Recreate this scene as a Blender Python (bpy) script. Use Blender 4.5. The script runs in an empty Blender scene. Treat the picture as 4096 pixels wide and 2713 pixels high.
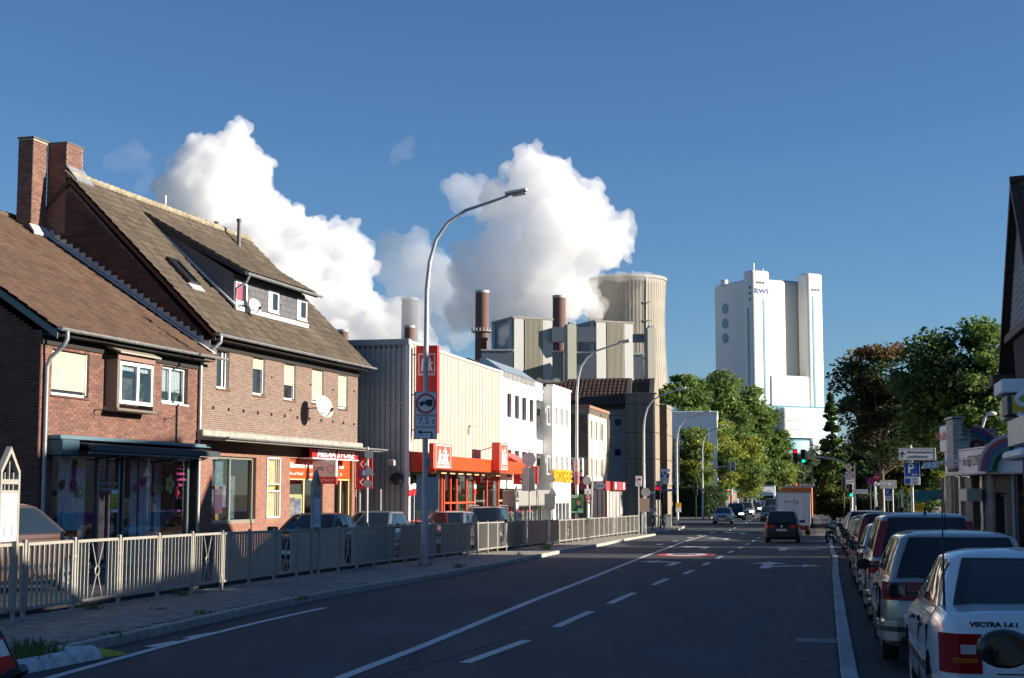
import bpy, bmesh, math, random
import numpy as np
from mathutils import Vector, Matrix, noise as mnoise
R = math.radians
RND = random.Random(7)
# ------------------------------------------------------------------ camera, world, sun
F, CX, CY, HZ, CH = 6074., 2048., 1356.5, 1978., 1.95      # the lens, in units of the 4096 px wide photograph
TH = math.atan((HZ - CY) / F); CT, ST = math.cos(TH), math.sin(TH)
sc = bpy.context.scene
COL = sc.collection
cd = bpy.data.cameras.new('camera'); cam = bpy.data.objects.new('camera', cd); COL.objects.link(cam)
cd.sensor_width = 36; cd.lens = 36 * F / 4096; cd.clip_start = .2; cd.clip_end = 20000
cam.location = (0, 0, CH); cam.rotation_euler = (R(90) + TH, 0, 0); sc.camera = cam
SUN_AZ, SUN_EL = 96., 18.
w = bpy.data.worlds.new('World'); sc.world = w; w.use_nodes = True
nt = w.node_tree; bg = nt.nodes['Background']
sk = nt.nodes.new('ShaderNodeTexSky'); sk.sky_type = 'NISHITA'; sk.sun_disc = False
sk.sun_elevation = R(SUN_EL); sk.sun_rotation = R(SUN_AZ)
sk.air_density = 1.0; sk.dust_density = 0.0; sk.ozone_density = 6.5; sk.altitude = 60
nt.links.new(sk.outputs[0], bg.inputs[0]); bg.inputs[1].default_value = .06
sl = bpy.data.lights.new('sun', 'SUN'); so = bpy.data.objects.new('sun', sl); COL.objects.link(so)
sl.energy = 5.0; sl.angle = R(.5); sl.color = (1, .89, .74)
sd = Vector((math.sin(R(SUN_AZ)) * math.cos(R(SUN_EL)), math.cos(R(SUN_AZ)) * math.cos(R(SUN_EL)), math.sin(R(SUN_EL))))
so.rotation_euler = sd.to_track_quat('Z', 'Y').to_euler()
sc.view_settings.view_transform = 'Standard'; sc.view_settings.look = 'None'
sc.view_settings.exposure = 1.0; sc.view_settings.gamma = 1
sc.render.engine = 'CYCLES'; sc.cycles.use_denoising = True
sc.cycles.max_bounces = 40; sc.cycles.diffuse_bounces = 5; sc.cycles.glossy_bounces = 5; sc.cycles.transmission_bounces = 6; sc.cycles.volume_bounces = 40; sc.cycles.volume_step_rate = 5; sc.cycles.transparent_max_bounces = 12
# ------------------------------------------------------------------ helpers: pixels, ground
GZ = [(-40, 0), (16, 0), (30, -.07), (50, -.27), (75, -.53), (100, -.66), (135, -.6), (200, -.45), (400, -.38), (5000, -.38)]
def lerp_tab(t, y):
 if y <= t[0][0]: a, b = t[0], t[1]
 elif y >= t[-1][0]: a, b = t[-2], t[-1]
 else:
  for a, b in zip(t, t[1:]):
   if y <= b[0]: break
 return a[1] + (b[1] - a[1]) * (y - a[0]) / (b[0] - a[0])
def gz(Y): return lerp_tab(GZ, min(max(Y, -40), 5000))
def ray(u, v):
 a = (u - CX) / F; b = (CY - v) / F
 y = CT - b * ST
 return a / y, (ST + b * CT) / y
def P(u, v, Y):
 x, z = ray(u, v); return Vector((x * Y, Y, CH + z * Y))
def G(u, v, off=0):
 x, z = ray(u, v); lo, hi = 3., 3000.
 for _ in range(50):
  m = (lo + hi) / 2
  if CH + z * m - gz(m) - off > 0: lo = m
  else: hi = m
 return Vector((x * lo, lo, gz(lo) + off))
def onG(X, Y, off=0): return Vector((X, Y, gz(Y) + off))
class Frame:
 """local frame: x along the street (azimuth az), y away from the street to the left, z up"""
 def __init__(s, o, az, z=None):
  s.o = Vector((o[0], o[1], gz(o[1]) if z is None else z)); s.az = az
  s.ex = Vector((math.sin(R(az)), math.cos(R(az)), 0)); s.ey = Vector((-s.ex.y, s.ex.x, 0))
  s.rot = R(90 - az)
 def hit(s, u, v, p=(0, 0, 0), n=(0, 1, 0)):
  """the point of a local plane (through p, normal n) that shows at a pixel"""
  x, z = ray(u, v); d = Vector((x, 1, z)); o = Vector((0, 0, CH)) - s.o
  lo = Vector((o.dot(s.ex), o.dot(s.ey), o.z)); ld = Vector((d.dot(s.ex), d.dot(s.ey), d.z))
  n = Vector(n); t = (Vector(p) - lo).dot(n) / ld.dot(n)
  return lo + ld * t
 def W(s, x, y, z): return s.o + s.ex * x + s.ey * y + Vector((0, 0, z))
 def root(s, name, label, cat, group=None): return thing(name, label, cat, s.o, s.rot, group)
# ------------------------------------------------------------------ helpers: materials
def lin(c):
 return tuple(((x / 255) / 12.92 if x / 255 <= .04045 else ((x / 255 + .055) / 1.055) ** 2.4) for x in c)
MATS = {}
def mat(name, col=(.5, .5, .5), rough=.6, metal=0, var=0, vscale=3., bump=0, bscale=40., pieces=0, spec=.5, coat=0, emit=None, es=1., col2=None, trans=0, streak=0, coords='Object', speck=0):
 if name in MATS: return MATS[name]
 m = bpy.data.materials.new(name); MATS[name] = m; m.use_nodes = True
 n = m.node_tree; N = n.nodes; L = n.links; b = N['Principled BSDF']
 b.inputs['Base Color'].default_value = (*col, 1); b.inputs['Roughness'].default_value = rough
 b.inputs['Metallic'].default_value = metal; b.inputs['Specular IOR Level'].default_value = spec
 if coat: b.inputs['Coat Weight'].default_value = coat; b.inputs['Coat Roughness'].default_value = .03
 if trans: b.inputs['Transmission Weight'].default_value = trans
 if emit: b.inputs['Emission Color'].default_value = (*emit, 1); b.inputs['Emission Strength'].default_value = es
 src = None
 tc = N.new('ShaderNodeTexCoord') if (var or bump or streak) else None
 if var or col2:
  no = N.new('ShaderNodeTexNoise'); no.inputs['Scale'].default_value = vscale; no.inputs['Detail'].default_value = 6
  no.inputs['Roughness'].default_value = .65
  if tc: L.new(tc.outputs[coords], no.inputs['Vector'])
  mx = N.new('ShaderNodeMix'); mx.data_type = 'RGBA'
  c2 = col2 if col2 else tuple(max(0, c * (1 - var)) for c in col)
  c1 = col if col2 else tuple(min(1, c * (1 + var)) for c in col)
  mx.inputs['A'].default_value = (*c2, 1); mx.inputs['B'].default_value = (*c1, 1)
  rp = N.new('ShaderNodeMapRange'); rp.inputs[1].default_value = .32; rp.inputs[2].default_value = .68
  L.new(no.outputs[0], rp.inputs[0]); L.new(rp.outputs[0], mx.inputs['Factor']); src = mx.outputs['Result']
 if streak:
  mp = N.new('ShaderNodeMapping'); mp.inputs['Scale'].default_value = (2.2, 2.2, .12); L.new(tc.outputs[coords], mp.inputs[0])
  n2 = N.new('ShaderNodeTexNoise'); n2.inputs['Scale'].default_value = 2.; n2.inputs['Detail'].default_value = 5; L.new(mp.outputs[0], n2.inputs['Vector'])
  r2 = N.new('ShaderNodeMapRange'); r2.inputs[1].default_value = .35; r2.inputs[2].default_value = .75
  r2.inputs[3].default_value = 1; r2.inputs[4].default_value = 1 - streak; L.new(n2.outputs[0], r2.inputs[0])
  hs = N.new('ShaderNodeHueSaturation'); L.new(r2.outputs[0], hs.inputs['Value'])
  if src: L.new(src, hs.inputs['Color'])
  else: hs.inputs['Color'].default_value = (*col, 1)
  src = hs.outputs[0]
 if speck:
  n5 = N.new('ShaderNodeTexNoise'); n5.inputs['Scale'].default_value = 26; n5.inputs['Detail'].default_value = 3; L.new(tc.outputs[coords], n5.inputs['Vector'])
  m5 = N.new('ShaderNodeMapping'); m5.inputs['Rotation'].default_value = (0, 0, R(12)); m5.inputs['Scale'].default_value = (1.1, .03, 1); L.new(tc.outputs[coords], m5.inputs[0])
  n6 = N.new('ShaderNodeTexNoise'); n6.inputs['Scale'].default_value = 1.; n6.inputs['Detail'].default_value = 4; L.new(m5.outputs[0], n6.inputs['Vector'])
  a5 = N.new('ShaderNodeMath'); a5.operation = 'ADD'; L.new(n5.outputs[0], a5.inputs[0]); L.new(n6.outputs[0], a5.inputs[1])
  r5 = N.new('ShaderNodeMapRange'); r5.inputs[1].default_value = .65; r5.inputs[2].default_value = 1.35; r5.inputs[3].default_value = 1 - speck; r5.inputs[4].default_value = 1 + speck; L.new(a5.outputs[0], r5.inputs[0])
  h5 = N.new('ShaderNodeHueSaturation'); L.new(r5.outputs[0], h5.inputs['Value']); L.new(src, h5.inputs['Color']); src = h5.outputs[0]
 if pieces:   # every piece (brick, tile, stone) its own tone
  oi = N.new('ShaderNodeObjectInfo'); ge = N.new('ShaderNodeNewGeometry')
  ad = N.new('ShaderNodeMath'); ad.operation = 'ADD'; L.new(oi.outputs['Random'], ad.inputs[0]); L.new(ge.outputs['Random Per Island'], ad.inputs[1])
  fr = N.new('ShaderNodeMath'); fr.operation = 'FRACT'; L.new(ad.outputs[0], fr.inputs[0])
  r3 = N.new('ShaderNodeMapRange'); r3.inputs[3].default_value = 1 - pieces; r3.inputs[4].default_value = 1 + pieces; L.new(fr.outputs[0], r3.inputs[0])
  h3 = N.new('ShaderNodeHueSaturation'); L.new(r3.outputs[0], h3.inputs['Value'])
  r4 = N.new('ShaderNodeMapRange'); r4.inputs[3].default_value = .492; r4.inputs[4].default_value = .512; 
  m7 = N.new('ShaderNodeMath'); m7.operation = 'MULTIPLY'; m7.inputs[1].default_value = 7.31; L.new(fr.outputs[0], m7.inputs[0])
  f7 = N.new('ShaderNodeMath'); f7.operation = 'FRACT'; L.new(m7.outputs[0], f7.inputs[0]); L.new(f7.outputs[0], r4.inputs[0]); L.new(r4.outputs[0], h3.inputs['Hue'])
  if src: L.new(src, h3.inputs['Color'])
  else: h3.inputs['Color'].default_value = (*col, 1)
  src = h3.outputs[0]
 if src: L.new(src, b.inputs['Base Color'])
 if bump:
  nb = N.new('ShaderNodeTexNoise'); nb.inputs['Scale'].default_value = bscale; nb.inputs['Detail'].default_value = 5
  L.new(tc.outputs[coords], nb.inputs['Vector'])
  bp = N.new('ShaderNodeBump'); bp.inputs['Strength'].default_value = bump; bp.inputs['Distance'].default_value = .02
  L.new(nb.outputs[0], bp.inputs['Height']); L.new(bp.outputs[0], b.inputs['Normal'])
 return m
# ------------------------------------------------------------------ helpers: geometry
class MB:
 def __init__(s): s.v = []; s.f = []; s.m = []
 def add(s, vs, fs, mi=0, M=None):
  k = len(s.v)
  if M is not None: vs = [M @ Vector(p) for p in vs]
  s.v += [tuple(p) for p in vs]; s.f += [tuple(i + k for i in f) for f in fs]; s.m += [mi] * len(fs); return s
 def box(s, x0, x1, y0, y1, z0, z1, mi=0, M=None):
  vs = [(x, y, z) for z in (z0, z1) for y in (y0, y1) for x in (x0, x1)]
  return s.add(vs, [(0, 2, 3, 1), (4, 5, 7, 6), (0, 1, 5, 4), (2, 6, 7, 3), (0, 4, 6, 2), (1, 3, 7, 5)], mi, M)
 def cbox(s, c, d, mi=0, M=None):
  return s.box(c[0] - d[0] / 2, c[0] + d[0] / 2, c[1] - d[1] / 2, c[1] + d[1] / 2, c[2] - d[2] / 2, c[2] + d[2] / 2, mi, M)
 def bbox(s, x0, x1, y0, y1, z0, z1, b=.02, mi=0, M=None):
  """box with its twelve edges cut back"""
  vs = []
  X, Y, Z = (x0, x1), (y0, y1), (z0, z1); sg = (1, -1)
  for i in (0, 1):
   for j in (0, 1):
    for k in (0, 1):
     x, y, z = X[i], Y[j], Z[k]; bx, by, bz = sg[i] * b, sg[j] * b, sg[k] * b
     vs += [(x, y + by, z + bz), (x + bx, y, z + bz), (x + bx, y + by, z)]
  bm = bmesh.new(); [bm.verts.new(p) for p in vs]; r = bmesh.ops.convex_hull(bm, input=bm.verts)
  bmesh.ops.dissolve_limit(bm, angle_limit=.02, verts=bm.verts, edges=bm.edges)
  bm.verts.index_update(); s.add([v.co.copy() for v in bm.verts], [[v.index for v in f.verts] for f in bm.faces], mi, M); bm.free(); return s
 def poly(s, pts, mi=0, M=None): return s.add(pts, [tuple(range(len(pts)))], mi, M)
 def prism(s, pts, d, mi=0, M=None):
  """closed solid: 3d outline pts swept by the vector d"""
  n = len(pts); d = Vector(d); a = [Vector(p) for p in pts]
  nr = Vector((0, 0, 0))
  for i in range(n): nr += a[i].cross(a[(i + 1) % n])
  if nr.dot(d) > 0: a.reverse()
  vs = a + [p + d for p in a]
  fs = [tuple(range(n)), tuple(range(2 * n - 1, n - 1, -1))] + [(i, i + n, (i + 1) % n + n, (i + 1) % n) for i in range(n)]
  return s.add(vs, fs, mi, M)
 def tube(s, pts, r, n=8, mi=0, M=None, caps=True):
  pts = [Vector(p) for p in pts]; rs = r if isinstance(r, (list, tuple)) else [r] * len(pts); vs = []; up = None
  for i, p in enumerate(pts):
   t = (pts[min(i + 1, len(pts) - 1)] - pts[max(i - 1, 0)]).normalized()
   if up is None: up = Vector((0, 0, 1)) if abs(t.z) < .9 else Vector((1, 0, 0))
   a = t.cross(up).normalized(); b = t.cross(a).normalized(); up = -b if False else up
   if a.length < .1: a = Vector((1, 0, 0)); b = t.cross(a)
   for k in range(n):
    q = 2 * math.pi * k / n; vs.append(p + (a * math.cos(q) + b * math.sin(q)) * rs[i])
  fs = [(i * n + k, i * n + (k + 1) % n, (i + 1) * n + (k + 1) % n, (i + 1) * n + k) for i in range(len(pts) - 1) for k in range(n)]
  if caps: fs += [tuple(range(n - 1, -1, -1)), tuple(range((len(pts) - 1) * n, len(pts) * n))]
  return s.add(vs, fs, mi, M)
 def lathe(s, prof, n=24, mi=0, M=None, caps=True):
  vs = [(r * math.cos(2 * math.pi * k / n), r * math.sin(2 * math.pi * k / n), z) for r, z in prof for k in range(n)]
  fs = [(i * n + k, i * n + (k + 1) % n, (i + 1) * n + (k + 1) % n, (i + 1) * n + k) for i in range(len(prof) - 1) for k in range(n)]
  if caps: fs += [tuple(range(n - 1, -1, -1)), tuple(range((len(prof) - 1) * n, len(prof) * n))]
  return s.add(vs, fs, mi, M)
 def ball(s, c, r, n=10, mi=0, M=None):
  r = r if isinstance(r, (list, tuple)) else (r, r, r); k = n // 2 + 1
  vs = [(c[0] + r[0] * math.cos(2 * math.pi * i / n) * math.sin(math.pi * j / k), c[1] + r[1] * math.sin(2 * math.pi * i / n) * math.sin(math.pi * j / k), c[2] - r[2] * math.cos(math.pi * j / k)) for j in range(1, k) for i in range(n)]
  b = len(vs); vs += [(c[0], c[1], c[2] - r[2]), (c[0], c[1], c[2] + r[2])]
  fs = [(j * n + i, j * n + (i + 1) % n, (j + 1) * n + (i + 1) % n, (j + 1) * n + i) for j in range(k - 2) for i in range(n)]
  fs += [((i + 1) % n, i, b) for i in range(n)] + [((k - 2) * n + i, (k - 2) * n + (i + 1) % n, b + 1) for i in range(n)]
  return s.add(vs, fs, mi, M)
 def mesh(s, name, mats, smooth=None):
  me = bpy.data.meshes.new(name); me.from_pydata(s.v, [], s.f)
  for m in (mats if isinstance(mats, (list, tuple)) else [mats]): me.materials.append(m)
  if any(s.m): me.polygons.foreach_set('material_index', s.m)
  if smooth is not None:
   me.polygons.foreach_set('use_smooth', [True] * len(me.polygons)); me.set_sharp_from_angle(angle=R(smooth))
  me.update(); return me
 def build(s, name, mats, parent=None, smooth=None):
  return link(name, s.mesh(name, mats, smooth), parent)
def link(name, me, parent=None):
 o = bpy.data.objects.new(name, me); COL.objects.link(o)
 if parent is not None: o.parent = parent
 return o
def thing(name, label, cat, loc=(0, 0, 0), rot=0, group=None):
 o = bpy.data.objects.new(name, None); COL.objects.link(o); o.empty_display_size = .3
 o.location = loc; o.rotation_euler = (0, 0, rot); return tag(o, label, cat, group)
def tag(o, label=None, cat=None, group=None, kind=None):
 if label: o['label'] = label
 if cat: o['category'] = cat
 if group: o['group'] = group
 if kind: o['kind'] = kind
 return o
def struct(name, mb, m, smooth=None, label=None):
 o = mb.build(name, m, None, smooth); o['kind'] = 'structure'
 if label: o['label'] = label
 return o
CHILD = {}
def dup(o, parent=None):
 c = o.copy(); COL.objects.link(c)
 if parent is not None: c.parent = parent
 for ch in o.children: dup(ch, c)
 return c
def place(root, loc, rot=None, label=None, group=None):
 root.location = loc
 if rot is not None: root.rotation_euler = (0, 0, rot)
 if label: root['label'] = label
 if group: root['group'] = group
 return root
def replicate(name, base, mats, Ms, parent, limit=300, smooth=None, far=None):
 """pieces: the nearest `limit` as objects sharing one mesh, the rest joined into one part"""
 bv = np.array(base.v); PM = parent.matrix_basis if parent is not None else Matrix()
 cp = Vector((0, 0, CH))
 Ms = sorted(Ms, key=lambda M: ((PM @ M).translation - cp).length)
 me = base.mesh(name, mats, smooth)
 for M in Ms[:limit]:
  o = link(name, me, parent); o.matrix_basis = M
 rest = Ms[limit:]
 if rest:
  A = np.array([np.array(M) for M in rest]); h = np.c_[bv, np.ones(len(bv))]
  V = np.einsum('nij,kj->nki', A, h)[:, :, :3].reshape(-1, 3)
  mb = MB(); k = len(bv); n2 = bpy.data.meshes.new(name)
  fs = [tuple(i + k * q for i in f) for q in range(len(rest)) for f in base.f]
  n2.from_pydata(V.tolist(), [], fs)
  for m in (mats if isinstance(mats, (list, tuple)) else [mats]): n2.materials.append(m)
  if smooth is not None: n2.polygons.foreach_set('use_smooth', [True] * len(fs)); n2.set_sharp_from_angle(angle=R(smooth))
  o = link(far or (name + '_field'), n2, parent); o['kind'] = 'stuff'
def text(s, size, m, parent, M, depth=.004, name='lettering', font_w=1., align='CENTER', shear=0, offset=0):
 cu = bpy.data.curves.new('t', 'FONT'); cu.body = s; cu.size = size; cu.extrude = depth / 2; cu.align_x = align; cu.align_y = 'CENTER'
 cu.shear = shear; cu.offset = offset; cu.resolution_u = 2
 t = bpy.data.objects.new('t', cu)
 me = bpy.data.meshes.new_from_object(t)
 bpy.data.objects.remove(t); me.materials.clear(); me.materials.append(m)
 me.transform(Matrix.Diagonal((font_w, 1, 1, 1)))
 o = link(name, me, parent); o.matrix_basis = M; return o
def XF(x, y, z, rz=0, rx=0, ry=0): return Matrix.Translation((x, y, z)) @ Matrix.Rotation(rz, 4, 'Z') @ Matrix.Rotation(ry, 4, 'Y') @ Matrix.Rotation(rx, 4, 'X')
# facing matrices for text on the facade of a left-side frame (reads along +x, faces -y)
def FACE(x, y, z, s=1): return Matrix.Translation((x, y, z)) @ Matrix.Rotation(R(90), 4, 'X') @ Matrix.Scale(s, 4)
# ------------------------------------------------------------------ materials
M_ASPH = mat('asphalt', (.046, .053, .062), .8, var=.3, vscale=.3, speck=.4, bump=.5, bscale=60)
M_ASPH2 = mat('parking_asphalt', (.042, .045, .05), .85, var=.3, speck=.4, vscale=.5, bump=.5, bscale=60)
M_PAVE = mat('paving', (.27, .25, .22), .85, var=.18, vscale=1.2, bump=.3, bscale=30)
M_PAVER = mat('paver', (.24, .225, .20), .85, var=.15, vscale=3, pieces=.22, bump=.3, bscale=30)
M_JOINT = mat('sand_joint', (.10, .09, .07), .9, var=.3, vscale=4)
M_KERB = mat('kerb_concrete', (.36, .34, .30), .85, var=.22, vscale=4, pieces=.14, bump=.3)
M_KERBW = mat('kerb_light', (.4, .41, .41), .8, var=.25, vscale=5, pieces=.14, bump=.3)
M_GUTTER = mat('gutter_stone', (.075, .074, .072), .85, var=.22, vscale=2.5, bump=.3)
M_PAINT = mat('road_paint', (.6, .6, .58), .7, var=.18, vscale=6)
M_REDP = mat('road_paint_red', (.55, .06, .06), .7, var=.15, vscale=4)
M_EARTH = mat('earth', (.10, .085, .06), .95, var=.3, vscale=.2)
M_BRICK1 = mat('brick_red', (.175, .08, .06), .85, var=.18, vscale=1.6, pieces=.28, bump=.3)
M_BRICK2 = mat('brick_brown', (.185, .12, .095), .85, var=.12, vscale=1.6, pieces=.2, bump=.3)
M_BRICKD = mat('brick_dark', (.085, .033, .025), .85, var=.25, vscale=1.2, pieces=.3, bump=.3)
M_MORT = mat('mortar', (.40, .36, .31), .9, var=.12, vscale=5)
M_MORTD = mat('mortar_dark', (.14, .12, .10), .9, var=.2, vscale=5)
M_TILE1 = mat('roof_tile_brown', (.115, .068, .045), .8, var=.2, vscale=.8, pieces=.24, bump=.4, bscale=25)
M_TILE2 = mat('roof_tile_moss', (.105, .08, .056), .85, var=.3, vscale=.6, pieces=.3, bump=.4, bscale=25)
M_BATTEN = mat('roof_under', (.06, .045, .03), .9)
M_ZINC = mat('zinc', (.42, .44, .45), .45, .55, var=.15, vscale=4)
M_ZINCD = mat('zinc_weathered', (.25, .27, .28), .6, .3, var=.2, vscale=3)
M_LEAD = mat('flashing_white', (.62, .62, .62), .6, .2, var=.2, vscale=5)
M_WHITE = mat('white_pvc', (.8, .8, .79), .35)
M_SHUT = mat('shutter_cream', (.52, .46, .35), .5)
M_SHUTL = mat('shutter_gap', (.45, .40, .30), .6)
M_GLASS = mat('window_glass', (.02, .025, .03), .03, spec=.9)
M_CURT = mat('curtain', (.75, .74, .70), .9, var=.12, vscale=20)
M_DARK = mat('dark_interior', (.015, .014, .013), .9)
M_BLACK = mat('black_plastic', (.02, .02, .022), .45)
M_SLATE = mat('slate', (.10, .10, .11), .6, var=.15, pieces=.2)
M_RED = mat('sign_red', (.62, .02, .02), .4)
M_ORANGE = mat('orange_red_panel', (.62, .07, .012), .4, var=.05, vscale=1)
M_METAL = mat('galvanised', (.45, .46, .46), .45, .5, var=.12, vscale=5)
M_POLE = mat('lamp_pole_steel', (.46, .47, .47), .5, .35, var=.15, vscale=3)
M_FENCE = mat('fence_beige', (.36, .34, .295), .5, .15, var=.1, vscale=8)
M_WHITEW = mat('render_white', (.82, .81, .78), .8, var=.04, vscale=.6, streak=.06)
M_CREAM = mat('render_cream', (.6, .55, .45), .8, var=.06, vscale=.6, streak=.08)
M_PLASTER = mat('smooth_plaster_pink', (.42, .19, .14), .8, var=.12, vscale=2, streak=.1)
M_TXTK = mat('lettering_black', (.02, .02, .02), .5)
M_TXTW = mat('lettering_white', (.85, .85, .85), .5)
M_TXTR = mat('lettering_red', (.6, .03, .03), .5)
M_BLUE = mat('sign_blue', (.02, .09, .42), .4)
M_SIGNW = mat('sign_white', (.8, .8, .8), .45)
M_SIGNB = mat('sign_back_grey', (.42, .42, .42), .5, .3, var=.1)
M_BARK = mat('bark', (.10, .075, .05), .95, var=.3, vscale=4, bump=.5, bscale=20)
M_TIMBER = mat('brown_wood', (.10, .055, .035), .7, var=.2, vscale=6)
# ------------------------------------------------------------------ ground, road, pavements
YS = [-30, -10, 0, 5, 10, 16, 20, 25, 30, 35, 40, 45, 50, 55, 60, 65, 70, 75, 80, 85, 90, 95, 100, 105, 110, 115, 120, 125, 130, 135, 140, 150, 160, 170, 185, 200, 230, 260, 300, 350, 400, 500, 700, 1000]
RK = [(-30, -6.1), (0, .15), (16.5, 3.5), (23.6, 4.95), (40.8, 8.5), (54.3, 11.35), (91.9, 18.9), (129, 26.1), (200, 40), (400, 79.5), (1000, 196)]
LK = [(-30, -10.2), (0, -7.7), (16.6, -5.75), (22.3, -4.88), (27.3, -4.15), (31.8, -3.3), (39.3, -1.75), (55.7, 1.11), (62, 2.1), (70.5, 3.75), (83.1, 6.08), (92.6, 8.15), (97, 9.1), (105, 9.9), (109, 11.8), (123, 14.1), (130, 15.3), (160, 20.9), (200, 29), (400, 68.5), (1000, 185)]
def RKx(y): return lerp_tab(RK, y)
def LKx(y): return lerp_tab(LK, y)
def sheet(name, fl, fr, off, m, ys, structure=True, thick=0):
 mb = MB(); vs = []
 for y in ys: vs += [(fl(y), y, gz(y) + off), (fr(y), y, gz(y) + off)]
 n = len(ys); mb.add(vs, [(2 * i, 2 * i + 1, 2 * i + 3, 2 * i + 2) for i in range(n - 1)])
 if thick:
  for s in (0, 1):
   q = []
   for i in range(n): q += [vs[2 * i + s], (vs[2 * i + s][0], vs[2 * i + s][1], vs[2 * i + s][2] - thick)]
   mb.add(q, [(2 * i, 2 * i + 1, 2 * i + 3, 2 * i + 2) for i in range(n - 1)])
  for i in (0, n - 1):
   a, b = vs[2 * i], vs[2 * i + 1]; mb.poly([a, b, (b[0], b[1], b[2] - thick), (a[0], a[1], a[2] - thick)])
 return struct(name, mb, m)
ysub = lambda a, b: [a] + [y for y in YS if a < y < b] + [b]
mb = MB(); yy = [-400] + YS + [2000, 6000]
for i, y in enumerate(yy): mb.v += [(-4000, y, gz(y) - .01), (4000, y, gz(y) - .01)]
mb.f = [(2 * i, 2 * i + 1, 2 * i + 3, 2 * i + 2) for i in range(len(yy) - 1)]; mb.m = [0] * len(mb.f)
struct('ground', mb, M_EARTH)
sheet('road', LKx, RKx, 0.0, M_ASPH, YS)
sheet('road', lambda y: LKx(y) - 45, LKx, 0.0, M_ASPH, [124, 130, 136, 142, 150, 158])          # side street
gl = [(-30, -7.2), (0, -.95), (16.5, 2.5), (23.6, 3.95), (34, 6.25), (50.4, 9.9), (92, 18.3), (129, 25.6), (200, 39.4)]
sheet('gutter_strip', lambda y: lerp_tab(gl, y), lambda y: RKx(y) - .02, .004, M_GUTTER, ysub(-30, 200))
sheet('parking_lane', lambda y: RKx(y) + .19, lambda y: RKx(y) + 2.75, .012, M_ASPH2, ysub(-30, 300))
sheet('pavement_right', lambda y: RKx(y) + 2.75, lambda y: RKx(y) + 9, .10, M_PAVE, ysub(-30, 400), thick=.12)
# left pavement along the railing, with pavers near the camera
FL = [(-30, -15.5), (0, -10.9), (22.8, -7.35), (24.4, -7.08), (27.4, -6.52), (30.7, -5.98), (36.5, -5.0), (44.4, -3.5), (54.7, -1.45), (64.5, .6), (75.8, 3.08), (90.5, 6.33), (98, 8.1), (110, 10.9)]
FLx = lambda y: lerp_tab(FL, y)
sheet('pavement_left', lambda y: FLx(y) - .55, lambda y: LKx(y) - .16, .105, M_PAVE, ysub(34, 97), thick=.12)
pb = sheet('pavement_left', lambda y: FLx(y) - .55, lambda y: LKx(y) - .16, .085, M_JOINT, ysub(-30, 34), thick=.1)
Ms = []
y = 15.
while y < 34:
 tx = (FLx(y + .5) - FLx(y)) / .5; a = math.atan(-tx) * .55
 x = FLx(y) - .5; row = int(y / .155)
 x += .1 * (row % 2)
 while x < LKx(y) - .40:
  Ms.append(Matrix.Translation((x + .1, y, gz(y) + .09 + RND.uniform(0, .006))) @ Matrix.Rotation(RND.uniform(-.02, .02), 4, 'Z')); x += .205
 y += .155
b = MB().box(-.099, .099, -.074, .074, -.05, .016); b.f = b.f[1:]; b.m = b.m[1:]
replicate('paver', b, M_PAVER, Ms, pb, far='paver_field')
# parking strip in front of the left shops and its pavement
sheet('parking_left', lambda y: FLx(y) - 6.5 if y < 60 else FLx(y) - 5.2, lambda y: FLx(y) - .57, .19, M_ASPH2, ysub(-30, 97), thick=.25)
sheet('pavement_left', lambda y: FLx(y) - 16, lambda y: (FLx(y) - 6.5 if y < 60 else FLx(y) - 5.2) - .02, .25, M_PAVE, ysub(-30, 104), thick=.1)
sheet('pavement_left', lambda y: LKx(y) - 24, lambda y: LKx(y) - .14, .10, M_PAVE, ysub(160, 400), thick=.12)
sheet('pavement_left', lambda y: LKx(y) - 14, lambda y: LKx(y) - .14, .10, M_PAVE, [104.2, 106, 109, 113, 118, 123], thick=.12)
def kerb_run(name, fx, y0, y1, m, wdt, hgt, step=1., side=-1, z0=-.08):
 mb = MB()
 par = bpy.data.objects.new(name, None); COL.objects.link(par); par['kind'] = 'structure'
 base = MB().bbox(-wdt / 2, wdt / 2, -step / 2 + .006, step / 2 - .006, z0, hgt, .012)
 Ms = []; y = y0
 while y < y1:
  x = fx(y); x2 = fx(y + .5); a = math.atan2(x2 - x, .5)
  Ms.append(Matrix.Translation((x + side * wdt / 2, y, gz(y) + RND.uniform(-.004, .004))) @ Matrix.Rotation(-a + RND.uniform(-.01, .01), 4, 'Z')); y += step * math.cos(a)
 replicate('kerb_stone', base, m, Ms, par); return par
kerb_run('kerb_left', LKx, 8, 97, M_KERB, .17, .125)
kerb_run('kerb_left', LKx, 105, 123, M_KERB, .17, .125)
kerb_run('kerb_left', LKx, 160, 190, M_KERB, .17, .125)
kerb_run('kerb_right', lambda y: RKx(y) + .02, 8, 100, M_KERBW, .18, .035, side=1)
kerb_run('kerb_right', lambda y: RKx(y) + 2.72, 8, 90, M_KERB, .14, .115, side=1)
# ---- markings, each laid on the road
mk = bpy.data.objects.new('road_markings', None); COL.objects.link(mk); mk['kind'] = 'structure'
def decal(px, m=M_PAINT, off=.008, name='marking'):
 mb = MB(); pts = [G(u, v) for u, v in px]; mb.poly([(p.x, p.y, p.z + off) for p in pts])
 bm = None; return mb.build(name, m, mk)
def line(tab, wd, m=M_PAINT, name='lane_line', off=.008):
 mb = MB(); vs = []
 for i, (y, x) in enumerate(tab):
  a = tab[max(0, i - 1)]; b = tab[min(len(tab) - 1, i + 1)]; d = Vector((b[1] - a[1], b[0] - a[0])).normalized()
  vs += [(x - d.y * wd / 2, y + d.x * wd / 2, gz(y) + off), (x + d.y * wd / 2, y - d.x * wd / 2, gz(y) + off)]
 mb.add(vs, [(2 * i, 2 * i + 1, 2 * i + 3, 2 * i + 2) for i in range(len(tab) - 1)]); return mb.build(name, m, mk)
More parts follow.
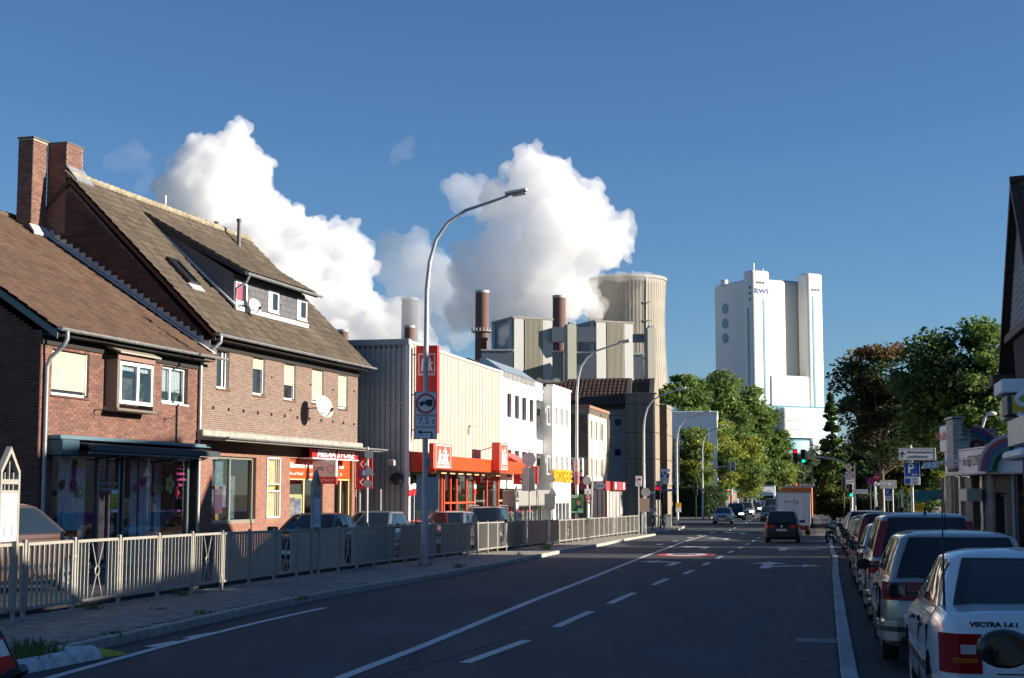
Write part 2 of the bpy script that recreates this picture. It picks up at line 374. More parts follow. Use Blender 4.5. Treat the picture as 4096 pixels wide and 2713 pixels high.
def dens(tab, step=4.):
 out = []; y = tab[0][0]
 while y < tab[-1][0]: out.append((y, lerp_tab(tab, y))); y += step
 return out + [tab[-1]]
line(dens([(4, -4.0), (16.5, -1.83), (20.2, -1.14), (27, .01), (36.1, 1.55), (56.4, 4.85), (80.4, 8.9), (97, 12.3)]), .15)
line(dens([(8, -5.75), (16.5, -4.93), (20.5, -4.48), (23.6, -4.03), (27.3, -3.32)], 2), .13)
line([(15.8, -6.9), (16.2, -3.2)], .12)
DL = [(14, -1.75), (18.4, -.56), (21.2, .16), (24, .72), (26.8, 1.33), (29.5, 1.92), (32.8, 2.6), (35.6, 3.2), (38.9, 3.87), (44.15, 5.0), (60, 8.15), (80, 12.2), (97, 15.7)]
y = 15.2
for (ya, yb) in [(18.0, 20.9), (23.1, 26.4), (28.4, 31.9), (35.2, 38.4), (41.2, 43.9), (47.5, 50.2), (54.2, 57.3), (61.5, 64.2), (68.5, 71.2), (75.5, 78.2), (82, 84.8), (88.6, 91.2)]:
 line([(t, lerp_tab(DL, t) + (.25 if t > 40 else .12)) for t in (ya, (ya + yb) / 2, yb)], .15, name='dash_line')
M_TAR = mat('tar_seam', (.018, .018, .02), .6)
line([(t, x - .32 + .05 * math.sin(t * .7)) for t, x in dens(DL, 1.5)], .035, M_TAR, 'tar_seam', .006)
CF = [(97, 13.2), (111, 15.8), (129, 19.4), (158, 24.9), (193, 31.5), (400, 72)]
y = 104.
while y < 260:
 line([(y, lerp_tab(CF, y)), (y + 3, lerp_tab(CF, y + 3))], .15, name='dash_line'); y += 6.3 if y < 125 else 9
for (u, v) in [(2640, 2178), (2700, 2166), (2760, 2152), (2800, 2142), (2850, 2131)]:
 p = G(u, v); line([(p.y - .9, p.x - .18), (p.y + .9, p.x + .18)], .3, name='dash_line')
for (u, v) in [(655, 2578), (800, 2544)]:
 p = G(u, v); line([(p.y - .4, p.x - .1), (p.y + .4, p.x + .1)], .16, name='dash_line')
def arrow_left(cx, cy, s=1.):
 """left-turn arrow painted on the lane; it reads from the driver's seat"""
 sh = [(-.0, 0), (.22, 0), (.22, 2.9), (-.55, 3.5), (-.55, 4.2), (-1.15, 3.2), (-.55, 2.2), (-.55, 2.75), (0, 2.3)]
 a = R(11.5); mb = MB()
 pts = [(cx + (x * math.cos(a) + yv * math.sin(a)) * s, cy + (-x * math.sin(a) + yv * math.cos(a)) * s) for x, yv in sh]
 mb.poly([(x, yv, gz(yv) + .012) for x, yv in pts]); mb.build('left_arrow', M_PAINT, mk)
def arrow_sr(cx, cy, s=1.):
 a = R(11.5); mb = MB()
 for sh in ([(-.12, 0), (.16, 0), (.16, 3.2), (.55, 3.2), (0, 4.9), (-.5, 3.2), (-.12, 3.2)], [(.17, 1.0), (.95, 1.7), (.95, 1.2), (1.5, 2.05), (.95, 2.9), (.95, 2.35), (.17, 1.75)]):
  pts = [(cx + (x * math.cos(a) + yv * math.sin(a)) * s, cy + (-x * math.sin(a) + yv * math.cos(a)) * s) for x, yv in sh]
  mb.poly([(x, yv, gz(yv) + .012) for x, yv in pts])
 mb.build('straight_right_arrow', M_PAINT, mk)
for (u, v) in [(2660, 2264), (2800, 2196), (2890, 2160), (2960, 2138)]:
 p = G(u, v); arrow_left(p.x, p.y, 1.1)
for (u, v) in [(3055, 2275), (3125, 2204)]:
 p = G(u, v); arrow_sr(p.x, p.y, 1.15)
# painted no-entry-for-trucks disc
pc = G(2744, 2220); mb = MB()
def ell(rx, ry, off, m, name):
 mb = MB(); a = R(11.5); pts = []
 for k in range(40):
  q = 2 * math.pi * k / 40; x, yv = rx * math.cos(q), ry * math.sin(q)
  X, Y = pc.x + x * math.cos(a) + yv * math.sin(a), pc.y - x * math.sin(a) + yv * math.cos(a); pts.append((X, Y, gz(Y) + off))
 mb.poly(pts); mb.build(name, m, mk)
ell(1.08, 2.6, .012, M_REDP, 'painted_red_disc'); ell(.78, 1.85, .016, M_PAINT, 'painted_white_disc')
M_PB = mat('road_paint_black', (.05, .05, .055), .7)
mb = MB(); mb.box(-.5, .12, -.55, .55, 0, .003); mb.box(.16, .42, -.5, .3, 0, .003)
o = mb.build('painted_truck_symbol', M_PB, mk); o.location = (pc.x, pc.y, gz(pc.y) + .019); o.rotation_euler = (0, 0, -R(11.5))
# drain in the gutter strip
dr = MB(); p = G(3290, 2568)
for k in range(9): dr.box(-.36, .36, -.2 + k * .05, -.175 + k * .05, 0, .012)
dr.box(-.4, .4, -.23, -.2, 0, .014); dr.box(-.4, .4, .23, .26, 0, .014)
o = dr.build('drain_grate', M_ZINCD); tag(o, 'iron drain grate set in the gutter strip beside the light kerb', 'drain'); o.location = (p.x + .02, p.y, p.z + .006); o.rotation_euler = (0, 0, -R(11.5))
# ------------------------------------------------------------------ builders for walls
def clear_glass(name, refl=.12, tint=(.82, .86, .88)):
 m = bpy.data.materials.new(name); m.use_nodes = True; N = m.node_tree.nodes; L = m.node_tree.links; N.remove(N['Principled BSDF'])
 t = N.new('ShaderNodeBsdfTransparent'); t.inputs[0].default_value = (*tint, 1); g = N.new('ShaderNodeBsdfGlossy'); g.inputs['Roughness'].default_value = .02
 x = N.new('ShaderNodeMixShader'); lw_ = N.new('ShaderNodeLayerWeight'); lw_.inputs[0].default_value = .5; pw_ = N.new('ShaderNodeMath'); pw_.operation = 'POWER'; pw_.inputs[1].default_value = 3.2; fz = N.new('ShaderNodeMath'); fz.operation = 'MULTIPLY_ADD'; fz.inputs[1].default_value = .75; fz.inputs[2].default_value = refl * .4
 L.new(lw_.outputs['Facing'], pw_.inputs[0]); L.new(pw_.outputs[0], fz.inputs[0]); L.new(fz.outputs[0], x.inputs[0]); L.new(t.outputs[0], x.inputs[1]); L.new(g.outputs[0], x.inputs[2]); L.new(x.outputs[0], N['Material Output'].inputs[0]); return m
M_CG = clear_glass('clear_pane'); M_CARG = clear_glass('car_glass_clear', tint=(.35, .42, .45))
def wall_boxes(mb, x0, x1, z0, z1, holes, y0, y1, mi=0, M=None):
 zs = sorted({z0, z1} | {h[2] for h in holes if z0 < h[2] < z1} | {h[3] for h in holes if z0 < h[3] < z1})
 for a, b in zip(zs, zs[1:]):
  iv = [(x0, x1)]
  for h in holes:
   if h[2] < b - 1e-6 and h[3] > a + 1e-6:
    iv = [q for p in iv for q in ((p[0], min(p[1], h[0])), (max(p[0], h[1]), p[1])) if q[1] - q[0] > 1e-4]
  for p in iv: mb.box(p[0], p[1], y0, y1, a, b, mi, M)
 return mb
def brick_rows(x0, x1, z0, z1, holes=(), lim=None, bl=.25, bh=.077, M=None):
 """placements of bricks in running bond on a wall in the local x-z plane facing -y"""
 out = []; r = 0; z = z0
 M = M or Matrix()
 while z + bh <= z1 + .01:
  a, b = (x0, x1) if lim is None else lim(z + bh / 2)
  iv = [(a, b)] if b > a else []
  for h in holes:
   if h[2] < z + bh - .015 and h[3] > z + .015:
    iv = [q for p in iv for q in ((p[0], min(p[1], h[0])), (max(p[0], h[1]), p[1])) if q[1] - q[0] > .03]
  off = (r % 2) * bl / 2
  for p in iv:
   k = math.floor((p[0] - off) / bl); x = k * bl + off
   while x < p[1]:
    xa, xb = max(x, p[0]), min(x + bl, p[1])
    if xb - xa > .04: out.append(M @ Matrix.Translation(((xa + xb) / 2, RND.uniform(-.002, .002), z + bh / 2)) @ Matrix.Diagonal((xb - xa - .012, 1, min(1, bh / .077) - (.03 if bh < .07 else 0), 1)))
    x += bl
  z += bh; r += 1
 return out
BRICK = MB().box(-.5, .5, -.012, .02, -.0315, .0315); BRICK.f = [BRICK.f[i] for i in (0, 1, 2, 4, 5)]; BRICK.m = [0] * 5
def tile_base(wd=.30, ln=.40):
 mb = MB(); n = 6; vs = []
 for e, (s, zz) in enumerate(((0, .05), (ln, .018))):
  for i in range(n + 1):
   t = i / n; h = .028 * (math.sin(t * 2 * math.pi - 1.2) * .5 + .5)
   vs.append(((t - .5) * wd * 1.02, s, zz + h))
 vs += [(v[0], 0, v[2] - .028) for v in vs[:n + 1]]
 fs = [(i, i + 1, n + 2 + i, n + 1 + i) for i in range(n)] + [(2 * n + 2 + i, 2 * n + 3 + i, i + 1, i) for i in range(n)]
 return mb.add(vs, fs)
TILE = tile_base()
def tile_rows(o, ux, us, smax, lo, hi, wd=.30, course=.345, skip=None):
 """o: eave corner, ux: along the eave, us: up the slope"""
 ux = Vector(ux).normalized(); us = Vector(us).normalized(); un = ux.cross(us); out = []; r = 0; s = 0
 while s < smax:
  a, b = lo(s) if callable(lo) else lo, hi(s) if callable(hi) else hi
  k = math.ceil(a / wd); x = k * wd
  while x + wd / 2 < b:
   if x - wd / 2 > a - .1 and not (skip and skip(x, s)):
    p = Vector(o) + ux * x + us * s + un * RND.uniform(0, .008)
    m = Matrix((ux, us, un)).transposed().to_4x4(); m.translation = p
    out.append(m @ Matrix.Rotation(RND.uniform(-.012, .012), 4, 'Z'))
   x += wd
  s += course; r += 1
 return out
def window(par, x0, x1, z0, z1, y=.11, sashes=1, shut=0., fw=.065, frame=None, curtain=0, glass=None, name='window', mull=None, sill=None, open_=None, deep=.25):
 """frame with sash bars, pane and roller shutter; the wall opening is made by the wall"""
 frame = frame or M_WHITE; w_ = x1 - x0; mb = MB()
 if curtain: glass = glass or M_CG
 mb.box(x0, x0 + fw, y, y + .07, z0, z1); mb.box(x1 - fw, x1, y, y + .07, z0, z1)
 mb.box(x0 + fw, x1 - fw, y, y + .07, z0, z0 + fw * 1.1); mb.box(x0 + fw, x1 - fw, y, y + .07, z1 - fw, z1)
 for i in range(1, sashes):
  xc = x0 + w_ * (mull if mull and sashes == 2 else i / sashes); mb.box(xc - fw * .7, xc + fw * .7, y + .002, y + .068, z0 + fw * 1.1, z1 - fw)
 f = mb.build(name, frame, par)
 p = MB().box(x0 + fw * .8, x1 - fw * .8, y + .03, y + .04, z0 + fw * .8, z1 - fw * .8).build('pane', glass or M_GLASS, f)
 if curtain:
  c = MB(); n = max(4, int(w_ / .06)); zc = z1 - fw - (z1 - z0) * curtain
  vs = []
  for i in range(n + 1):
   xx = x0 + fw + (w_ - 2 * fw) * i / n; yy = y + .12 + .02 * math.sin(i * 2.1)
   vs += [(xx, yy, zc), (xx, yy, z1 - .02)]
  c.add(vs, [(2 * i, 2 * i + 2, 2 * i + 3, 2 * i + 1) for i in range(n)]); c.build('curtain', M_CURT, f)
  MB().box(x0, x1, y + .55, y + .56, z0, z1).build('room_back', mat('room_back', (.10, .085, .07), .9, var=.4, vscale=2), f)
 if shut > 0:
  s = MB(); zz = z1 - fw * .5; zb = z1 - (z1 - z0 - fw) * shut
  while zz > zb:
   s.add([(x0 + fw * .7, y - .02, zz), (x1 - fw * .7, y - .02, zz), (x1 - fw * .7, y - .034, zz - .045), (x0 + fw * .7, y - .034, zz - .045), (x0 + fw * .7, y - .018, zz - .05), (x1 - fw * .7, y - .018, zz - .05)], [(3, 2, 1, 0), (4, 5, 2, 3)]); zz -= .05
  s.build('shutter', M_SHUT, f)
  MB().box(x0 + .01, x0 + fw * .8, y - .05, y - .001, z0 + fw, z1).box(x1 - fw * .8, x1 - .01, y - .05, y - .001, z0 + fw, z1).build('shutter_rail', frame, f)
 if sill:
  MB().bbox(x0 - .03, x1 + .03, -.05, y - .002, z0 - .055, z0 - .004, .008).build('sill', sill, f)
 return f
def gutter(par, x0, x1, y, z, r=.075, m=None):
 mb = MB(); n = 8; vs = []
 for x in (x0, x1):
  for k in range(n + 1):
   a = math.pi * k / n; vs.append((x, y - r * math.cos(a), z - r * math.sin(a)))
 mb.add(vs, [(k, k + 1, n + 2 + k, n + 1 + k) for k in range(n)])
 mb.poly([vs[k] for k in range(n, -1, -1)]); mb.poly([vs[k + n + 1] for k in range(n + 1)])
 for i in range(1, int((x1 - x0) / .9)):
  xx = x0 + i * .9; mb.box(xx - .012, xx + .012, y - r - .008, y - r + .004, z - r * .7, z + .01)
 return mb.build('gutter', m or M_ZINC, par, 50)
# ================================================================== near brick house with the flower shop
H1 = Frame((-11.88, 38.14), 15.8, 0.)
L1 = 8.62
ZE1 = 6.1; YR1 = 6.4; ZR1 = 10.65; PT1 = math.atan((ZR1 - ZE1) / (YR1 + .5))
h1 = H1.root('brick_house', 'red brown brick house with a flower shop under a dark awning box', 'house')
def HX(Fm, u, y=0): return Fm.hit(u, 1700, (0, y, 0)).x
def HR(Fm, u0, u1, vt, vb, y=0):
 a = Fm.hit(u0, vt, (0, y, 0)); b = Fm.hit(u0, vb, (0, y, 0)); c = Fm.hit(u1, vt, (0, y, 0)); return [a.x, c.x, b.z, a.z]
w1 = HR(H1, 209, 358, 1393, 1578); w3 = HR(H1, 648, 752, 1460, 1608)
bay = HR(H1, 478, 616, 1440, 1628, -.38)
shop = [HX(H1, 215), HX(H1, 792), -.9, 3.12]
holes1 = [w1, w3, [bay[0] + .1, bay[1] - .1, bay[2] + .2, bay[3] - .1], shop]
wb = MB(); wall_boxes(wb, 0, L1, -1.5, ZE1 - .02, holes1, 0, .3)
body = wb.build('wall', M_MORTD, h1)
YB1 = 12.6
gb = MB()   # gable wall at the near end
gb.prism([(0, .3, -1.5), (0, .3, ZE1 - .3), (0, .0, ZE1 - .3), (0, YR1, ZR1 - .25), (0, YB1, ZE1), (0, YB1, -1.5)][0:6], (.3, 0, 0))
gb.build('gable_wall', M_MORTD, h1)
MB().box(.3, L1, YB1 - .3, YB1, -1.5, ZE1).build('rear_wall', M_MORTD, h1)
bl = brick_rows(0, L1, -.2, ZE1 - .14, holes1)
Mg = Matrix.Rotation(R(-90), 4, 'Z')
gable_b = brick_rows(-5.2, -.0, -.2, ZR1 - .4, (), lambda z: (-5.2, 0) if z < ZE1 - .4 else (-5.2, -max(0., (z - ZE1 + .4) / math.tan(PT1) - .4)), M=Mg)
replicate('brick', BRICK, M_BRICK1, bl, body); replicate('brick', BRICK, mat('brick_brown_dark', (.10, .042, .03), .85, var=.2, vscale=1.6, pieces=.28), gable_b, h1, 200)  # gable gets a darker copy of the facade brick, shade in the colour
window(h1, *w1, shut=.9, sill=M_BRICK1)
window(h1, *w3, sashes=2, curtain=.62, sill=M_WHITE, mull=.45)
# bay window box
by0 = -.38
bw = window(h1, bay[0] + .06, bay[1] - .02, bay[2] + .1, bay[3] - .02, y=by0, sashes=2, mull=.54, curtain=.12, fw=.09, name='bay_window')
b = MB(); b.box(bay[0] - .1, bay[0] + .04, by0 - .01, 0, bay[2] - .02, bay[3] + .02); b.box(bay[1] - .01, bay[1] + .04, by0 - .01, 0, bay[2] - .02, bay[3] + .02)
b.bbox(bay[0] - .18, bay[1] + .08, by0 - .1, -.002, bay[2] - .11, bay[2] - .03, .02)
b.build('bay_frame', mat('bay_brown', (.22, .19, .16), .5, .3), h1)
b = MB(); zt = bay[3] + .02
b.prism([(bay[0] - .2, 0, zt + .42), (bay[0] - .2, by0 - .16, zt + .2), (bay[0] - .2, by0 - .16, zt + .16), (bay[0] - .2, 0, zt + .34)], (bay[1] - bay[0] + .34, 0, 0))
b.build('bay_roof', mat('bay_cap', (.42, .39, .32), .5, .3), h1)
b = MB()
for k in range(14):
 xx = bay[0] - .1 + (bay[1] - bay[0] + .14) * k / 14; b.box(xx, xx + (bay[1] - bay[0] + .14) / 14 - .008, by0 - .03, by0 + .02, zt - .0, zt + .17)
b.build('bay_cladding', mat('bay_board', (.27, .16, .13), .6), h1)
# plants and nets behind the panes
M_LEAF = mat('house_plant_leaf', (.10, .28, .04), .5, var=.3)
def plant(Fm, x, y, z, h, n, lab, group=None, flower=None):
 b = MB(); b.lathe([(.05, 0), (.07, .12), (.065, .12)], 10)
 t = thing('pot_plant', lab, 'plant', Fm.W(x, y, z), Fm.rot, group)
 b.build('pot', mat('pot_terracotta', (.35, .13, .07), .7), t)
 r = random.Random(int(x * 100)); l = MB()
 for k in range(n):
  a = r.uniform(0, 6.28); q = r.uniform(.02, .17); zz = .12 + r.uniform(0, h); c = Vector((q * math.cos(a), q * math.sin(a) * .4, zz)); s = r.uniform(.03, .06)
  d = Vector((r.uniform(-1, 1), r.uniform(-1, 1), r.uniform(-.4, 1))).normalized(); e = d.cross(Vector((r.random(), r.random(), 1))).normalized()
  l.poly([c, c + d * s + e * s * .5, c + d * s * 2, c + d * s - e * s * .5], 1 if flower and r.random() < .3 else 0)
 l.build('foliage', [M_LEAF, flower or M_LEAF], t); l2 = MB(); l2.tube([(0, 0, .1), (.01, 0, .1 + h)], .006, 5); l2.build('stem', M_LEAF, t)
M_LILAC = mat('flower_lilac', (.5, .25, .5), .6)
zb_ = bay[2] + .2
plant(H1, bay[0] + .4, by0 + .2, zb_, .28, 60, 'flowering pot plant with lilac blossoms in the bay window', flower=M_LILAC)
plant(H1, bay[1] - .35, by0 + .2, zb_, .5, 80, 'tall green pot plant in the bay window of the brick house')
plant(H1, w3[0] + .3, .24, w3[2] + .09, .16, 40, 'low green pot plant behind the net curtains, at the left pane')
plant(H1, w3[1] - .35, .24, w3[2] + .09, .22, 50, 'bushy green pot plant behind the net curtains, at the right pane')
# roof
sl1 = math.hypot(YR1 + .5, ZR1 - ZE1)
us = Vector((0, math.cos(PT1), math.sin(PT1)))
rb = MB(); rb.prism([(-.05, -.48, ZE1 - .03), (-.05, YR1, ZR1 - .03), (-.05, YB1 + .4, ZE1 - .4), (-.05, YB1 + .4, ZE1 - .55), (-.05, YR1, ZR1 - .2), (-.05, -.48, ZE1 - .08)], (L1 + .05, 0, 0))
rf = rb.build('roof', M_BATTEN, h1)
t1 = tile_rows((0, -.52, ZE1 + .0), (1, 0, 0), us, sl1 + .05, -.1, L1 + .35)
t1 += tile_rows((L1, YR1 + 6.2, ZE1 + .3), (-1, 0, 0), (0, -math.cos(PT1), math.sin(PT1)), 6.5, .2, L1)[:0]
replicate('roof_tile', TILE, M_TILE1, t1, rf, smooth=40)
b = MB()
for k in range(26): b.tube([(k * .34 - .05, YR1, ZR1 + .03), (k * .34 + .3, YR1, ZR1 + .05)], [.10, .12], 8)
b.build('ridge_tile', M_TILE1, rf, 40)
MB().prism([(-.08, -.5, ZE1 - .06), (-.08, YR1, ZR1 - .06), (-.08, YR1, ZR1 - .25), (-.08, -.5, ZE1 - .25)], (.03, 0, 0)).build('verge_board', mat('verge_green', (.10, .17, .17), .6), rf)
gutter(h1, -.1, L1 + .5, -.6, ZE1 + .02)
MB().tube([(.22, -.6, ZE1 - .05), (.22, -.6, ZE1 - .25), (.2, -.5, ZE1 - .42), (.17, -.16, ZE1 - .72), (.15, -.09, ZE1 - .95), (.15, -.09, 0)], .055, 10).build('downpipe', M_ZINC, h1, 50)
MB().box(-.0, L1, -.44, .0, ZE1 - .13, ZE1 - .1).box(0, L1, -.05, -.014, ZE1 - .36, ZE1 - .131).build('soffit', mat('soffit_dark', (.02, .017, .015), .8), h1)  # soffit darkened and a near-black wall board added for the eave shadow
# chimney at the ridge against the taller house
def chimney(par, x0, x1, y0, y1, z0, z1, bm_, cap=True):
 c = MB().box(x0, x1, y0, y1, z0, z1).build('chimney', M_MORT, par)
 Ms = brick_rows(x0, x1, z0, z1, M=Matrix.Translation((0, y0, 0)))
 Ms += brick_rows(-y1, -y0, z0, z1, M=Matrix.Translation((x0, 0, 0)) @ Matrix.Rotation(R(-90), 4, 'Z'))
 replicate('chimney_brick', BRICK, bm_, Ms, c, 120)
 if cap: MB().bbox(x0 - .04, x1 + .04, y0 - .04, y1 + .04, z1, z1 + .06, .015).build('chimney_cap', M_MORTD, c)
 return c
cx0 = L1 - .86; cx1 = L1 - .08; cy0 = H1.hit(124, 900, (cx0, 0, 0), (1, 0, 0)).y; cy1 = H1.hit(64, 900, (cx0, 0, 0), (1, 0, 0)).y
cz1 = H1.hit(124, 553, (cx0, 0, 0), (1, 0, 0)).z; print('ch1', cy0, cy1, cz1)
chimney(h1, cx0, cx1, cy0, cy1, 8.8, cz1, M_BRICK1)
zq_ = ZE1 + (cy0 + .5) * math.tan(PT1); MB().prism([(cx0 - .12, cy0 - .2, zq_ - .02), (cx1 + .05, cy0 - .2, zq_ - .02), (cx1 + .05, cy0 - .0, zq_ + .26), (cx0 - .12, cy0 - .0, zq_ + .26)], (0, -.02, .06)).build('flashing', M_LEAD, h1)
# small things on the facade
for i, (u, v) in enumerate([(375, 1640), (655, 1675)]):
 p = H1.hit(u, v); b = MB(); b.tube([(0, 0, 0), (0, -.25, 0)], .012, 6); b.tube([(0, -.02, .03), (0, -.02, -.28)], .012, 6); b.tube([(0, -.25, 0), (.1, -.25, .06), (.22, -.26, .1)], .01, 6)
 o = b.build('flag_bracket', M_BLACK); o.location = H1.W(p.x, 0, p.z); o.rotation_euler = (0, 0, H1.rot)
 tag(o, ['small black iron bracket on the brick below the shuttered window', 'small black iron bracket on the brick below the netted window'][i], 'bracket')
# ---- flower shop front
fa = HR(H1, 190, 815, 1738, 1760, -.55); zf = 3.35
aw = H1.root('awning', 'long dark awning box over the flower shop front', 'awning')
M_AWN = mat('awning_blue', (.05, .10, .13), .5, .2); M_AWND = mat('awning_dark', (.03, .04, .045), .7)
MB().bbox(.35, L1 - .1, -.42, -.003, zf + .0, zf + .1, .01).build('ledge', mat('awning_ledge', (.13, .22, .26), .5, .3), aw)
MB().bbox(.36, 1.15, -.48, -.003, zf - .42, zf - .01, .02).build('cassette', M_AWN, aw)
b = MB(); b.prism([(1.16, -.02, zf - .02), (1.16, -.75, zf - .12), (1.16, -.8, zf - .28), (1.16, -.76, zf - .28), (1.16, -.7, zf - .16), (1.16, -.02, zf - .1)], (L1 - 1.3, 0, 0)); b.build('canvas', M_AWND, aw)
MB().tube([(1.2, -.72, zf - .33), (L1 - .25, -.72, zf - .33)], .03, 8).build('front_bar', M_ZINCD, aw)
b = MB()
for xx in (2.3, 3.4, 5.6, 7.2): b.tube([(xx, -.04, zf - .5), (xx + .8, -.5, zf - .36), (xx + .2, -.7, zf - .34)], .018, 6)
b.build('folding_arm', M_BLACK, aw)
# recess, floor, back wall, glazing
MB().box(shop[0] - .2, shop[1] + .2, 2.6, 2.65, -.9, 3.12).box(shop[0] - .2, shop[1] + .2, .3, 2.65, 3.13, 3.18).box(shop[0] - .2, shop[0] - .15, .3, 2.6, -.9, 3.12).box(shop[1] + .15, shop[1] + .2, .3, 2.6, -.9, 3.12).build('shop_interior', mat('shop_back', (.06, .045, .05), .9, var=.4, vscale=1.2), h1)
XS = [HX(H1, u, .12) for u in (232, 398, 425, 480, 495, 590, 760)]
fr = MB(); M_ALU = mat('shop_aluminium', (.16, .19, .21), .4, .5)
for xx in (shop[0] + .06, XS[1], XS[3], XS[4] + .05, shop[1] - .35): fr.box(xx - .05, xx + .05, .1, .2, -.9, 3.1)
fr.box(shop[0], shop[1], .11, .19, 2.95, 3.1); fr.box(shop[0], XS[1], .11, .19, -.9, .05); fr.box(XS[4], shop[1], .11, .19, -.9, .05); fr.box(XS[1], XS[3], .11, .19, 2.05, 2.12); fr.box(XS[1], XS[3], .11, .19, 2.22, 2.28)
fr.box(XS[1] + .5, XS[1] + .56, .11, .19, -.9, 3.); sf = fr.build('shop_front', M_ALU, h1)
for a, c in ((shop[0] + .11, XS[1] - .05), (XS[1] + .05, XS[3] - .05), (XS[4] + .1, shop[1] - .4)): MB().box(a, c, .145, .15, -.85, 2.95).build('pane', M_CG, sf)
MB().bbox(XS[4], shop[1] - .3, -.12, .1, -.02, .09, .01).build('shop_sill', M_ZINC, sf)
# white slatted screens inside the windows
M_SCR = mat('white_screen', (.8, .84, .88), .7, var=.1, vscale=3)
def screen(x0, x1, y, lab, n):
 b = MB()
 for k in range(n): xx = x0 + (x1 - x0) * k / n; b.box(xx + .006, xx + (x1 - x0) / n - .006, y + (k % 2) * .01, y + .03 + (k % 2) * .01, -.9, 2.9)
 o = b.build('window_screen', M_SCR); o.location = H1.o; o.rotation_euler = (0, 0, H1.rot); tag(o, lab, 'screen')
U = lambda u, y=.22: HX(H1, u, y)
screen(U(238), U(322), .2, 'white board screen behind the shop pane, next to the brown car', 7)
screen(U(322), U(358), .28, 'narrow blue white panel behind the first shop pane', 2)
screen(U(528), U(556), .22, 'slim white screen just right of the shop door', 2)
screen(U(562), U(610), .2, 'broad white screen behind the second shop pane', 5)
screen(U(628), U(655), .25, 'white strip screen under the red vase sticker', 2)
# window stickers and hung cut-out flowers
def blossom(Fm, u, v, r, c, lab, y=.13, hole=None, n=5):
 p = Fm.hit(u, v, (0, y, 0)); b = MB(); pts = []
 for k in range(n * 8):
  a = 2 * math.pi * k / (n * 8); q = r * (.62 + .38 * abs(math.cos(a * n / 2))); pts.append((p.x + q * math.cos(a), y, p.z + q * math.sin(a)))
 b.prism(pts, (0, -.008, 0))
 t = Fm.root('window_flower', lab, 'decoration', 'flower cut-outs in the flower shop window'); b.build('petals', c, t)
 b = MB(); pts = [(p.x + r * .24 * math.cos(k * .7854), y - .01, p.z + r * .24 * math.sin(k * .7854)) for k in range(8)]; b.prism(pts, (0, -.006, 0)); b.build('centre', hole or M_BLACK, t)
Y_ = mat('cut_yellow', (.42, .36, .12), .7); RR = mat('cut_red', (.38, .015, .05), .7); MG = mat('cut_magenta', (.45, .02, .16), .7); OR = mat('cut_orange', (.5, .17, .08), .7); GN = mat('cut_green', (.06, .22, .06), .7)
blossom(H1, 320, 1970, .17, Y_, 'yellow cut-out flower on the first shop pane', hole=M_SIGNW)
blossom(H1, 678, 1938, .30, Y_, 'large pale yellow cut-out flower with a dark centre, second pane')
blossom(H1, 704, 1972, .2, RR, 'dark red cut-out flower low beside the large yellow one')
blossom(H1, 576, 1928, .16, MG, 'magenta cut-out flower on the broad white screen')
blossom(H1, 621, 1952, .18, OR, 'salmon cut-out flower under the second vase sticker')
blossom(H1, 640, 1952, .17, GN, 'green cut-out flower beside the salmon one')
blossom(H1, 296, 1940, .16, RR, 'dark red cut-out flower below the first vase sticker')
blossom(H1, 250, 1938, .14, mat('cut_brown', (.18, .03, .03), .7), 'brown red cut-out flower near the left frame', n=7)
blossom(H1, 302, 1853, .12, GN, 'green leafy cut-out above the first vase sticker')
blossom(H1, 545, 1952, .12, RR, 'small dark red cut-out flower on the slim screen', n=3)
blossom(H1, 408, 1982, .15, RR, 'red cut-out flower behind the glass of the shop door')
for u, v, lab in ((298, 1900, 'red tulip-shaped vase sticker on the first shop pane'), (640, 1905, 'red tulip-shaped vase sticker on the second shop pane')):
 p = H1.hit(u, v, (0, .13, 0)); pts = []
 for k in range(24):
  a = 2 * math.pi * k / 24; pts.append((p.x + .13 * math.cos(a) * (.55 + .45 * math.sin(a)), .13, p.z + .3 * math.sin(a) - .02))
 o = MB().prism(pts, (0, -.006, 0)).build('vase_sticker', MG); o.location = H1.o; o.rotation_euler = (0, 0, H1.rot); tag(o, lab, 'sticker')
tp = H1.root('shop_lettering', 'pink and white lettering stuck on the flower shop panes', 'lettering')
M_PINK = mat('lettering_pink', (.5, .05, .28), .6); M_LB = mat('lettering_pale', (.45, .65, .75), .6)
for (u, v, s, sz, m, sh) in [(320, 1836, 'Blumen mit Herz', .17, M_LB, 0), (650, 1850, 'Blumen mit Herz', .17, M_LB, 0), (410, 1866, 'Brautstr' + chr(228) + 'u' + chr(223) + 'e und mehr', .12, M_PINK, 0), (415, 1890, 'Geschenke', .12, M_PINK, 0), (420, 1915, 'Trauerfloristik', .12, M_PINK, 0), (425, 1940, 'Dekorationen', .12, M_PINK, 0),
  (722, 1872, 'Brautstr' + chr(228) + 'u' + chr(223) + 'e', .12, M_PINK, 0), (722, 1895, 'Geschenke', .12, M_PINK, 0), (722, 1918, 'Trauerfloristik', .12, M_PINK, 0), (722, 1940, 'Deko', .12, M_PINK, 0), (360, 2058, 'Bestellservice', .16, M_PINK, 0), (375, 2082, '83 73 74 0', .2, M_PINK, 0), (300, 1965, 'Floristik', .16, M_PINK, 0), (690, 2042, 'Bestellservice', .16, M_PINK, 0), (665, 2070, 'Tel. 837', .18, M_PINK, 0)]:
 p = H1.hit(u, v, (0, .13, 0)); text(s, sz, m, tp, FACE(p.x, .135, p.z), .002)
nt_ = H1.root('notice', 'yellow and white notice stuck on the flower shop door', 'notice'); q = HR(H1, 445, 473, 1961, 2050, .1)
MB().box(q[0], q[1], .09, .1, q[2], q[3]).build('sheet', M_SIGNW, nt_); MB().box(q[0], q[1], .085, .0895, q[2] + .09, q[3] - .1).build('yellow_field', mat('notice_yellow', (.55, .45, .02), .6), nt_)
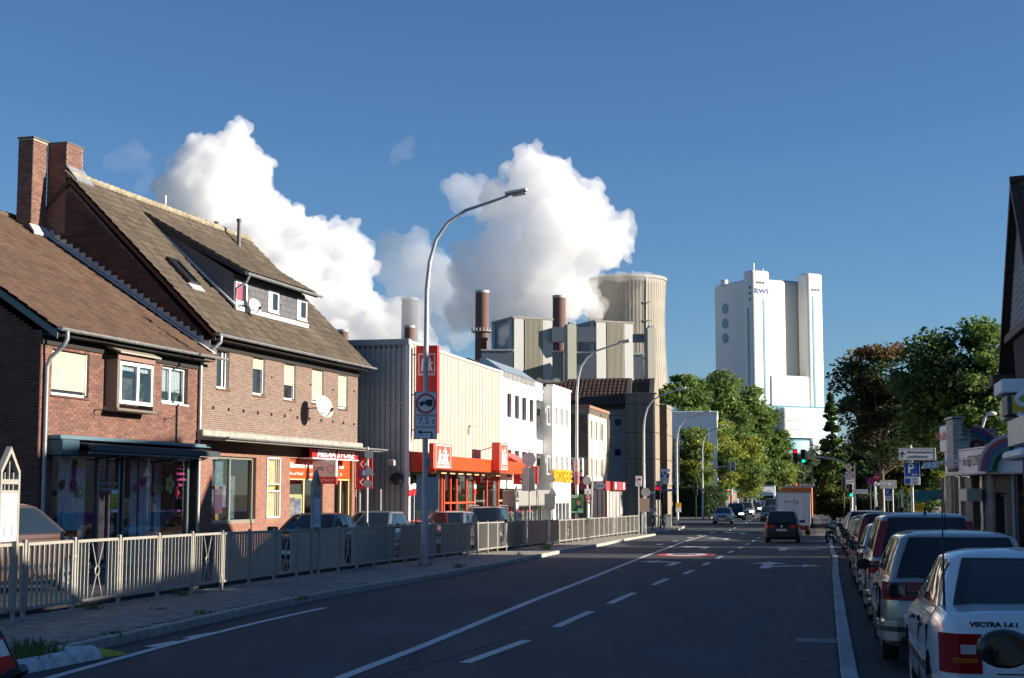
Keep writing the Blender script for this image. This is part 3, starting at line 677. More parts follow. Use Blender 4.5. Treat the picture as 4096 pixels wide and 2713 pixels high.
for k, s in enumerate(('heute', 'frische', 'Dahlien')): text(s, .1, M_TXTK, nt_, FACE((q[0] + q[1]) / 2, .083, (q[2] + q[3]) / 2 + .05 - k * .12), .001)
q = HR(H1, 262, 312, 2052, 2130, -.3)
o = MB().prism([(q[0], -.3, q[2] - .3), (q[1], -.3, q[2] - .3), (q[1] - .05, -.18, q[3]), (q[0], -.18, q[3])], (0, .03, 0)).build('display_board', mat('board_teal', (.03, .25, .30), .5, var=.5, vscale=8)); o.location = H1.o; o.rotation_euler = (0, 0, H1.rot); tag(o, 'teal display board leaning beside the flower shop window', 'board')
# ================================================================== taller brick house with the media shop
o2 = H1.W(L1, 0, 0); H2 = Frame((o2.x, o2.y), 15.9, 0.)
L2 = HX(H2, 1429); ZE2 = 6.85; YR2 = 4.75; ZR2 = 12.05; PT2 = math.atan((ZR2 - ZE2) / (YR2 + .5)); YB2 = 9.8
h2 = H2.root('brick_house', 'tall brown brick house with mossy roof, slate dormer and the media shop at street level', 'house')
print('L2', L2)
W2 = [HR(H2, 868, 918, 1390, 1553), HR(H2, 1012, 1060, 1420, 1578), HR(H2, 1137, 1183, 1447, 1598), HR(H2, 1248, 1294, 1472, 1610), HR(H2, 1353, 1391, 1497, 1634)]
zc2 = 3.66
sw = HR(H2, 850, 1025, 1822, 2096); bwn = HR(H2, 1066, 1122, 1826, 2076); dr1 = HR(H2, 1160, 1292, 1832, 2060); dr2 = HR(H2, 1338, 1408, 1840, 2060)
for q in (sw,): q[2] = max(q[2], .05)
dr1[2] = dr2[2] = -.9
g2 = [sw, bwn, dr1, dr2]
up = MB(); wall_boxes(up, 0, L2, zc2, ZE2 - .1, W2, 0, .3); body2 = up.build('wall', M_MORT, h2)
lo_ = MB(); wall_boxes(lo_, 0, L2, -1.5, zc2, g2, 0, .3); lw = lo_.build('shop_wall', mat('plinth_brick_mortar', (.28, .16, .12), .9, var=.15), h2)
replicate('brick', BRICK, M_BRICK2, brick_rows(0, L2, zc2 + .25, ZE2 - .16, W2, bh=.064), body2)
replicate('brick', BRICK, mat('brick_terracotta', (.27, .13, .095), .85, var=.12, vscale=1.6, pieces=.12, bump=.2), brick_rows(0, L2, -.9, zc2 - .2, g2), lw)
g = MB(); g.prism([(0, .3, -1.5), (0, .3, ZE2 - .35), (0, 0., ZE2 - .35), (0, .0, ZE2 + .0), (0, YR2, ZR2 - .3), (0, YB2, ZE2 - .2), (0, YB2, -1.5)], (.3, 0, 0))
gw = g.build('gable_wall', M_MORTD, h2)
k2 = math.tan(PT2)
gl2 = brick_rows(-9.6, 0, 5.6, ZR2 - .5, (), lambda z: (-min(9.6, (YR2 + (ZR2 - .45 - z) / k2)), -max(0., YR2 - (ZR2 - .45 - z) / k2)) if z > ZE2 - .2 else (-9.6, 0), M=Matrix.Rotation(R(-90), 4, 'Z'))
replicate('brick', BRICK, M_BRICKD, gl2, gw)  # gable brick darkened against the front: its shade is in the colour
MB().prism([(L2 - .3, .3, -1.5), (L2 - .3, .3, ZE2 - .3), (L2 - .3, YR2, ZR2 - .3), (L2 - .3, YB2, ZE2 - .2), (L2 - .3, YB2, -1.5)], (.3, 0, 0)).box(.3, L2 - .3, YB2 - .3, YB2, -1.5, ZE2 - .2).build('rear_wall', M_MORTD, h2)
for i, q in enumerate(W2):
 window(h2, *q, shut=[0, .35, .62, .93, .95][i], sill=M_BRICK1, mull=.7, sashes=2 if i == 0 else 1, fw=.07)
rb = MB(); rb.prism([(-.06, -.48, ZE2 - .04), (-.06, YR2, ZR2 - .04), (-.06, YB2 + .4, ZE2 - .6), (-.06, YB2 + .4, ZE2 - .75), (-.06, YR2, ZR2 - .22), (-.06, -.48, ZE2 - .09)], (L2 + .3, 0, 0))
rf2 = rb.build('roof', M_BATTEN, h2)
us2 = Vector((0, math.cos(PT2), math.sin(PT2))); sl2 = math.hypot(YR2 + .5, ZR2 - ZE2)
RN = Vector((0, -math.sin(PT2), math.cos(PT2)))
def RH(u, v): return H2.hit(u, v, (0, -.5, ZE2 + .06), RN)      # a point on the street-side roof plane
# dormer footprint on the roof
dA, dB, dC = RH(932, 1233), RH(1240, 1330), RH(662, 985)
dx0, dx1 = dA.x, dB.x; dyf = dA.y; dzb = dA.z
dfr = [H2.hit(948, 1110, (0, dyf, 0)).z]; dzt = dzb + 1.02
print('dormer', dx0, dx1, dyf, dzb, dzt, dC)
s_of = lambda p: (p.y + .5) / math.cos(PT2)
dyt = YR2 - .75; dzr = ZE2 + (dyt + .5) * k2   # where the shed roof meets the main roof
s_lo, s_hi = (dyf + .5) / math.cos(PT2), (dyt + .5) / math.cos(PT2)
skl = HR(H2, 668, 780, 1050, 1140)
s1, s2 = RH(700, 1050), RH(760, 1140)
t2 = tile_rows((0, -.52, ZE2), (1, 0, 0), us2, sl2 - .0, -.15, L2 + .35, skip=lambda x, s: dx0 + .1 < x < dx1 - .1 and s_lo - .1 < s < s_hi - .25)
replicate('roof_tile', TILE, M_TILE2, t2, rf2, smooth=40)
b = MB()
for k in range(int(L2 / .36) + 1): b.tube([(k * .36 - .05, YR2, ZR2 + .06), (k * .36 + .33, YR2, ZR2 + .09)], [.11, .135], 8)
b.build('ridge_tile', mat('ridge_lichen', (.28, .24, .17), .9, var=.3, vscale=6, pieces=.2), rf2, 40)
MB().prism([(-.09, -.5, ZE2 - .06), (-.09, YR2, ZR2 - .06), (-.09, YR2, ZR2 - .2), (-.09, -.5, ZE2 - .2)], (.03, 0, 0)).build('verge_board', mat('verge_rust', (.14, .05, .03), .8), rf2)
gutter(h2, -.1, L2 + .35, -.6, ZE2)
MB().tube([(.1, -.6, ZE2 - .06), (.08, -.6, ZE2 - .25), (0, -.45, ZE2 - .42), (-.14, -.12, ZE2 - .75), (-.18, -.08, ZE2 - 1.), (-.18, -.08, 0)], .055, 10).build('downpipe', M_ZINC, h2, 50)
MB().box(0, L2, -.44, 0, ZE2 - .15, ZE2 - .12).box(0, L2, -.05, -.014, ZE2 - .38, ZE2 - .151).build('soffit', MATS['soffit_dark'], h2)  # same near-black board under the eave, standing in for its shadow
# stepped flashing where the lower roof meets the gable
b = MB(); n = 25
for k in range(n):
 y = -.3 + (YR1 - .6) * k / n; z = ZE1 + .12 + (y + .5) * math.tan(PT1)
 b.box(-.045, -.016, y, y + (YR1 - .6) / n + .02, z - .02, z + .30)
b.build('stepped_flashing', M_ZINC, h2)
MB().prism([(-.22, -.5, ZE1 + .13), (-.06, -.5, ZE1 + .13), (-.06, YR1 - 1., ZE1 + .13 + (YR1 - .5) * math.tan(PT1)), (-.22, YR1 - 1., ZE1 + .13 + (YR1 - .5) * math.tan(PT1))], (0, 0, .03)).build('flashing_strip', M_LEAD, h2)
dy0 = H2.hit(265, 700, (-.02, 0, 0), (1, 0, 0)).y; dy1 = H2.hit(190, 700, (-.02, 0, 0), (1, 0, 0)).y; dzt_ = H2.hit(265, 574, (-.02, 0, 0), (1, 0, 0)).z; dx_ = HX(H2, 300, dy0); print('ch2', dy0, dy1, dzt_, dx_)
chimney(h2, -.02, dx_, dy0, dy1, 10.2, dzt_, M_BRICK1)
chimney(h2, 6.9, 7.5, YR2 + .6, YR2 + 1.2, 11., 12.45, M_BRICK1)
zq_ = ZE2 + (dy0 + .5) * k2; MB().prism([(-.05, dy0 - .4, zq_ - .3), (dx_ + .05, dy0 - .4, zq_ - .3), (dx_ + .08, dy0 - .0, zq_ + .2), (-.05, dy0 - .0, zq_ + .2)], (0, -.02, .04)).build('flashing', M_ZINC, h2)
# dormer
dm = MB(); dov = .45; dze = dzt + .14
dm.prism([(dx0 - .1, dyf - dov, dze - .1), (dx0 - .1, dyf - dov, dze + .06), (dx0 - .1, dyt, dzr + .12), (dx0 - .1, dyt + .2, dzr + .05), (dx0 - .1, dyt + .1, dzr - .1)], (dx1 - dx0 + .2, 0, 0)); dr_ = dm.build('dormer', M_BLACK, h2)
cheek = MB()
for xx in (dx0, dx1 - .06): MB().prism([(xx, dyf, dzb - .1), (xx, dyf, dze), (xx, dyt + .1, dzr), (xx, dyt + .1, dzr - .2)], (.06, 0, 0)).build('cheek', M_SLATE, dr_)
dw = [HR(H2, 940, 988, 1148, 1234, dyf), HR(H2, 1072, 1114, 1176, 1276, dyf), HR(H2, 1186, 1226, 1217, 1308, dyf)]
dw = [[q[0], q[1], dzb + .2, dzb + .98] for q in dw]
fb = MB(); wall_boxes(fb, dx0 + .06, dx1 - .06, dzb - .1, dze, dw, dyf, dyf + .1); dfw = fb.build('front', M_MORTD, dr_)
SL = MB().box(-.1, .1, -.012, .004, -.15, .15); Ms = []
z = dzb + .12; r = 0
while z < dze - .1:
 x = dx0 + .12 + (r % 2) * .1
 while x < dx1 - .08:
  if not any(q[0] - .09 < x < q[1] + .09 and q[2] - .12 < z < q[3] + .1 for q in dw): Ms.append(Matrix.Translation((x, dyf - .006 - RND.random() * .003, z)) @ Matrix.Rotation(-.06, 4, 'X'))
  x += .205
 z += .2; r += 1
replicate('slate_shingle', SL, M_SLATE, Ms, dfw, 300)
for i, q in enumerate(dw):
 f = window(dr_, *q, y=dyf - .03, fw=.095, curtain=0)
 if i == 0: MB().box(q[0] + .1, (q[0] + q[1]) / 2 + .1, dyf - .002, dyf - .0005, q[2] + .1, q[3] - .08).build('red_blind', mat('blind_red', (.7, .06, .10), .8), f)
 else: MB().box(q[0] + .15, q[0] + (q[1] - q[0]) * .45, dyf - .002, dyf - .0005, q[2] + .1, q[3] - .09).build('curtain', M_CURT, f)
 for k in ((q[0] - .02, q[1] + .02, q[2] - .02, q[2]),): MB().box(k[0], k[1], dyf - .06, dyf - .031, k[2], k[3] + .0).build('sill', M_WHITE, f)
us3 = Vector((0, dyt - dyf + dov, dzr + .12 - dze - .06)).normalized()
replicate('roof_tile', TILE, M_TILE2, tile_rows((dx0 - .1, dyf - dov - .02, dze + .05), (1, 0, 0), us3, (Vector((0, dyt - dyf + dov, dzr - dze)).length) - .1, .1, dx1 - dx0 + .15), dr_, 60, 40)
gutter(dr_, dx0 - .1, dx1 + .3, dyf - dov - .08, dze - .0)
MB().tube([(dx0 + .1, dyf - dov - .08, dze - .08), (dx0 + .08, dyf - dov + .02, dze - .3), (dx0 + .02, dyf - .1, dze - .5), (dx0 + .02, dyf - .08, dzb + .15), (dx0 + .15, dyf - .16, dzb + .08)], .045, 8).build('downpipe', M_ZINC, dr_, 50)
MB().prism([(dx0 - .14, dyf - .15, dzb + .02), (dx0 - .0, dyf - .15, dzb + .02), (dx0 - .0, dyt, dzr - .0), (dx0 - .14, dyt, dzr)], (0, -.03, .06)).box(dx0, dx1 + .1, dyf - .12, dyf - .015, dzb - .05, dzb + .1).build('flashing', M_LEAD, dr_)
# skylight, roof vent pipe, domed aerial behind the ridge
sa = RH(724, 1095); ex_, es_, en_ = Vector((1, 0, 0)), us2, RN
Ms_ = Matrix((ex_, es_, en_)).transposed().to_4x4(); Ms_.translation = sa
b = MB(); b.box(-.36, -.29, -.6, .6, .0, .16, M=Ms_); b.box(.29, .36, -.6, .6, 0, .16, M=Ms_); b.box(-.29, .29, -.6, -.5, 0, .16, M=Ms_); b.box(-.29, .29, .5, .6, 0, .16, M=Ms_)
sky_ = b.build('skylight', M_BLACK, rf2); MB().box(-.29, .29, -.5, .5, .08, .1, M=Ms_).build('skylight_pane', M_GLASS, rf2); MB().box(-.42, .42, -.85, -.6, .04, .08, M=Ms_).build('skylight_apron', M_LEAD, rf2)
vp = RH(955, 985); MB().lathe([(.075, vp.z - .3), (.075, vp.z + .95), (.1, vp.z + .95), (.1, vp.z + 1.05), (.075, vp.z + 1.07)], 12, M=Matrix.Translation((vp.x, vp.y, 0))).build('vent_pipe', mat('vent_grey', (.12, .12, .14), .5), rf2, 40)
MB().lathe([(.06, 11.6), (.06, 12.45), (.1, 12.46), (.1, 12.55)], 10, M=Matrix.Translation((HX(H2, 860, YR2 + .4), YR2 + .5, 0))).build('vent_pipe', MATS['vent_grey'], rf2, 40)
t = thing('roof_dome', 'grey dome with a thin mast showing behind the ridge of the mossy roof', 'dome', H2.W(HX(H2, 640, 7.), 7., 0), H2.rot)
MB().lathe([(.45, 11.2), (.62, 11.9), (.6, 12.25), (.45, 12.55), (.22, 12.72), (.02, 12.76)], 20).build('dome', mat('dome_green', (.17, .20, .20), .5), t, 40)
MB().tube([(0, 0, 12.7), (0, 0, 13.5)], .035, 8).build('mast', M_METAL, t); MB().lathe([(.3, 9.), (.3, 11.3)], 12).build('stand', M_BLACK, t)
# dishes
def dish(Fm, x, y, z, r, lab, aim=-.5, wall=0.):
 t = thing('satellite_dish', lab, 'satellite dish', Fm.W(x, y, z), Fm.rot)
 M = Matrix.Rotation(aim, 4, 'Z') @ Matrix.Rotation(R(72), 4, 'X')
 pr = [(0.001, .0)] + [(r * k / 6, .28 * r * (k / 6) ** 2) for k in range(1, 7)] + [(r * 1.03, .29 * r), (r, .27 * r)]
 MB().lathe(pr, 28, M=M, caps=False).build('reflector', mat('dish_grey', (.50, .50, .46), .5), t, 40)
 MB().tube([M @ Vector((0, -r * .95, .2 * r)), M @ Vector((0, -r * .55, r * .95))], .018, 6).build('arm', M_METAL, t)
 MB().tube([M @ Vector((0, -r * .62, r * .85)), M @ Vector((0, -r * .45, r * 1.1))], .045, 8).build('receiver', M_BLACK, t)
 MB().tube([(0, .05, 0), (0, wall - y - .02 if wall - y > .1 else .3, -.02)], .025, 8).tube([(0, wall - y - .04 if wall - y > .1 else .28, .25), (0, wall - y - .04 if wall - y > .1 else .28, -.25)], .02, 6).build('bracket', M_METAL, t)
p = H2.hit(1290, 1631, (0, -.62, 0)); dish(H2, p.x, -.62, p.z, .41, 'grey satellite dish standing off the brown brick facade', aim=-.35)
p = H2.hit(1015, 1228, (0, dyf - .3, 0)); dish(H2, p.x, dyf - .3, p.z, .27, 'small pale satellite dish on the slate dormer', aim=-.35, wall=dyf)
# canopy over the shops
cn = MB(); cn.bbox(-.25, L2 + .0, -.25, -.015, zc2 + .06, zc2 + .26, .03); cn.build('canopy_flashing', mat('canopy_grey', (.30, .30, .27), .6, .1, var=.25, vscale=4), h2)
MB().prism([(-.25, -.016, zc2 + .07), (-.25, -1.0, zc2 + .0), (-.25, -1.0, zc2 - .09), (-.25, -.016, zc2 - .05)], (L2 + .2, 0, 0)).build('canopy', MATS['canopy_grey'], h2)
gutter(h2, -.25, L2 + .45, -1.06, zc2 + .02, .07)
MB().prism([(L2, -.016, zc2 + .05), (L2, -1.0, zc2), (L2, -1.0, zc2 - .08), (L2, -.016, zc2 - .08)], (.4, 0, 0)).build('canopy_end', MATS['canopy_grey'], h2)
b = MB()
for k in range(12): xx = .8 + k * (L2 - 1.2) / 11; b.cbox((xx, -.03, zc2 + .98), (.07, .05, .09))
for u, v in ((1085, 1510), (1240, 1540), (1330, 1560), (1415, 1565), (1160, 1640)): q = H2.hit(u, v); b.cbox((q.x, -.03, q.z), (.05, .04, .06))
b.build('wall_anchor', mat('anchor_dark', (.06, .035, .03), .7), h2)
# media shop fronts
M_YEL = mat('shop_yellow', (.72, .6, .30), .5); M_POST = mat('poster_dark', (.03, .05, .09), .4, var=.6, vscale=3, col2=(.10, .14, .22))
f = MB(); fw = .08
f.box(sw[0], sw[0] + fw, .1, .2, sw[2], sw[3]); f.box(sw[1] - fw, sw[1], .1, .2, sw[2], sw[3]); f.box(sw[0], sw[1], .1, .19, sw[3] - fw, sw[3]); f.box(sw[0], sw[1], .0, .19, sw[2], sw[2] + .1)
xm = sw[0] + (sw[1] - sw[0]) * .46; f.box(xm - .04, xm + .04, .1, .2, sw[2], sw[3]); swp = f.build('shop_window', mat('frame_bronze', (.35, .33, .27), .4, .4), h2)
MB().box(sw[0] + fw, sw[1] - fw, .145, .15, sw[2] + .1, sw[3] - fw).build('pane', M_CG, swp)
MB().box(sw[0] - .1, sw[1] + .1, 1.2, 1.25, sw[2], sw[3]).box(sw[0] - .1, sw[1] + .1, .3, 1.2, sw[2] - .05, sw[2]).box(sw[1] + .05, sw[1] + .1, .3, 1.2, sw[2], sw[3]).build('display_back', mat('display_ochre', (.28, .20, .07), .8), swp)
def poster(Fm, q, lab, y, m, grp=None, txt=None):
 t = Fm.root('poster', lab, 'poster', grp); MB().box(q[0], q[1], y - .012, y, q[2], q[3]).build('sheet', m, t); return t
PM_ = [mat('poster_%s' % n, c, .35, col2=d, vscale=s) for n, c, d, s in (('night', (.02, .04, .09), (.22, .25, .32), 3.2), ('teal', (.02, .12, .16), (.3, .33, .33), 4.1), ('blue', (.02, .05, .16), (.35, .42, .5), 2.6), ('redblue', (.25, .02, .04), (.05, .08, .18), 3.7), ('grey', (.04, .04, .05), (.3, .28, .25), 3.))]
pw = (xm - .15 - sw[0] - fw) / 2; PL = ['dark blue film poster, top left in the media shop window', 'film poster with a pale figure, top right of its pane', 'night blue film poster, lower left in the media shop window', 'film poster in red and blue, lower right of its pane']
hh = (sw[3] - sw[2] - .45) / 2
for i in range(4):
 a = sw[0] + fw + .03 + (i % 2) * (pw + .03); z_ = sw[2] + .3 + (1 - i // 2) * (hh + .03)
 poster(H2, [a, a + pw - .03, z_, z_ + hh - .05], PL[i], .3, PM_[i])
a = xm + (sw[1] - xm) * .38; poster(H2, [a, a + .62, sw[2] + .12, sw[3] - .62], 'tall teal film poster of a standing figure in the media shop window', .55, PM_[1])
a = xm + .08; poster(H2, [a, a + .22, sw[2] + .5, sw[3] - .9], 'narrow pale blue standee beside the window bar', .4, PM_[2])
# barred window
f = MB(); f.box(bwn[0] + .02, bwn[0] + .07, -.03, .02, bwn[2] + .02, bwn[3] - .02); f.box(bwn[1] - .07, bwn[1] - .02, -.03, .02, bwn[2] + .02, bwn[3] - .02); f.box(bwn[0] + .02, bwn[1] - .02, -.03, .02, bwn[2] + .02, bwn[2] + .07); f.box(bwn[0] + .02, bwn[1] - .02, -.03, .02, bwn[3] - .07, bwn[3] - .02)
hzz = (bwn[2] + bwn[3]) / 2
f.box(bwn[0] + .07, bwn[1] - .07, -.02, .01, hzz + .1, hzz + .13); f.box(bwn[0] + .07, bwn[1] - .07, -.02, .01, hzz - .12, hzz - .09)
gr = f.build('window_grille', M_WHITE, h2)
for k in range(1, 7): xx = bwn[0] + .05 + (bwn[1] - bwn[0] - .1) * k / 7; MB().tube([(xx, -.005, bwn[2] + .05), (xx, -.005, hzz - .1)], .012, 6).tube([(xx, -.005, hzz + .12), (xx, -.005, bwn[3] - .05)], .012, 6).build('bar', M_WHITE, gr)
MB().box(bwn[0], bwn[1], .16, .2, bwn[2], bwn[3]).build('window_back', mat('barred_back', (.45, .36, .12), .6, var=.5, vscale=3), h2)
# door openings
for q, nm in ((dr1, 'a'), (dr2, 'b')):
 f = MB(); f.box(q[0], q[0] + .07, .1, .2, q[2], q[3]); f.box(q[1] - .07, q[1], .1, .2, q[2], q[3]); f.box(q[0], q[1], .11, .19, q[3] - .75, q[3] - .69); f.box(q[0], q[1], .1, .2, q[3] - .07, q[3]); mx_ = (q[0] + q[1]) / 2; f.box(mx_ - .04, mx_ + .04, .1, .2, q[2], q[3])
 d_ = f.build('shop_door', M_YEL, h2); MB().box(q[0] + .07, q[1] - .07, .145, .15, q[2], q[3] - .07).build('pane', M_CG, d_)
 MB().box(q[0] - .2, q[1] + .3, 1.5, 1.55, q[2], q[3]).box(q[1] + .3, q[1] + .35, .3, 1.5, q[2], q[3]).build('shop_interior', mat('shop_warm', (.16, .10, .04), .9, var=.4, vscale=2), h2)
mx_ = (dr1[0] + dr1[1]) / 2
MB().box(dr1[0] + .08, mx_ - .05, .15, .17, .0, 1.95).build('door_panel', M_YEL, h2)
poster(H2, [dr1[0] + .2, dr1[0] + .72, 1.05, 1.85], 'small grey film poster on the cream shop door, left one', .14, PM_[4]); poster(H2, [mx_ - .75, mx_ - .2, .95, 1.8], 'small grey film poster on the cream shop door, right one', .14, PM_[0])
for q, lab in ((dr1, 'red and white banner over the glass of the media shop door'), (dr2, 'narrow red and white banner over the second shop door')):
 t = H2.root('window_banner', lab, 'banner'); z_ = q[3] - .7; MB().box(q[0] + .02, q[1] - .02, .08, .095, z_, q[3] - .02).build('sheet', M_ORANGE, t)
 n_ = 2 if q is dr1 else 1; wq = (q[1] - q[0]) / n_
 for k in range(n_):
  text('Videoverleih'[:12 if n_ == 2 else 5], .27 if n_ == 2 else .2, M_TXTW, t, FACE(q[0] + wq * (k + .5), .076, z_ + .46), .004, shear=.2, offset=.01); text('An- und Verkauf'[:15 if n_ == 2 else 4], .17, M_TXTW, t, FACE(q[0] + wq * (k + .5), .076, z_ + .17), .004, shear=.2)
t = H2.root('shop_sign', 'red MEDIA STORE sign in white italic capitals under the canopy', 'sign'); q = HR(H2, 1206, 1390, 1790, 1828, -.1)
MB().bbox(q[0], q[1], -.52, -.40, 3.24, 3.56, .01).build('board', M_RED, t); MB().box(q[0] - .02, q[1] + .02, -.54, -.02, 3.2, 3.239).build('edge', M_WHITE, t)
text('MEDIA STORE', .36, M_TXTW, t, FACE((q[0] + q[1]) / 2, -.528, 3.40), .01, font_w=(q[1] - q[0]) / 2.75, shear=.25, offset=.012)
# projecting parcel-shop sign: a box lamp square to the facade
p = H2.hit(1340, 1870, (0, -.6, 0)); t = H2.root('projecting_sign', 'small white and red parcel shop box sign standing out from the wall', 'sign')
ps = H2.hit(1335, 1850, (0, -.9, 0)).x; zs = H2.hit(1335, 1845, (0, -.5, 0)).z
MB().bbox(ps, ps + .14, -1.0, -.08, zs - .58, zs, .02).build('box', M_SIGNW, t); MB().box(ps - .004, ps + .144, -1.0, -.08, zs - .83, zs - .585).build('red_strip', M_RED, t)
Mf = lambda y, z: Matrix.Translation((ps - .008, y, z)) @ Matrix.Rotation(R(-90), 4, 'Z') @ Matrix.Rotation(R(90), 4, 'X')
text('DPD', .2, MATS['lettering_black'], t, Mf(-.35, zs - .3), .003); text('PAKETSHOP', .14, M_TXTW, t, Mf(-.54, zs - .71), .003)
b = MB()
for k in range(6): a0, a1 = k * R(60), k * R(60) + R(42); b.tube([(ps - .006, -.78 + .13 * math.cos(a0), zs - .3 + .13 * math.sin(a0)), (ps - .006, -.78 + .13 * math.cos(a1), zs - .3 + .13 * math.sin(a1))], .014, 4)
b.build('cube_mark', M_RED, t)
# ================================================================== clothing discounter with the corrugated gable
K = Frame((-4.11, 60.0), 13.2, 0.)
LKK = HX(K, 2003); ZK = 8.0
kk = K.root('discount_store', 'long clothing discounter with corrugated grey gable and orange red shopfront band', 'shop')
M_CORR = mat('corrugated_steel', (.42, .47, .50), .45, .45, var=.08, vscale=1.2, streak=.12)
M_CLAD = mat('cladding_cream', (.43, .41, .35), .6, var=.05, vscale=.5, streak=.14)
b = MB(); b.box(.2, LKK, .12, 24, 3.7, ZK - .2); b.box(.2, LKK, 5, 24, -1.5, 3.7); b.box(.2, .5, .3, 5, -1.5, 3.7); b.build('core_wall', M_DARK, kk)
# corrugated gable: ribs swept upwards, facing the camera
mb = MB(); pts = []; y = 0.1
while y < 24: pts += [(0, y), (-.0, y + .08), (.07, y + .11), (.07, y + .19)]; y += .22
vs = []; n = len(pts)
for z in (-1.5, 5.55): vs += [(p[0], p[1], z) for p in pts]
mb.add(vs, [(i + 1, i, i + n, i + n + 1) for i in range(n - 1)])
vs = []
for z in (5.58, ZK - .12): vs += [(p[0] - .015, p[1], z) for p in pts]
mb.add(vs, [(i + 1, i, i + n, i + n + 1) for i in range(n - 1)]); mb.box(.0, .06, .1, 24, 5.54, 5.6)
mb.build('corrugated_wall', M_CORR, kk)
MB().bbox(-.1, .25, -.06, 24, ZK - .14, ZK + .1, .02).build('gable_cap', mat('cap_bluegrey', (.35, .42, .46), .5, .3), kk)
MB().box(-.08, .08, -.08, .1, -1.5, ZK + .05).build('corner_trim', M_WHITE, kk)
for k in range(int(LKK / .62)):
 x0 = .1 + k * (LKK - .1) / int(LKK / .62); x1 = .1 + (k + 1) * (LKK - .1) / int(LKK / .62)
 MB().box(x0, x1 - .012, -.0, .11, 2.9, ZK - .06).box(x0 + .05, x1 - .07, -.012, -.001, 2.95, ZK - .1).build('cladding_panel', M_CLAD, kk)
MB().bbox(.1, LKK, -.05, .3, ZK - .06, ZK + .06, .015).build('parapet_cap', mat('cap_pale', (.6, .6, .57), .5, .2), kk)
MB().box(0, LKK, .3, 24, ZK - .25, ZK - .2).build('flat_roof', mat('bitumen', (.08, .08, .08), .9), kk)
# roof fans behind the gable
t = thing('roof_fan', 'squat white extractor drum on the flat roof behind the corrugated gable', 'vent', K.W(HX(K, 1450, 8) * 0 + 6.2, 11.4, ZK - .2), K.rot)
MB().lathe([(.75, 0), (.75, .22), (.95, .3), (.95, .62), (.8, .7), (0.01, .72)], 20).build('drum', mat('drum_white', (.7, .7, .68), .5), t, 40)
# band
zb0, zb1 = 2.86, 3.62
bd = K.root('shop_band', 'orange red fascia band running along the clothing discounter', 'fascia')
xs_ = [HX(K, 1742, -.35), HX(K, 1812, -.35), HX(K, 1843, -.5), HX(K, 1996, -.5)]
MB().bbox(.0, xs_[0] - .1, -.42, -.02, zb0, zb1, .015).build('panel', mat('band_dark_red', (.62, .045, .02), .4), bd)
MB().bbox(1.2, 2.0, -.45, -.42, zb0, zb1, .01).build('panel', M_ORANGE, bd)
MB().bbox(xs_[0] - .1, LKK + .1, -.9, -.02, zb0 + .08, zb1 - .1, .02).build('panel', M_ORANGE, bd)
le_ = HX(K, 2122, -.9)
MB().bbox(LKK + .1, le_, -.9, -.02, zb0 + .08, zb1 - .1, .02).build('panel', M_ORANGE, bd)
MB().prism([(LKK + .1, -.88, zb1 - .1), (LKK + .1, -.02, zb1 + .42), (LKK + .1, -.02, zb1 - .1)], (le_ - LKK - .15, 0, 0)).build('band_slope', mat('band_dark_red'), bd)
b = MB()
for k in range(9): xx = 1.4 + k * 1.35; b.box(xx, xx + .8, -.6, -.5, zb0 - .06, zb0 - .012)
b.build('light_strip', mat('strip_light', (.6, .5, .25), .5), bd)
def kik_logo(t, w_, h_, M):
 """white heavy-line logo made of strokes with the tick over the i"""
 b = MB(); s = w_ / 1.0
 def stroke(p, q, r=.06): 
  d = Vector((q[0] - p[0], q[1] - p[1])).normalized(); nx, ny = -d.y * r, d.x * r
  b.prism([(p[0] + nx, p[1] + ny, 0), (q[0] + nx, q[1] + ny, 0), (q[0] - nx, q[1] - ny, 0), (p[0] - nx, p[1] - ny, 0)], (0, 0, .012))
 for ox in (-.36, .14):
  stroke((ox, -.42), (ox + .08, .42)); stroke((ox + .05, -.08), (ox + .27, .18), .05); stroke((ox + .08, -.02), (ox + .24, -.42), .055)
 stroke((-.03, -.42), (.03, .16), .055); stroke((-.02, .36), (.05, .26), .045); stroke((.03, .27), (.18, .6), .035)
 o = b.build('logo_stroke', M_TXTW, t); o.matrix_basis = M @ Matrix.Diagonal((w_ * 1.02, h_, 1, 1))
 text('TEXTIL-DISKONT', w_ * .135, M_TXTW, t, M @ Matrix.Translation((0, -h_ * .56, 0)), .01)
 c = MB(); wq, hq, r = w_ * .62, h_ * .72, .018
 c.box(-wq, wq, -hq, -hq + 2 * r, 0, .01); c.box(-wq, wq, hq - 2 * r, hq, 0, .01); c.box(-wq, -wq + 2 * r, -hq, hq, 0, .0095); c.box(wq - 2 * r, wq, -hq, hq, 0, .0095)
 o = c.build('border', M_TXTW, t); o.matrix_basis = M @ Matrix.Translation((0, h_ * .02, 0))
sg = K.root('box_sign', 'square red kik box sign standing on the orange band near the gable corner', 'sign', None)
zz0, zz1 = K.hit(1750, 1877, (0, -1.05, 0)).z, K.hit(1750, 1775, (0, -1.05, 0)).z
xa, xb = HX(K, 1740, -1.15), HX(K, 1812, -1.15)
MB().bbox(xa, xb, -1.12, -.905, zz0, zz1, .03).build('box', mat('box_red', (.8, .10, .06), .4), sg)
kik_logo(sg, (xb - xa) * .66, (zz1 - zz0) * .62, FACE((xa + xb) / 2, -1.121, (zz0 + zz1) / 2))
sg = K.root('box_sign', 'narrow red kik box sign at the far end of the cream cladding', 'sign', None)
xa, xb = HX(K, 2000, -1.3), HX(K, 2033, -1.3); zz0, zz1 = K.hit(2010, 1886, (0, -1.3, 0)).z, K.hit(2010, 1771, (0, -1.3, 0)).z
MB().bbox(xa, xb, -1.3, -.905, zz0, zz1, .03).build('box', MATS['box_red'], sg); kik_logo(sg, (xb - xa) * .62, (zz1 - zz0) * .62, FACE((xa + xb) / 2, -1.301, (zz0 + zz1) / 2))
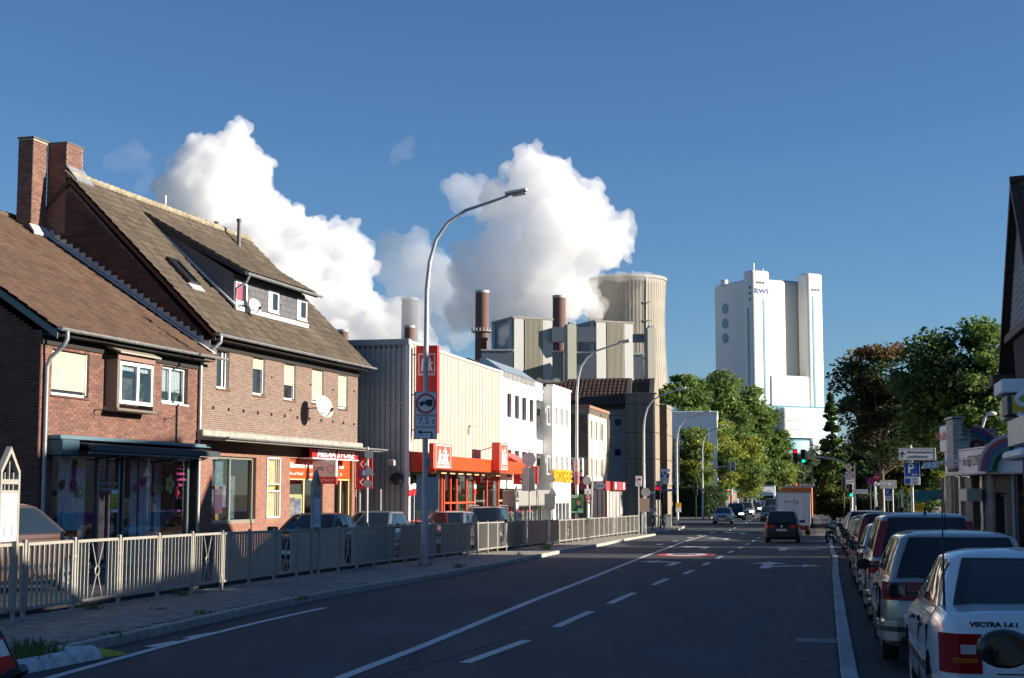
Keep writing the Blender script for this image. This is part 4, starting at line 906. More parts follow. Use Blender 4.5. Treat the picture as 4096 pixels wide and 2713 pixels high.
p0, p1 = K.hit(1890, 1813, (0, -.05, 0)), K.hit(1995, 1781, (0, -.9, 0)); MB().tube([p0, p1], .02, 6).build('stay_rod', MATS['band_dark_red'], sg)
# tall blade sign at the corner, square to the facade
bs = K.root('blade_sign', 'tall red kik blade sign on brackets at the store corner, partly behind the lamp post', 'sign')
xbz = .35; ya, yb = -1.12, -.2
MB().bbox(xbz, xbz + .22, ya, yb, 4.35, 7.85, .03).build('panel', M_RED, bs)
Mb = Matrix.Translation((xbz - .001, (ya + yb) / 2, 7.08)) @ Matrix.Rotation(R(-90), 4, 'Z') @ Matrix.Rotation(R(90), 4, 'X'); kik_logo(bs, .56, .6, Mb)
b = MB(); b.tube([(xbz + .1, -.12, 2.9 + 1.2), (xbz + .1, -.12, 7.9)], .025, 6)
for z in (4.5, 5.9, 7.5): b.tube([(xbz + .1, 0, z), (xbz + .1, -.3, z)], .03, 6)
b.build('bracket', M_METAL, bs)
# ground floor of the store
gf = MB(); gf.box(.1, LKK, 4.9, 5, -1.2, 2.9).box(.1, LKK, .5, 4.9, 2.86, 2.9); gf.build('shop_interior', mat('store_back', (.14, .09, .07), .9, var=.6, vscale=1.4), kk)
MB().box(.1, LKK, .02, 5, -.62, -.55).build('shop_floor', mat('store_floor', (.35, .32, .28), .6), kk)
M_OR2 = mat('post_orange', (.8, .10, .04), .4)
us_ = [1634, 1766, 1775, 1801, 1825, 1864, 1896, 1946, 1992]
for i, u in enumerate(us_): x_ = HX(K, u, .1); MB().box(x_ - .05, x_ + .05, .05, .15, -.6, 2.85 if i not in (1,) else 2.85).build('door_post', M_OR2, kk)
for a, c in ((1740, 1765), (1866, 1894), (1970, 1990)): MB().box(HX(K, a, .2), HX(K, c, .2), .16, .5, -.6, 2.85).build('pier', mat('pier_grey', (.30, .26, .22), .8), kk)
for a, c in zip(us_, us_[1:]): MB().box(HX(K, a, .1) + .05, HX(K, c, .1) - .05, .095, .1, -.55, 2.84).build('pane', M_CG, kk)
MB().box(HX(K, 1775, .1), HX(K, 1896, .1), .06, .14, 1.55, 1.62).build('transom', M_OR2, kk)
M_W_, M_P_, M_K_ = mat('garment_white', (.7, .68, .66), .9), mat('garment_pink', (.7, .04, .25), .9), mat('garment_black', (.03, .03, .03), .9)
rr = random.Random(5)
def rack(x, y, n, lab, cols, tall=1.5):
 t = thing('clothes_rack', lab, 'rack', K.W(x, y, -.55), K.rot, 'clothes racks at the shop entrance')
 MB().tube([(-.5, 0, 0), (-.5, 0, tall), (.5, 0, tall), (.5, 0, 0)], .02, 6).build('rail', M_OR2, t)
 for k in range(n):
  xx = -.45 + .9 * k / (n - 1); w_ = .05; h_ = rr.uniform(.6, 1.0)
  MB().prism([(xx - .02, -.05, tall - .04), (xx - .02, -.2, tall - .12), (xx - .02, -.16, tall - h_), (xx - .02, .16, tall - h_), (xx - .02, .2, tall - .12), (xx - .02, .05, tall - .04)], (w_, 0, 0)).build('garment', cols[k % len(cols)], t)
rack(HX(K, 1655, -.4), -.5, 8, 'rack of white and black clothes under a red price card, at the store corner', [M_W_, M_K_, M_W_, M_P_])
rack(HX(K, 1800, -.2), .9, 7, 'clothes rack with orange red frame behind the left door', [M_OR2, M_W_])
rack(HX(K, 1850, -.2), -.3, 7, 'clothes rack with bright pink garments in the store entrance', [M_P_, M_K_, M_P_])
rack(HX(K, 1925, .6), 1., 8, 'rack of black coats behind the right panes', [M_K_, M_K_, M_W_])
for u, v, lab in ((1642, 1965, 'red and white price card over the corner rack, lower one'), (1657, 1960, 'red and white price card over the corner rack, upper one'), (1900, 1960, 'red and white price card at the right panes')):
 p = K.hit(u, v, (0, -.2, 0)); t = thing('price_card', lab, 'card', K.W(p.x, p.y, p.z), K.rot); MB().box(-.2, .2, -.01, .01, -.2, .05).build('red_half', M_RED, t); MB().box(-.2, .2, -.01, .01, .051, .25).build('white_half', M_SIGNW, t); MB().tube([(0, 0, -.2), (0, 0, -.2 - (p.z + .55 - .2))], .012, 5).build('stem', M_METAL, t)
# alarm siren on the cladding, flood light on the gable
p = K.hit(1872, 1722); t = thing('alarm_siren', 'small white alarm box with red lamp on the cream cladding', 'alarm', K.W(p.x, 0, p.z), K.rot); MB().bbox(-.12, .12, -.14, -.012, -.16, .12, .02).build('box', M_SIGNW, t); MB().lathe([(.05, .12), (.05, .2), (.02, .23)], 10, M=Matrix.Translation((0, -.08, 0))).build('lamp', M_RED, t); MB().tube([(0, -.02, -.16), (-.02, -.02, -1.3)], .01, 5).build('cable', M_METAL, t)
p = K.hit(1562, 1852, (-.6, 0, 0), (1, 0, 0)); t = thing('flood_light', 'flood light and round speaker bracketed on the corrugated gable', 'lamp', K.W(0, p.y, p.z), K.rot)
MB().bbox(-.62, -.4, -.16, .16, -.12, .12, .03).build('housing', M_METAL, t); MB().tube([(-.015, 0, .25), (-.4, 0, .1)], .03, 6).build('bracket', M_METAL, t); MB().lathe([(.2, 0), (.24, .08), (.24, .2), (.1, .24)], 18, M=Matrix.Translation((-.28, -.1, -.6)) @ Matrix.Rotation(R(90), 4, 'Y')).build('speaker', M_BLACK, t, 40)
# ================================================================== white building with the savings bank
w0 = K.W(LKK, 0, 0); Wf = Frame((w0.x, w0.y), 13.3, 0.)
LW = HX(Wf, 2172); ZW = 8.1
wh = Wf.root('office_building', 'white rendered two window row building with zinc roof edge beside the discounter', 'building')
whs = [HR(Wf, 2030, 2048, 1572, 1668), HR(Wf, 2061, 2078, 1580, 1674), HR(Wf, 2091, 2107, 1588, 1680), HR(Wf, 2120, 2136, 1597, 1686)]
zt_, zb_ = whs[0][3], whs[0][2]
whs = [[q[0], q[1], zb_, zt_] for q in whs]; whs2 = [[q[0], q[1], zb_ - 3.0, zt_ - 2.85] for q in whs]
rec = [HX(Wf, 2146), LW - .02]; holes = whs + whs2 + [[rec[0], rec[1], zb_ - .9, zt_ + .1], [rec[0], rec[1], zb_ - 3.6, zt_ - 2.85]]
b = MB(); wall_boxes(b, .05, LW, 2.25, ZW, holes, .02, .35); b.box(.05, LW, 12, 12.3, -1.5, ZW).box(.05, LW, .35, 12, ZW - .3, ZW - .2).build('wall', M_WHITEW, wh)
for q in whs + whs2: window(wh, *q, y=.16, frame=mat('frame_anthracite', (.05, .05, .06), .4), fw=.06)
for zq in (0, -2.95): window(wh, rec[0] + .02, rec[1], zb_ - .8 + zq, zt_ + .1 + zq, y=.32, sashes=2, fw=.05, curtain=.5)
MB().prism([(.4, -.05, ZW), (.4, .9, ZW + .65), (.4, 1.2, ZW + .65), (.4, 1.2, ZW)], (LW * .78, 0, 0)).build('zinc_roof', mat('zinc_bright', (.5, .58, .62), .35, .6), wh)
for k in range(26): MB().box(.42 + k * LW * .78 / 26, .5 + k * LW * .78 / 26, -.02, .02, ZW - .35, ZW - .02).build('zinc_drip', M_ZINCD, wh)
MB().bbox(LW * .8, LW, -.05, .35, ZW - .5, ZW - .42, .01).build('coping', M_WHITEW, wh)
# savings bank ground floor
sbx = [HX(Wf, 2003, -.7), HX(Wf, 2170, -.7)]
MB().bbox(.2, LW - .1, -.75, -.02, 1.35, 2.18, .06).build('fascia_box', mat('fascia_grey', (.36, .35, .33), .4, .2), wh)
MB().box(.05, LW, 1.8, 1.85, -1.2, 2.25).build('bank_interior', mat('bank_back', (.30, .30, .24), .9, var=.4, vscale=1.5), wh)
for k in range(9):
 xx = .15 + k * (LW - .3) / 8; MB().box(xx - .04, xx + .04, .05, .15, -.9, 1.4).build('mullion', M_METAL, wh)
 if k < 8: MB().box(xx + .04, xx + (LW - .3) / 8 - .04, .095, .1, -.9, 1.38).build('pane', M_CG, wh)
 if k in (1, 3, 5): MB().box(xx + .1, xx + (LW - .3) / 8 - .06, .08, .09, 1.02, 1.33).build('red_label', M_RED, wh)
 if k % 2 == 0 and k < 8: 
  g_ = MB()
  for r_ in range(5): g_.box(xx + .06, xx + (LW - .3) / 8 - .06, .2, .22, -.8 + r_ * .42, -.45 + r_ * .42)
  g_.build('glass_block', mat('glass_block', (.45, .48, .42), .3), wh)
t = Wf.root('bank_sign', 'square red bank sign with a white S under a dot, standing out over the pavement', 'sign'); p = Wf.hit(2164, 1868, (0, -.9, 0))
sx = HX(Wf, 2142, -1.45); MB().bbox(sx, sx + .18, -1.55, -.3, 2.45, 3.35, .02).build('box', M_RED, t)
b = MB(); Ms_ = Matrix.Translation((sx - .004, -.92, 2.83)) @ Matrix.Rotation(R(-90), 4, 'Z') @ Matrix.Rotation(R(90), 4, 'X')
for r_ in ((-.27, .27, .12, .2), (-.27, .27, -.07, .01), (-.27, .27, -.27, -.19), (-.27, -.19, .01, .12), (.19, .27, -.19, -.07)): b.box(*r_, 0, .012, M=Ms_)
b.lathe([(.09, 0), (.09, .012)], 16, M=Ms_ @ Matrix.Translation((0, .32, 0))); b.build('letter', M_TXTW, t)
# ================================================================== second white building with the pharmacy lettering
v0 = Wf.W(LW, -.55, 0); Vf = Frame((v0.x, v0.y), 13.3, 0.)
LV = HX(Vf, 2282)
vh = Vf.root('office_building', 'white building with four narrow windows per floor and yellow pharmacy lettering', 'building')
vw = [HR(Vf, a, c, 1622, 1700) for a, c in ((2197, 2209), (2219, 2231), (2240, 2252), (2262, 2272))]
z1_ = vw[0][3]; z0_ = vw[0][2]; vw = [[q[0], q[1], z0_, z1_] for q in vw]; vw2 = [[q[0], q[1], z0_ - 2.75, z1_ - 2.75] for q in vw]
gfl = [HX(Vf, 2222) , LV - .25, -1.2, 1.55]
b = MB(); wall_boxes(b, 0, LV, -1.5, ZW - .15, vw + vw2 + [gfl], 0, .3); b.box(0, .3, .3, 11, -1.5, ZW - .15).box(LV - .3, LV, .3, 11, -1.5, ZW - .15).build('wall', M_WHITEW, vh)
MB().bbox(-.06, LV + .05, -.06, .35, ZW - .15, ZW - .03, .01).build('coping', M_WHITEW, vh)
MB().prism([(.3, .9, ZW - .2), (.3, 5, ZW + 1.6), (.3, 9.5, ZW - .2)], (LV + 3, 0, 0)).build('roof', M_TILE1, vh)
for q in vw + vw2: window(vh, *q, y=.12, fw=.09, curtain=.3)
MB().box(gfl[0], gfl[1], 1.2, 1.25, -1.2, 1.6).build('shop_interior', mat('apo_back', (.45, .45, .40), .9, var=.4, vscale=2), vh)
f = MB(); n_ = 4
for k in range(n_ + 1): xx = gfl[0] + (gfl[1] - gfl[0]) * k / n_; f.box(xx - .06, xx + .06, .05, .16, -1.2, 1.55)
f.box(gfl[0], gfl[1], .055, .155, 1.45, 1.55); f.box(gfl[0], gfl[1], .055, .155, -.4, -.3); ff = f.build('shop_front', M_WHITE, vh)
MB().box(gfl[0], gfl[1], .1, .105, -1.1, 1.45).build('pane', M_CG, ff)
t = Vf.root('shop_letters', 'large yellow APOTHEKE letters across the white front', 'lettering'); p0, p1 = Vf.hit(2203, 1905), Vf.hit(2280, 1905)
text('APOTHEKE', .95, mat('letter_yellow', (.85, .42, .01), .5), t, FACE((p0.x + p1.x) / 2, -.09, p0.z), .12, font_w=(p1.x - p0.x) / 4.9, offset=.02)
# ================================================================== brown brick building with cream front, round-cornered sign
Bf = Frame((P(2355, 1978, 97).x, 97.), 12.5, 0.); LB = HX(Bf, 2432)
bh = Bf.root('apartment_building', 'flat roofed building with brown brick end wall and cream front behind the red pavilion', 'building')
M_BR3 = mat('brick_umber', (.14, .115, .085), .85, var=.15, vscale=2, pieces=.25)
ZB = Bf.hit(2355, 1627).z
bw_ = [HR(Bf, a, c, 1682, 1755) for a, c in ((2363, 2370), (2382, 2388), (2401, 2413))]
zz1 = bw_[0][3]; zz0 = bw_[0][2]; bw_ = [[q[0], q[1], zz0, zz1] for q in bw_]; bw2 = [[q[0], q[1], zz0 - 2.45, zz1 - 2.45] for q in bw_]
b = MB(); wall_boxes(b, .3, LB - .6, -1.5, ZB - .45, bw_ + bw2, 0, .3); b.build('front_wall', M_CREAM, bh)
for q in bw_ + bw2: window(bh, *q, y=.12, fw=.08, curtain=.4)
MB().box(0, .3, 0.02, 10, -1.5, ZB - .45).box(0, LB, -.04, .3, ZB - .45, ZB - .1).box(LB - .6, LB, -.1, .3, -1.5, ZB - .46).box(0, LB, 10, 10.3, -1.5, ZB - .1).box(0, .3, .3, 10, ZB - .45, ZB - .1).build('brick_wall', mat('mortar_grey', (.30, .27, .22), .9), bh)
rows = brick_rows(-10, -.02, -1., ZB - .46, M=Matrix.Rotation(R(-90), 4, 'Z'), bl=.26, bh=.105) + brick_rows(0, LB, ZB - .44, ZB - .12, M=Matrix.Translation((0, -.05, 0)), bl=.26, bh=.105) + brick_rows(LB - .6, LB, -1, ZB - .46, M=Matrix.Translation((0, -.11, 0)), bl=.26, bh=.105)
replicate('brick', MB().box(-.5, .5, -.012, .02, -.045, .045), M_BR3, rows, bh, 150)
MB().bbox(-.08, LB + .08, -.12, 10, ZB - .1, ZB + .1, .02).build('roof_edge', mat('roof_edge_rust', (.32, .17, .10), .7), bh)
t = Bf.root('sign', 'white rounded BAYER sign with green and blue stripes on the brown brick end wall', 'sign')
yb_ = Bf.hit(2280, 1900, (-.2, 0, 0), (1, 0, 0)).y; ya_ = Bf.hit(2334, 1900, (-.2, 0, 0), (1, 0, 0)).y; zt2 = Bf.hit(2300, 1832, (-.2, 0, 0), (1, 0, 0)).z; zb2 = Bf.hit(2300, 1907, (-.2, 0, 0), (1, 0, 0)).z
MB().bbox(-.35, -.05, ya_, yb_, zb2, zt2, .05).build('box', M_SIGNW, t)
hq = zt2 - zb2; MB().box(-.36, -.352, ya_ + .01, yb_ - .01, zb2 + hq * .33, zb2 + hq * .38).build('green_stripe', mat('stripe_green', (.15, .5, .05), .5), t); MB().box(-.36, -.352, ya_ + .01, yb_ - .01, zb2 + hq * .26, zb2 + hq * .31).build('blue_stripe', mat('stripe_blue', (.02, .2, .5), .5), t)
Mt = Matrix.Translation((-.356, (ya_ + yb_) / 2, zb2 + hq * .7)) @ Matrix.Rotation(R(-90), 4, 'Z') @ Matrix.Rotation(R(90), 4, 'X')
text('BAYER', .22, M_TXTK, t, Mt, .004); b = MB(); b.tube([(.33 * math.cos(k * .2618), .33 * math.sin(k * .2618), 0) for k in range(25)], .012, 4, M=Mt, caps=False); b.build('ring', M_TXTK, t)
# red pavilion
Of = Frame((P(2368, 1978, 96.2).x, 95.4), 12.5, 0.)
pv = Of.root('pavilion', 'low glazed pavilion with dark red fascia reading Otten', 'pavilion')
M_OTT = mat('fascia_dark_red', (.42, .05, .06), .5)
LO = 7.; yo = Of.hit(2425, 1900, (0, 0, 0), (1, 0, 0)).y; zo1 = Of.hit(2400, 1925, (0, 0, 0), (1, 0, 0)).z; zo0 = Of.hit(2400, 1962, (0, 0, 0), (1, 0, 0)).z
MB().bbox(0, 1.6, yo, 2.5, zo0, zo1, .02).bbox(1.6, LO, yo - .25, 2.5, zo0 + .02, zo1 - .02, .02).build('fascia', M_OTT, pv)
Mt = Matrix.Translation((-.006, (yo + 0) / 2, (zo0 + zo1) / 2)) @ Matrix.Rotation(R(-90), 4, 'Z') @ Matrix.Rotation(R(90), 4, 'X')
MB().lathe([(.5, 0), (.5, .01)], 28, M=Mt @ Matrix.Diagonal((abs(yo) * .9, .5, 1, 1))).build('oval', M_SIGNW, pv); text('Otten', .32, M_TXTK, pv, Mt @ Matrix.Translation((0, 0, .012)), .004)
for xx in (2.2, 5.8): MB().lathe([(.5, 0), (.5, .01)], 20, M=FACE(xx, yo - .256, (zo0 + zo1) / 2) @ Matrix.Diagonal((.7, .5, 1, 1))).build('oval', M_SIGNW, pv)
b = MB()
for k in range(4): yy = yo * (1 - k / 3); b.box(.02, .1, yy - .035, yy + .035, -.65, zo0)
for k in range(6): xx = .05 + k * (LO - .1) / 5; b.box(xx - .03, xx + .03, yo, yo + .08, -.65, zo0)
b.build('window_frame', M_OTT, pv)
MB().box(.05, .06, yo + .05, -.0, -.65, zo0).box(.1, LO - .05, yo + .04, yo + .05, -.65, zo0).build('pane', mat('frosted_pane', (.55, .58, .52), .3), pv)
MB().box(LO - .1, LO, yo, 2.5, -.65, zo0).box(0, LO, .0, 2.5, -.7, -.6).build('wall', M_CREAM, pv)
# ================================================================== bank block with tiled roof
Q = Frame((P(2623, 1978, 118).x, 118.), 11.5, 0.)
qb = Q.root('bank_building', 'brown panelled four storey bank block with dark tiled roof at the street corner', 'building')
M_PAN = mat('panel_brown', (.23, .185, .135), .65, var=.08, vscale=.6, streak=.1); M_PANL = mat('panel_beige', (.28, .23, .17), .65, var=.08, vscale=.6)
M_PANG = mat('panel_grey', (.28, .27, .26), .7, var=.08, vscale=.6)
ZQ = Q.hit(2560, 1576, (0, 0, 0), (1, 0, 0)).z; yq = Q.hit(2503, 1700, (0, 0, 0), (1, 0, 0)).y
zj = [-1., Q.hit(2560, 1942, (0, 0, 0), (1, 0, 0)).z, Q.hit(2560, 1836, (0, 0, 0), (1, 0, 0)).z, Q.hit(2560, 1730, (0, 0, 0), (1, 0, 0)).z, Q.hit(2560, 1617, (0, 0, 0), (1, 0, 0)).z, ZQ]
MB().box(.12, 3.2, .12, yq - .02, -1, ZQ - .05).box(3.2, 17, 1.4, 14, -1, ZQ - .1).build('core', mat('joint_dark', (.05, .04, .03), .8), qb)
def pan(x0, x1, y0, y1, z0, z1, m): MB().bbox(x0, x1, y0, y1, z0, z1, .02).build('panel', m, qb)
for a, c in zip(zj, zj[1:]):
 for k in range(3): yy = .08 + k * (yq - .08) / 3; pan(0, .12, yy + .02, yy + (yq - .08) / 3 - .02, a + .02, c - .02, M_PAN)
 for k in range(3): xx = .0 + k * 1.05; pan(xx + .02, xx + 1.03, -.02, .1, a + .02, c - .02, M_PANL)
 for k in range(4): xx = 5.4 + k * 1.05; pan(xx + .02, xx + 1.03, -.4, .1, a + .02, min(c, ZQ - .5) - .02, M_PANL)
b = MB()
for k in range(4): yy = .06 + k * (yq - .08) / 3; b.box(-.07, -.001, yy - .03, yy + .03, -1, ZQ)
b.build('pilaster', M_PAN, qb)
MB().box(5.3, 9.7, -.36, 6, -1, ZQ - .55).build('bay_core', MATS['joint_dark'], qb)
MB().box(3.2, 5.4, 1.35, 1.4, 4.5, ZQ - .4).box(3.2, 5.4, 1.3, 1.35, 3.2, 3.7).build('recess_panel', mat('recess_cream', (.7, .62, .5), .6), qb)
# grey recessed wing left of the tower with three small square windows
xg = 2.4; yg2 = Q.hit(2400, 1700, (xg, 0, 0), (1, 0, 0)).y + 4
wq = []
for (v0_, v1_) in ((1677, 1702), (1796, 1823), (1915, 1930)):
 a_ = Q.hit(2459, v0_, (xg, 0, 0), (1, 0, 0)); c_ = Q.hit(2484, v1_, (xg, 0, 0), (1, 0, 0)); wq.append([-a_.y, -c_.y, c_.z, a_.z])
Mg_ = Matrix.Translation((xg, 0, 0)) @ Matrix.Rotation(R(-90), 4, 'Z'); ZG = Q.hit(2470, 1620, (xg, 0, 0), (1, 0, 0)).z
b = MB(); wall_boxes(b, -yg2, -yq - .0, -1, ZG, wq[:2], 0, .3, 0, Mg_); b.build('wing_wall', M_PANG, qb)
b = MB()
for z in (zj[1], zj[2], zj[3], (zj[3] + ZG) / 2 + .3, (zj[2] + zj[3]) / 2): b.box(-yg2, -yq, -.012, -.001, z - .02, z + .02, 0, Mg_)
b.build('panel_joint', mat('joint_grey', (.15, .14, .14), .8), qb)
for q in wq[:2]:
 f = MB(); wall_boxes(f, q[0], q[1], q[2], q[3], [[q[0] + .08, q[1] - .08, q[2] + .08, q[3] - .08]], -.03, .1, 0, Mg_); f = f.build('window', M_BLACK, qb); MB().box(q[0] + .08, q[1] - .08, .04, .05, q[2] + .08, q[3] - .08, 0, Mg_).build('pane', mat('pane_blue', (.01, .03, .06), .08), f)
# tiled roofs
M_TILE3 = mat('roof_tile_dark', (.085, .045, .03), .7, var=.2, vscale=1, pieces=.2)
pt = R(62); TB = tile_base(.34, .5)
zr1 = Q.hit(2540, 1521, (1, 0, 0), (1, 0, 0)).z
hs = zr1 - ZQ; usq = Vector((math.cos(pt), 0, math.sin(pt)))
MB().prism([(.15, .1, ZQ), (hs / math.tan(pt) + .15, .1, zr1), (3.1, .1, zr1), (3.1, .1, ZQ)], (0, yq - .1, 0)).build('roof', M_BATTEN, qb)
tq = tile_rows((.1, yq - .2, ZQ), (0, -1, 0), usq, hs / math.sin(pt) + .0, .35, yq - .3, .34, .45)
MB().bbox(-.05, .3, -.15, yq + .1, ZQ - .02, ZQ + .08, .02).build('cornice', M_PAN, qb)
for yy in (.05, yq - .45): MB().prism([(-.02, yy, ZQ + .05), (hs / math.tan(pt) + .0, yy, zr1 + .12), (3.2, yy, zr1 + .12), (3.2, yy, ZQ)], (0, .38, 0)).build('roof_fin', M_PANL, qb)
# wing roofs: sloping dark tiles rising away and to the left
zr2 = Q.hit(2440, 1523, (4.5, 0, 0), (1, 0, 0)).z
sl = math.hypot(2.6, zr2 - ZG); usw = Vector((2.6, 0, zr2 - ZG)).normalized()
MB().prism([(xg - .3, yq, ZG - .05), (xg - .3, yg2 + 1.5, ZG - .05), (xg + 2.3, yg2 - 1.0, zr2 - .05), (xg + 2.3, yq, zr2 - .05)], (.1, 0, -.25)).build('roof', M_BATTEN, qb)
tq += tile_rows((xg - .35, yg2 + 1.5, ZG), (0, -1, 0), usw, sl, lambda s: .2 + 2.5 * s / sl, yg2 + 1.5 - yq - .1, .34, .45)
# hipped roof over the rear wing
hx, hy0, hy1 = 6., yq + 2., yq + 13.; zr3 = zr2 + .3
MB().prism([(hx, hy0, ZG - .6), (hx, hy1, ZG - .6), (hx + 5, hy1 - 4, zr3), (hx + 5, hy0 + 3, zr3)], (.2, 0, -.2)).box(hx + .4, hx + 9, hy0 + .5, hy1 - .5, -1, ZG - .6).build('rear_wing', M_PANG, qb)
ush = Vector((5, 0, zr3 - ZG + .6)).normalized(); shl = math.hypot(5, zr3 - ZG + .6)
tq += tile_rows((hx - .1, hy1, ZG - .55), (0, -1, 0), ush, shl, lambda s: 4 * s / shl, lambda s: (hy1 - hy0) - 3 * s / shl, .34, .45)
replicate('roof_tile', TB, M_TILE3, tq, qb, 300, 40)
MB().box(9.8, 17, 1.4, 12, -1, ZQ - 1.2).build('rear_block', M_PAN, qb)
t = Q.root('vertical_sign', 'narrow blue vertical bank sign lettered VOLKSBANK on the far edge of the brown block', 'sign')
MB().bbox(9.9, 10.05, -.95, -.42, zj[1] + .1, zj[3] - .3, .01).build('board', mat('sign_blue_pale', (.18, .26, .38), .5), t)
for k, ch in enumerate('VOLKSBANK'): text(ch, .42, M_TXTW, t, Matrix.Translation((9.895, -.68, zj[3] - .65 - k * .5)) @ Matrix.Rotation(R(-90), 4, 'Z') @ Matrix.Rotation(R(90), 4, 'X'), .003)
# white block behind the trees
Z_ = Frame((P(2692, 1978, 175).x, 175.), 8, 0.); t = Z_.root('office_building', 'low white block half hidden by the plane trees past the bank', 'building')
zt9 = Z_.hit(2800, 1645, (0, 0, 0), (1, 0, 0)).z; ya9 = Z_.hit(2868, 1700, (0, 0, 0), (1, 0, 0)).y; yb9 = Z_.hit(2680, 1700, (0, 0, 0), (1, 0, 0)).y
MB().box(0, 14, ya9, yb9 + 6, 0, zt9 - .4).build('wall', mat('block_pale', (.8, .82, .82), .7, streak=.1), t); MB().bbox(-.15, 14.1, ya9 - .1, yb9 + 6, zt9 - .4, zt9, .05).build('roof_edge', M_WHITEW, t)
for k in range(6):
 yy = ya9 + 1 + k * 2.; f = MB().box(-.06, -.001, yy, yy + 1.3, zt9 - 3.4, zt9 - 2.).build('window', M_WHITE, t); MB().box(-.075, -.061, yy + .1, yy + 1.2, zt9 - 3.3, zt9 - 2.1).build('pane', M_GLASS, f)
# ================================================================== right side: pharmacy pavilion
FACER = lambda x, y, z: Matrix.Translation((x, y, z)) @ Matrix.Rotation(R(180), 4, 'Z') @ Matrix.Rotation(R(90), 4, 'X')
A = Frame((14.45, 46.4), 4., 0.)
ap = A.root('pharmacy', 'low pharmacy pavilion with white lettered fascia, pale brick pillars and rainbow arch', 'shop')
M_BRW = mat('brick_white', (.62, .59, .52), .8, var=.1, vscale=2, pieces=.15); M_FASW = mat('fascia_white', (.8, .82, .84), .45, var=.05, vscale=1); M_BRT = mat('brick_tan', (.26, .19, .14), .8, var=.1, vscale=2, pieces=.15)
LA = HX(A, 3775); zf0 = 2.62; zf1 = 3.42; GA = -.26
MB().bbox(0, LA, -.5, 0, zf0, zf1 - .06, .01).build('fascia', M_FASW, ap); MB().bbox(-.03, LA + .03, -.5, .05, zf0 - .05, zf0 - .002, .01).bbox(-.03, LA + .03, -.5, .03, zf1 - .058, zf1, .01).build('fascia_trim', M_METAL, ap)
M_TW = mat('lettering_wine', (.22, .03, .04), .6); M_TG = mat('lettering_grey', (.18, .19, .20), .6)
for s_, u, sz, m_, fw_ in (('EIZI-COSMETIC', 3898, .48, M_TW, .62), ('Blick fang', 3862, .4, M_TG, .7), ('Hair', 3823, .3, M_TG, .7), ('Foto', 3805, .3, M_TG, .7), ('i', 3794, .5, M_TW, 1.), ('Uhr', 3782, .3, M_TG, .7)):
 text(s_, sz, m_, ap, FACER(HX(A, u), .006, (zf0 + zf1) / 2 - .03), .003, font_w=fw_)
MB().box(-.1, LA + .6, -9, -.6, zf1 - .3, zf1 - .2).build('flat_roof', MATS['bitumen'], ap)
# street front below the fascia
yb_ = -.75
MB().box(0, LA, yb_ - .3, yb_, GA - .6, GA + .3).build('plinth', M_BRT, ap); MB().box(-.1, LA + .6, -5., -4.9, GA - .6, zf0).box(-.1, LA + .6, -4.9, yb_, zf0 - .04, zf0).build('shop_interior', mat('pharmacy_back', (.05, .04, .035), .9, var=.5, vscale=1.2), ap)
cols = [3762, 3775, 3800, 3812, 3832, 3882, 3920, 3940]
for i, u in enumerate(cols):
 x_ = HX(A, u, yb_); c = MB().box(x_ - .12, x_ + .12, yb_ - .25, yb_ + .02, GA - .5, zf0 - .05).build('pillar', M_METAL if i in (1, 4, 6) else M_MORTD, ap)
 if i not in (1, 4, 6): replicate('brick', BRICK, M_BRT, brick_rows(-x_ - .12, -x_ + .12, GA - .3, zf0 - .1, M=Matrix.Translation((0, yb_ + .02, 0)) @ Matrix.Rotation(R(180), 4, 'Z')), c, 40)
MB().box(HX(A, 3882, yb_), HX(A, 3840, yb_), yb_ - .2, yb_ - .1, GA - .5, zf0 - .1).build('shutter', mat('shutter_grey', (.13, .115, .10), .6), ap)
b = MB(); x0, x1 = HX(A, 3882, yb_), HX(A, 3840, yb_)
for k in range(26): b.box(x0, x1, yb_ - .1, yb_ - .085, GA + .1 + k * .1, GA + .17 + k * .1)
b.build('shutter_slats', MATS['shutter_grey'], ap)['kind'] = 'stuff'
for a_, c_ in ((3800, 3775), (3832, 3812), (3920, 3890)): MB().box(HX(A, a_, yb_), HX(A, c_, yb_), yb_ - .1, yb_ - .09, GA, zf0 - .1).build('pane', M_CG, ap)
t = A.root('box_lamp', 'small white box sign hanging under the pharmacy fascia', 'sign'); x_ = HX(A, 3880, -.3); MB().bbox(x_ - .1, x_ + 1.0, -.62, -.1, 1.72, 2.14, .03).build('box', mat('box_cream', (.6, .58, .5), .5), t); MB().tube([(x_ + .4, -.35, 2.14), (x_ + .4, -.35, zf0)], .03, 6).build('hanger', M_METAL, t)
t = A.root('mailbox', 'dark red mailbox on the pharmacy wall', 'mailbox'); x_ = HX(A, 3868, -.6); MB().bbox(x_ - .3, x_ + .3, -.74, -.5, -.05, .6, .05).build('box', mat('mail_red', (.25, .01, .015), .5), t); MB().box(x_ - .15, x_ + .15, -.5, -.49, .25, .3).build('slot', M_SIGNW, t)
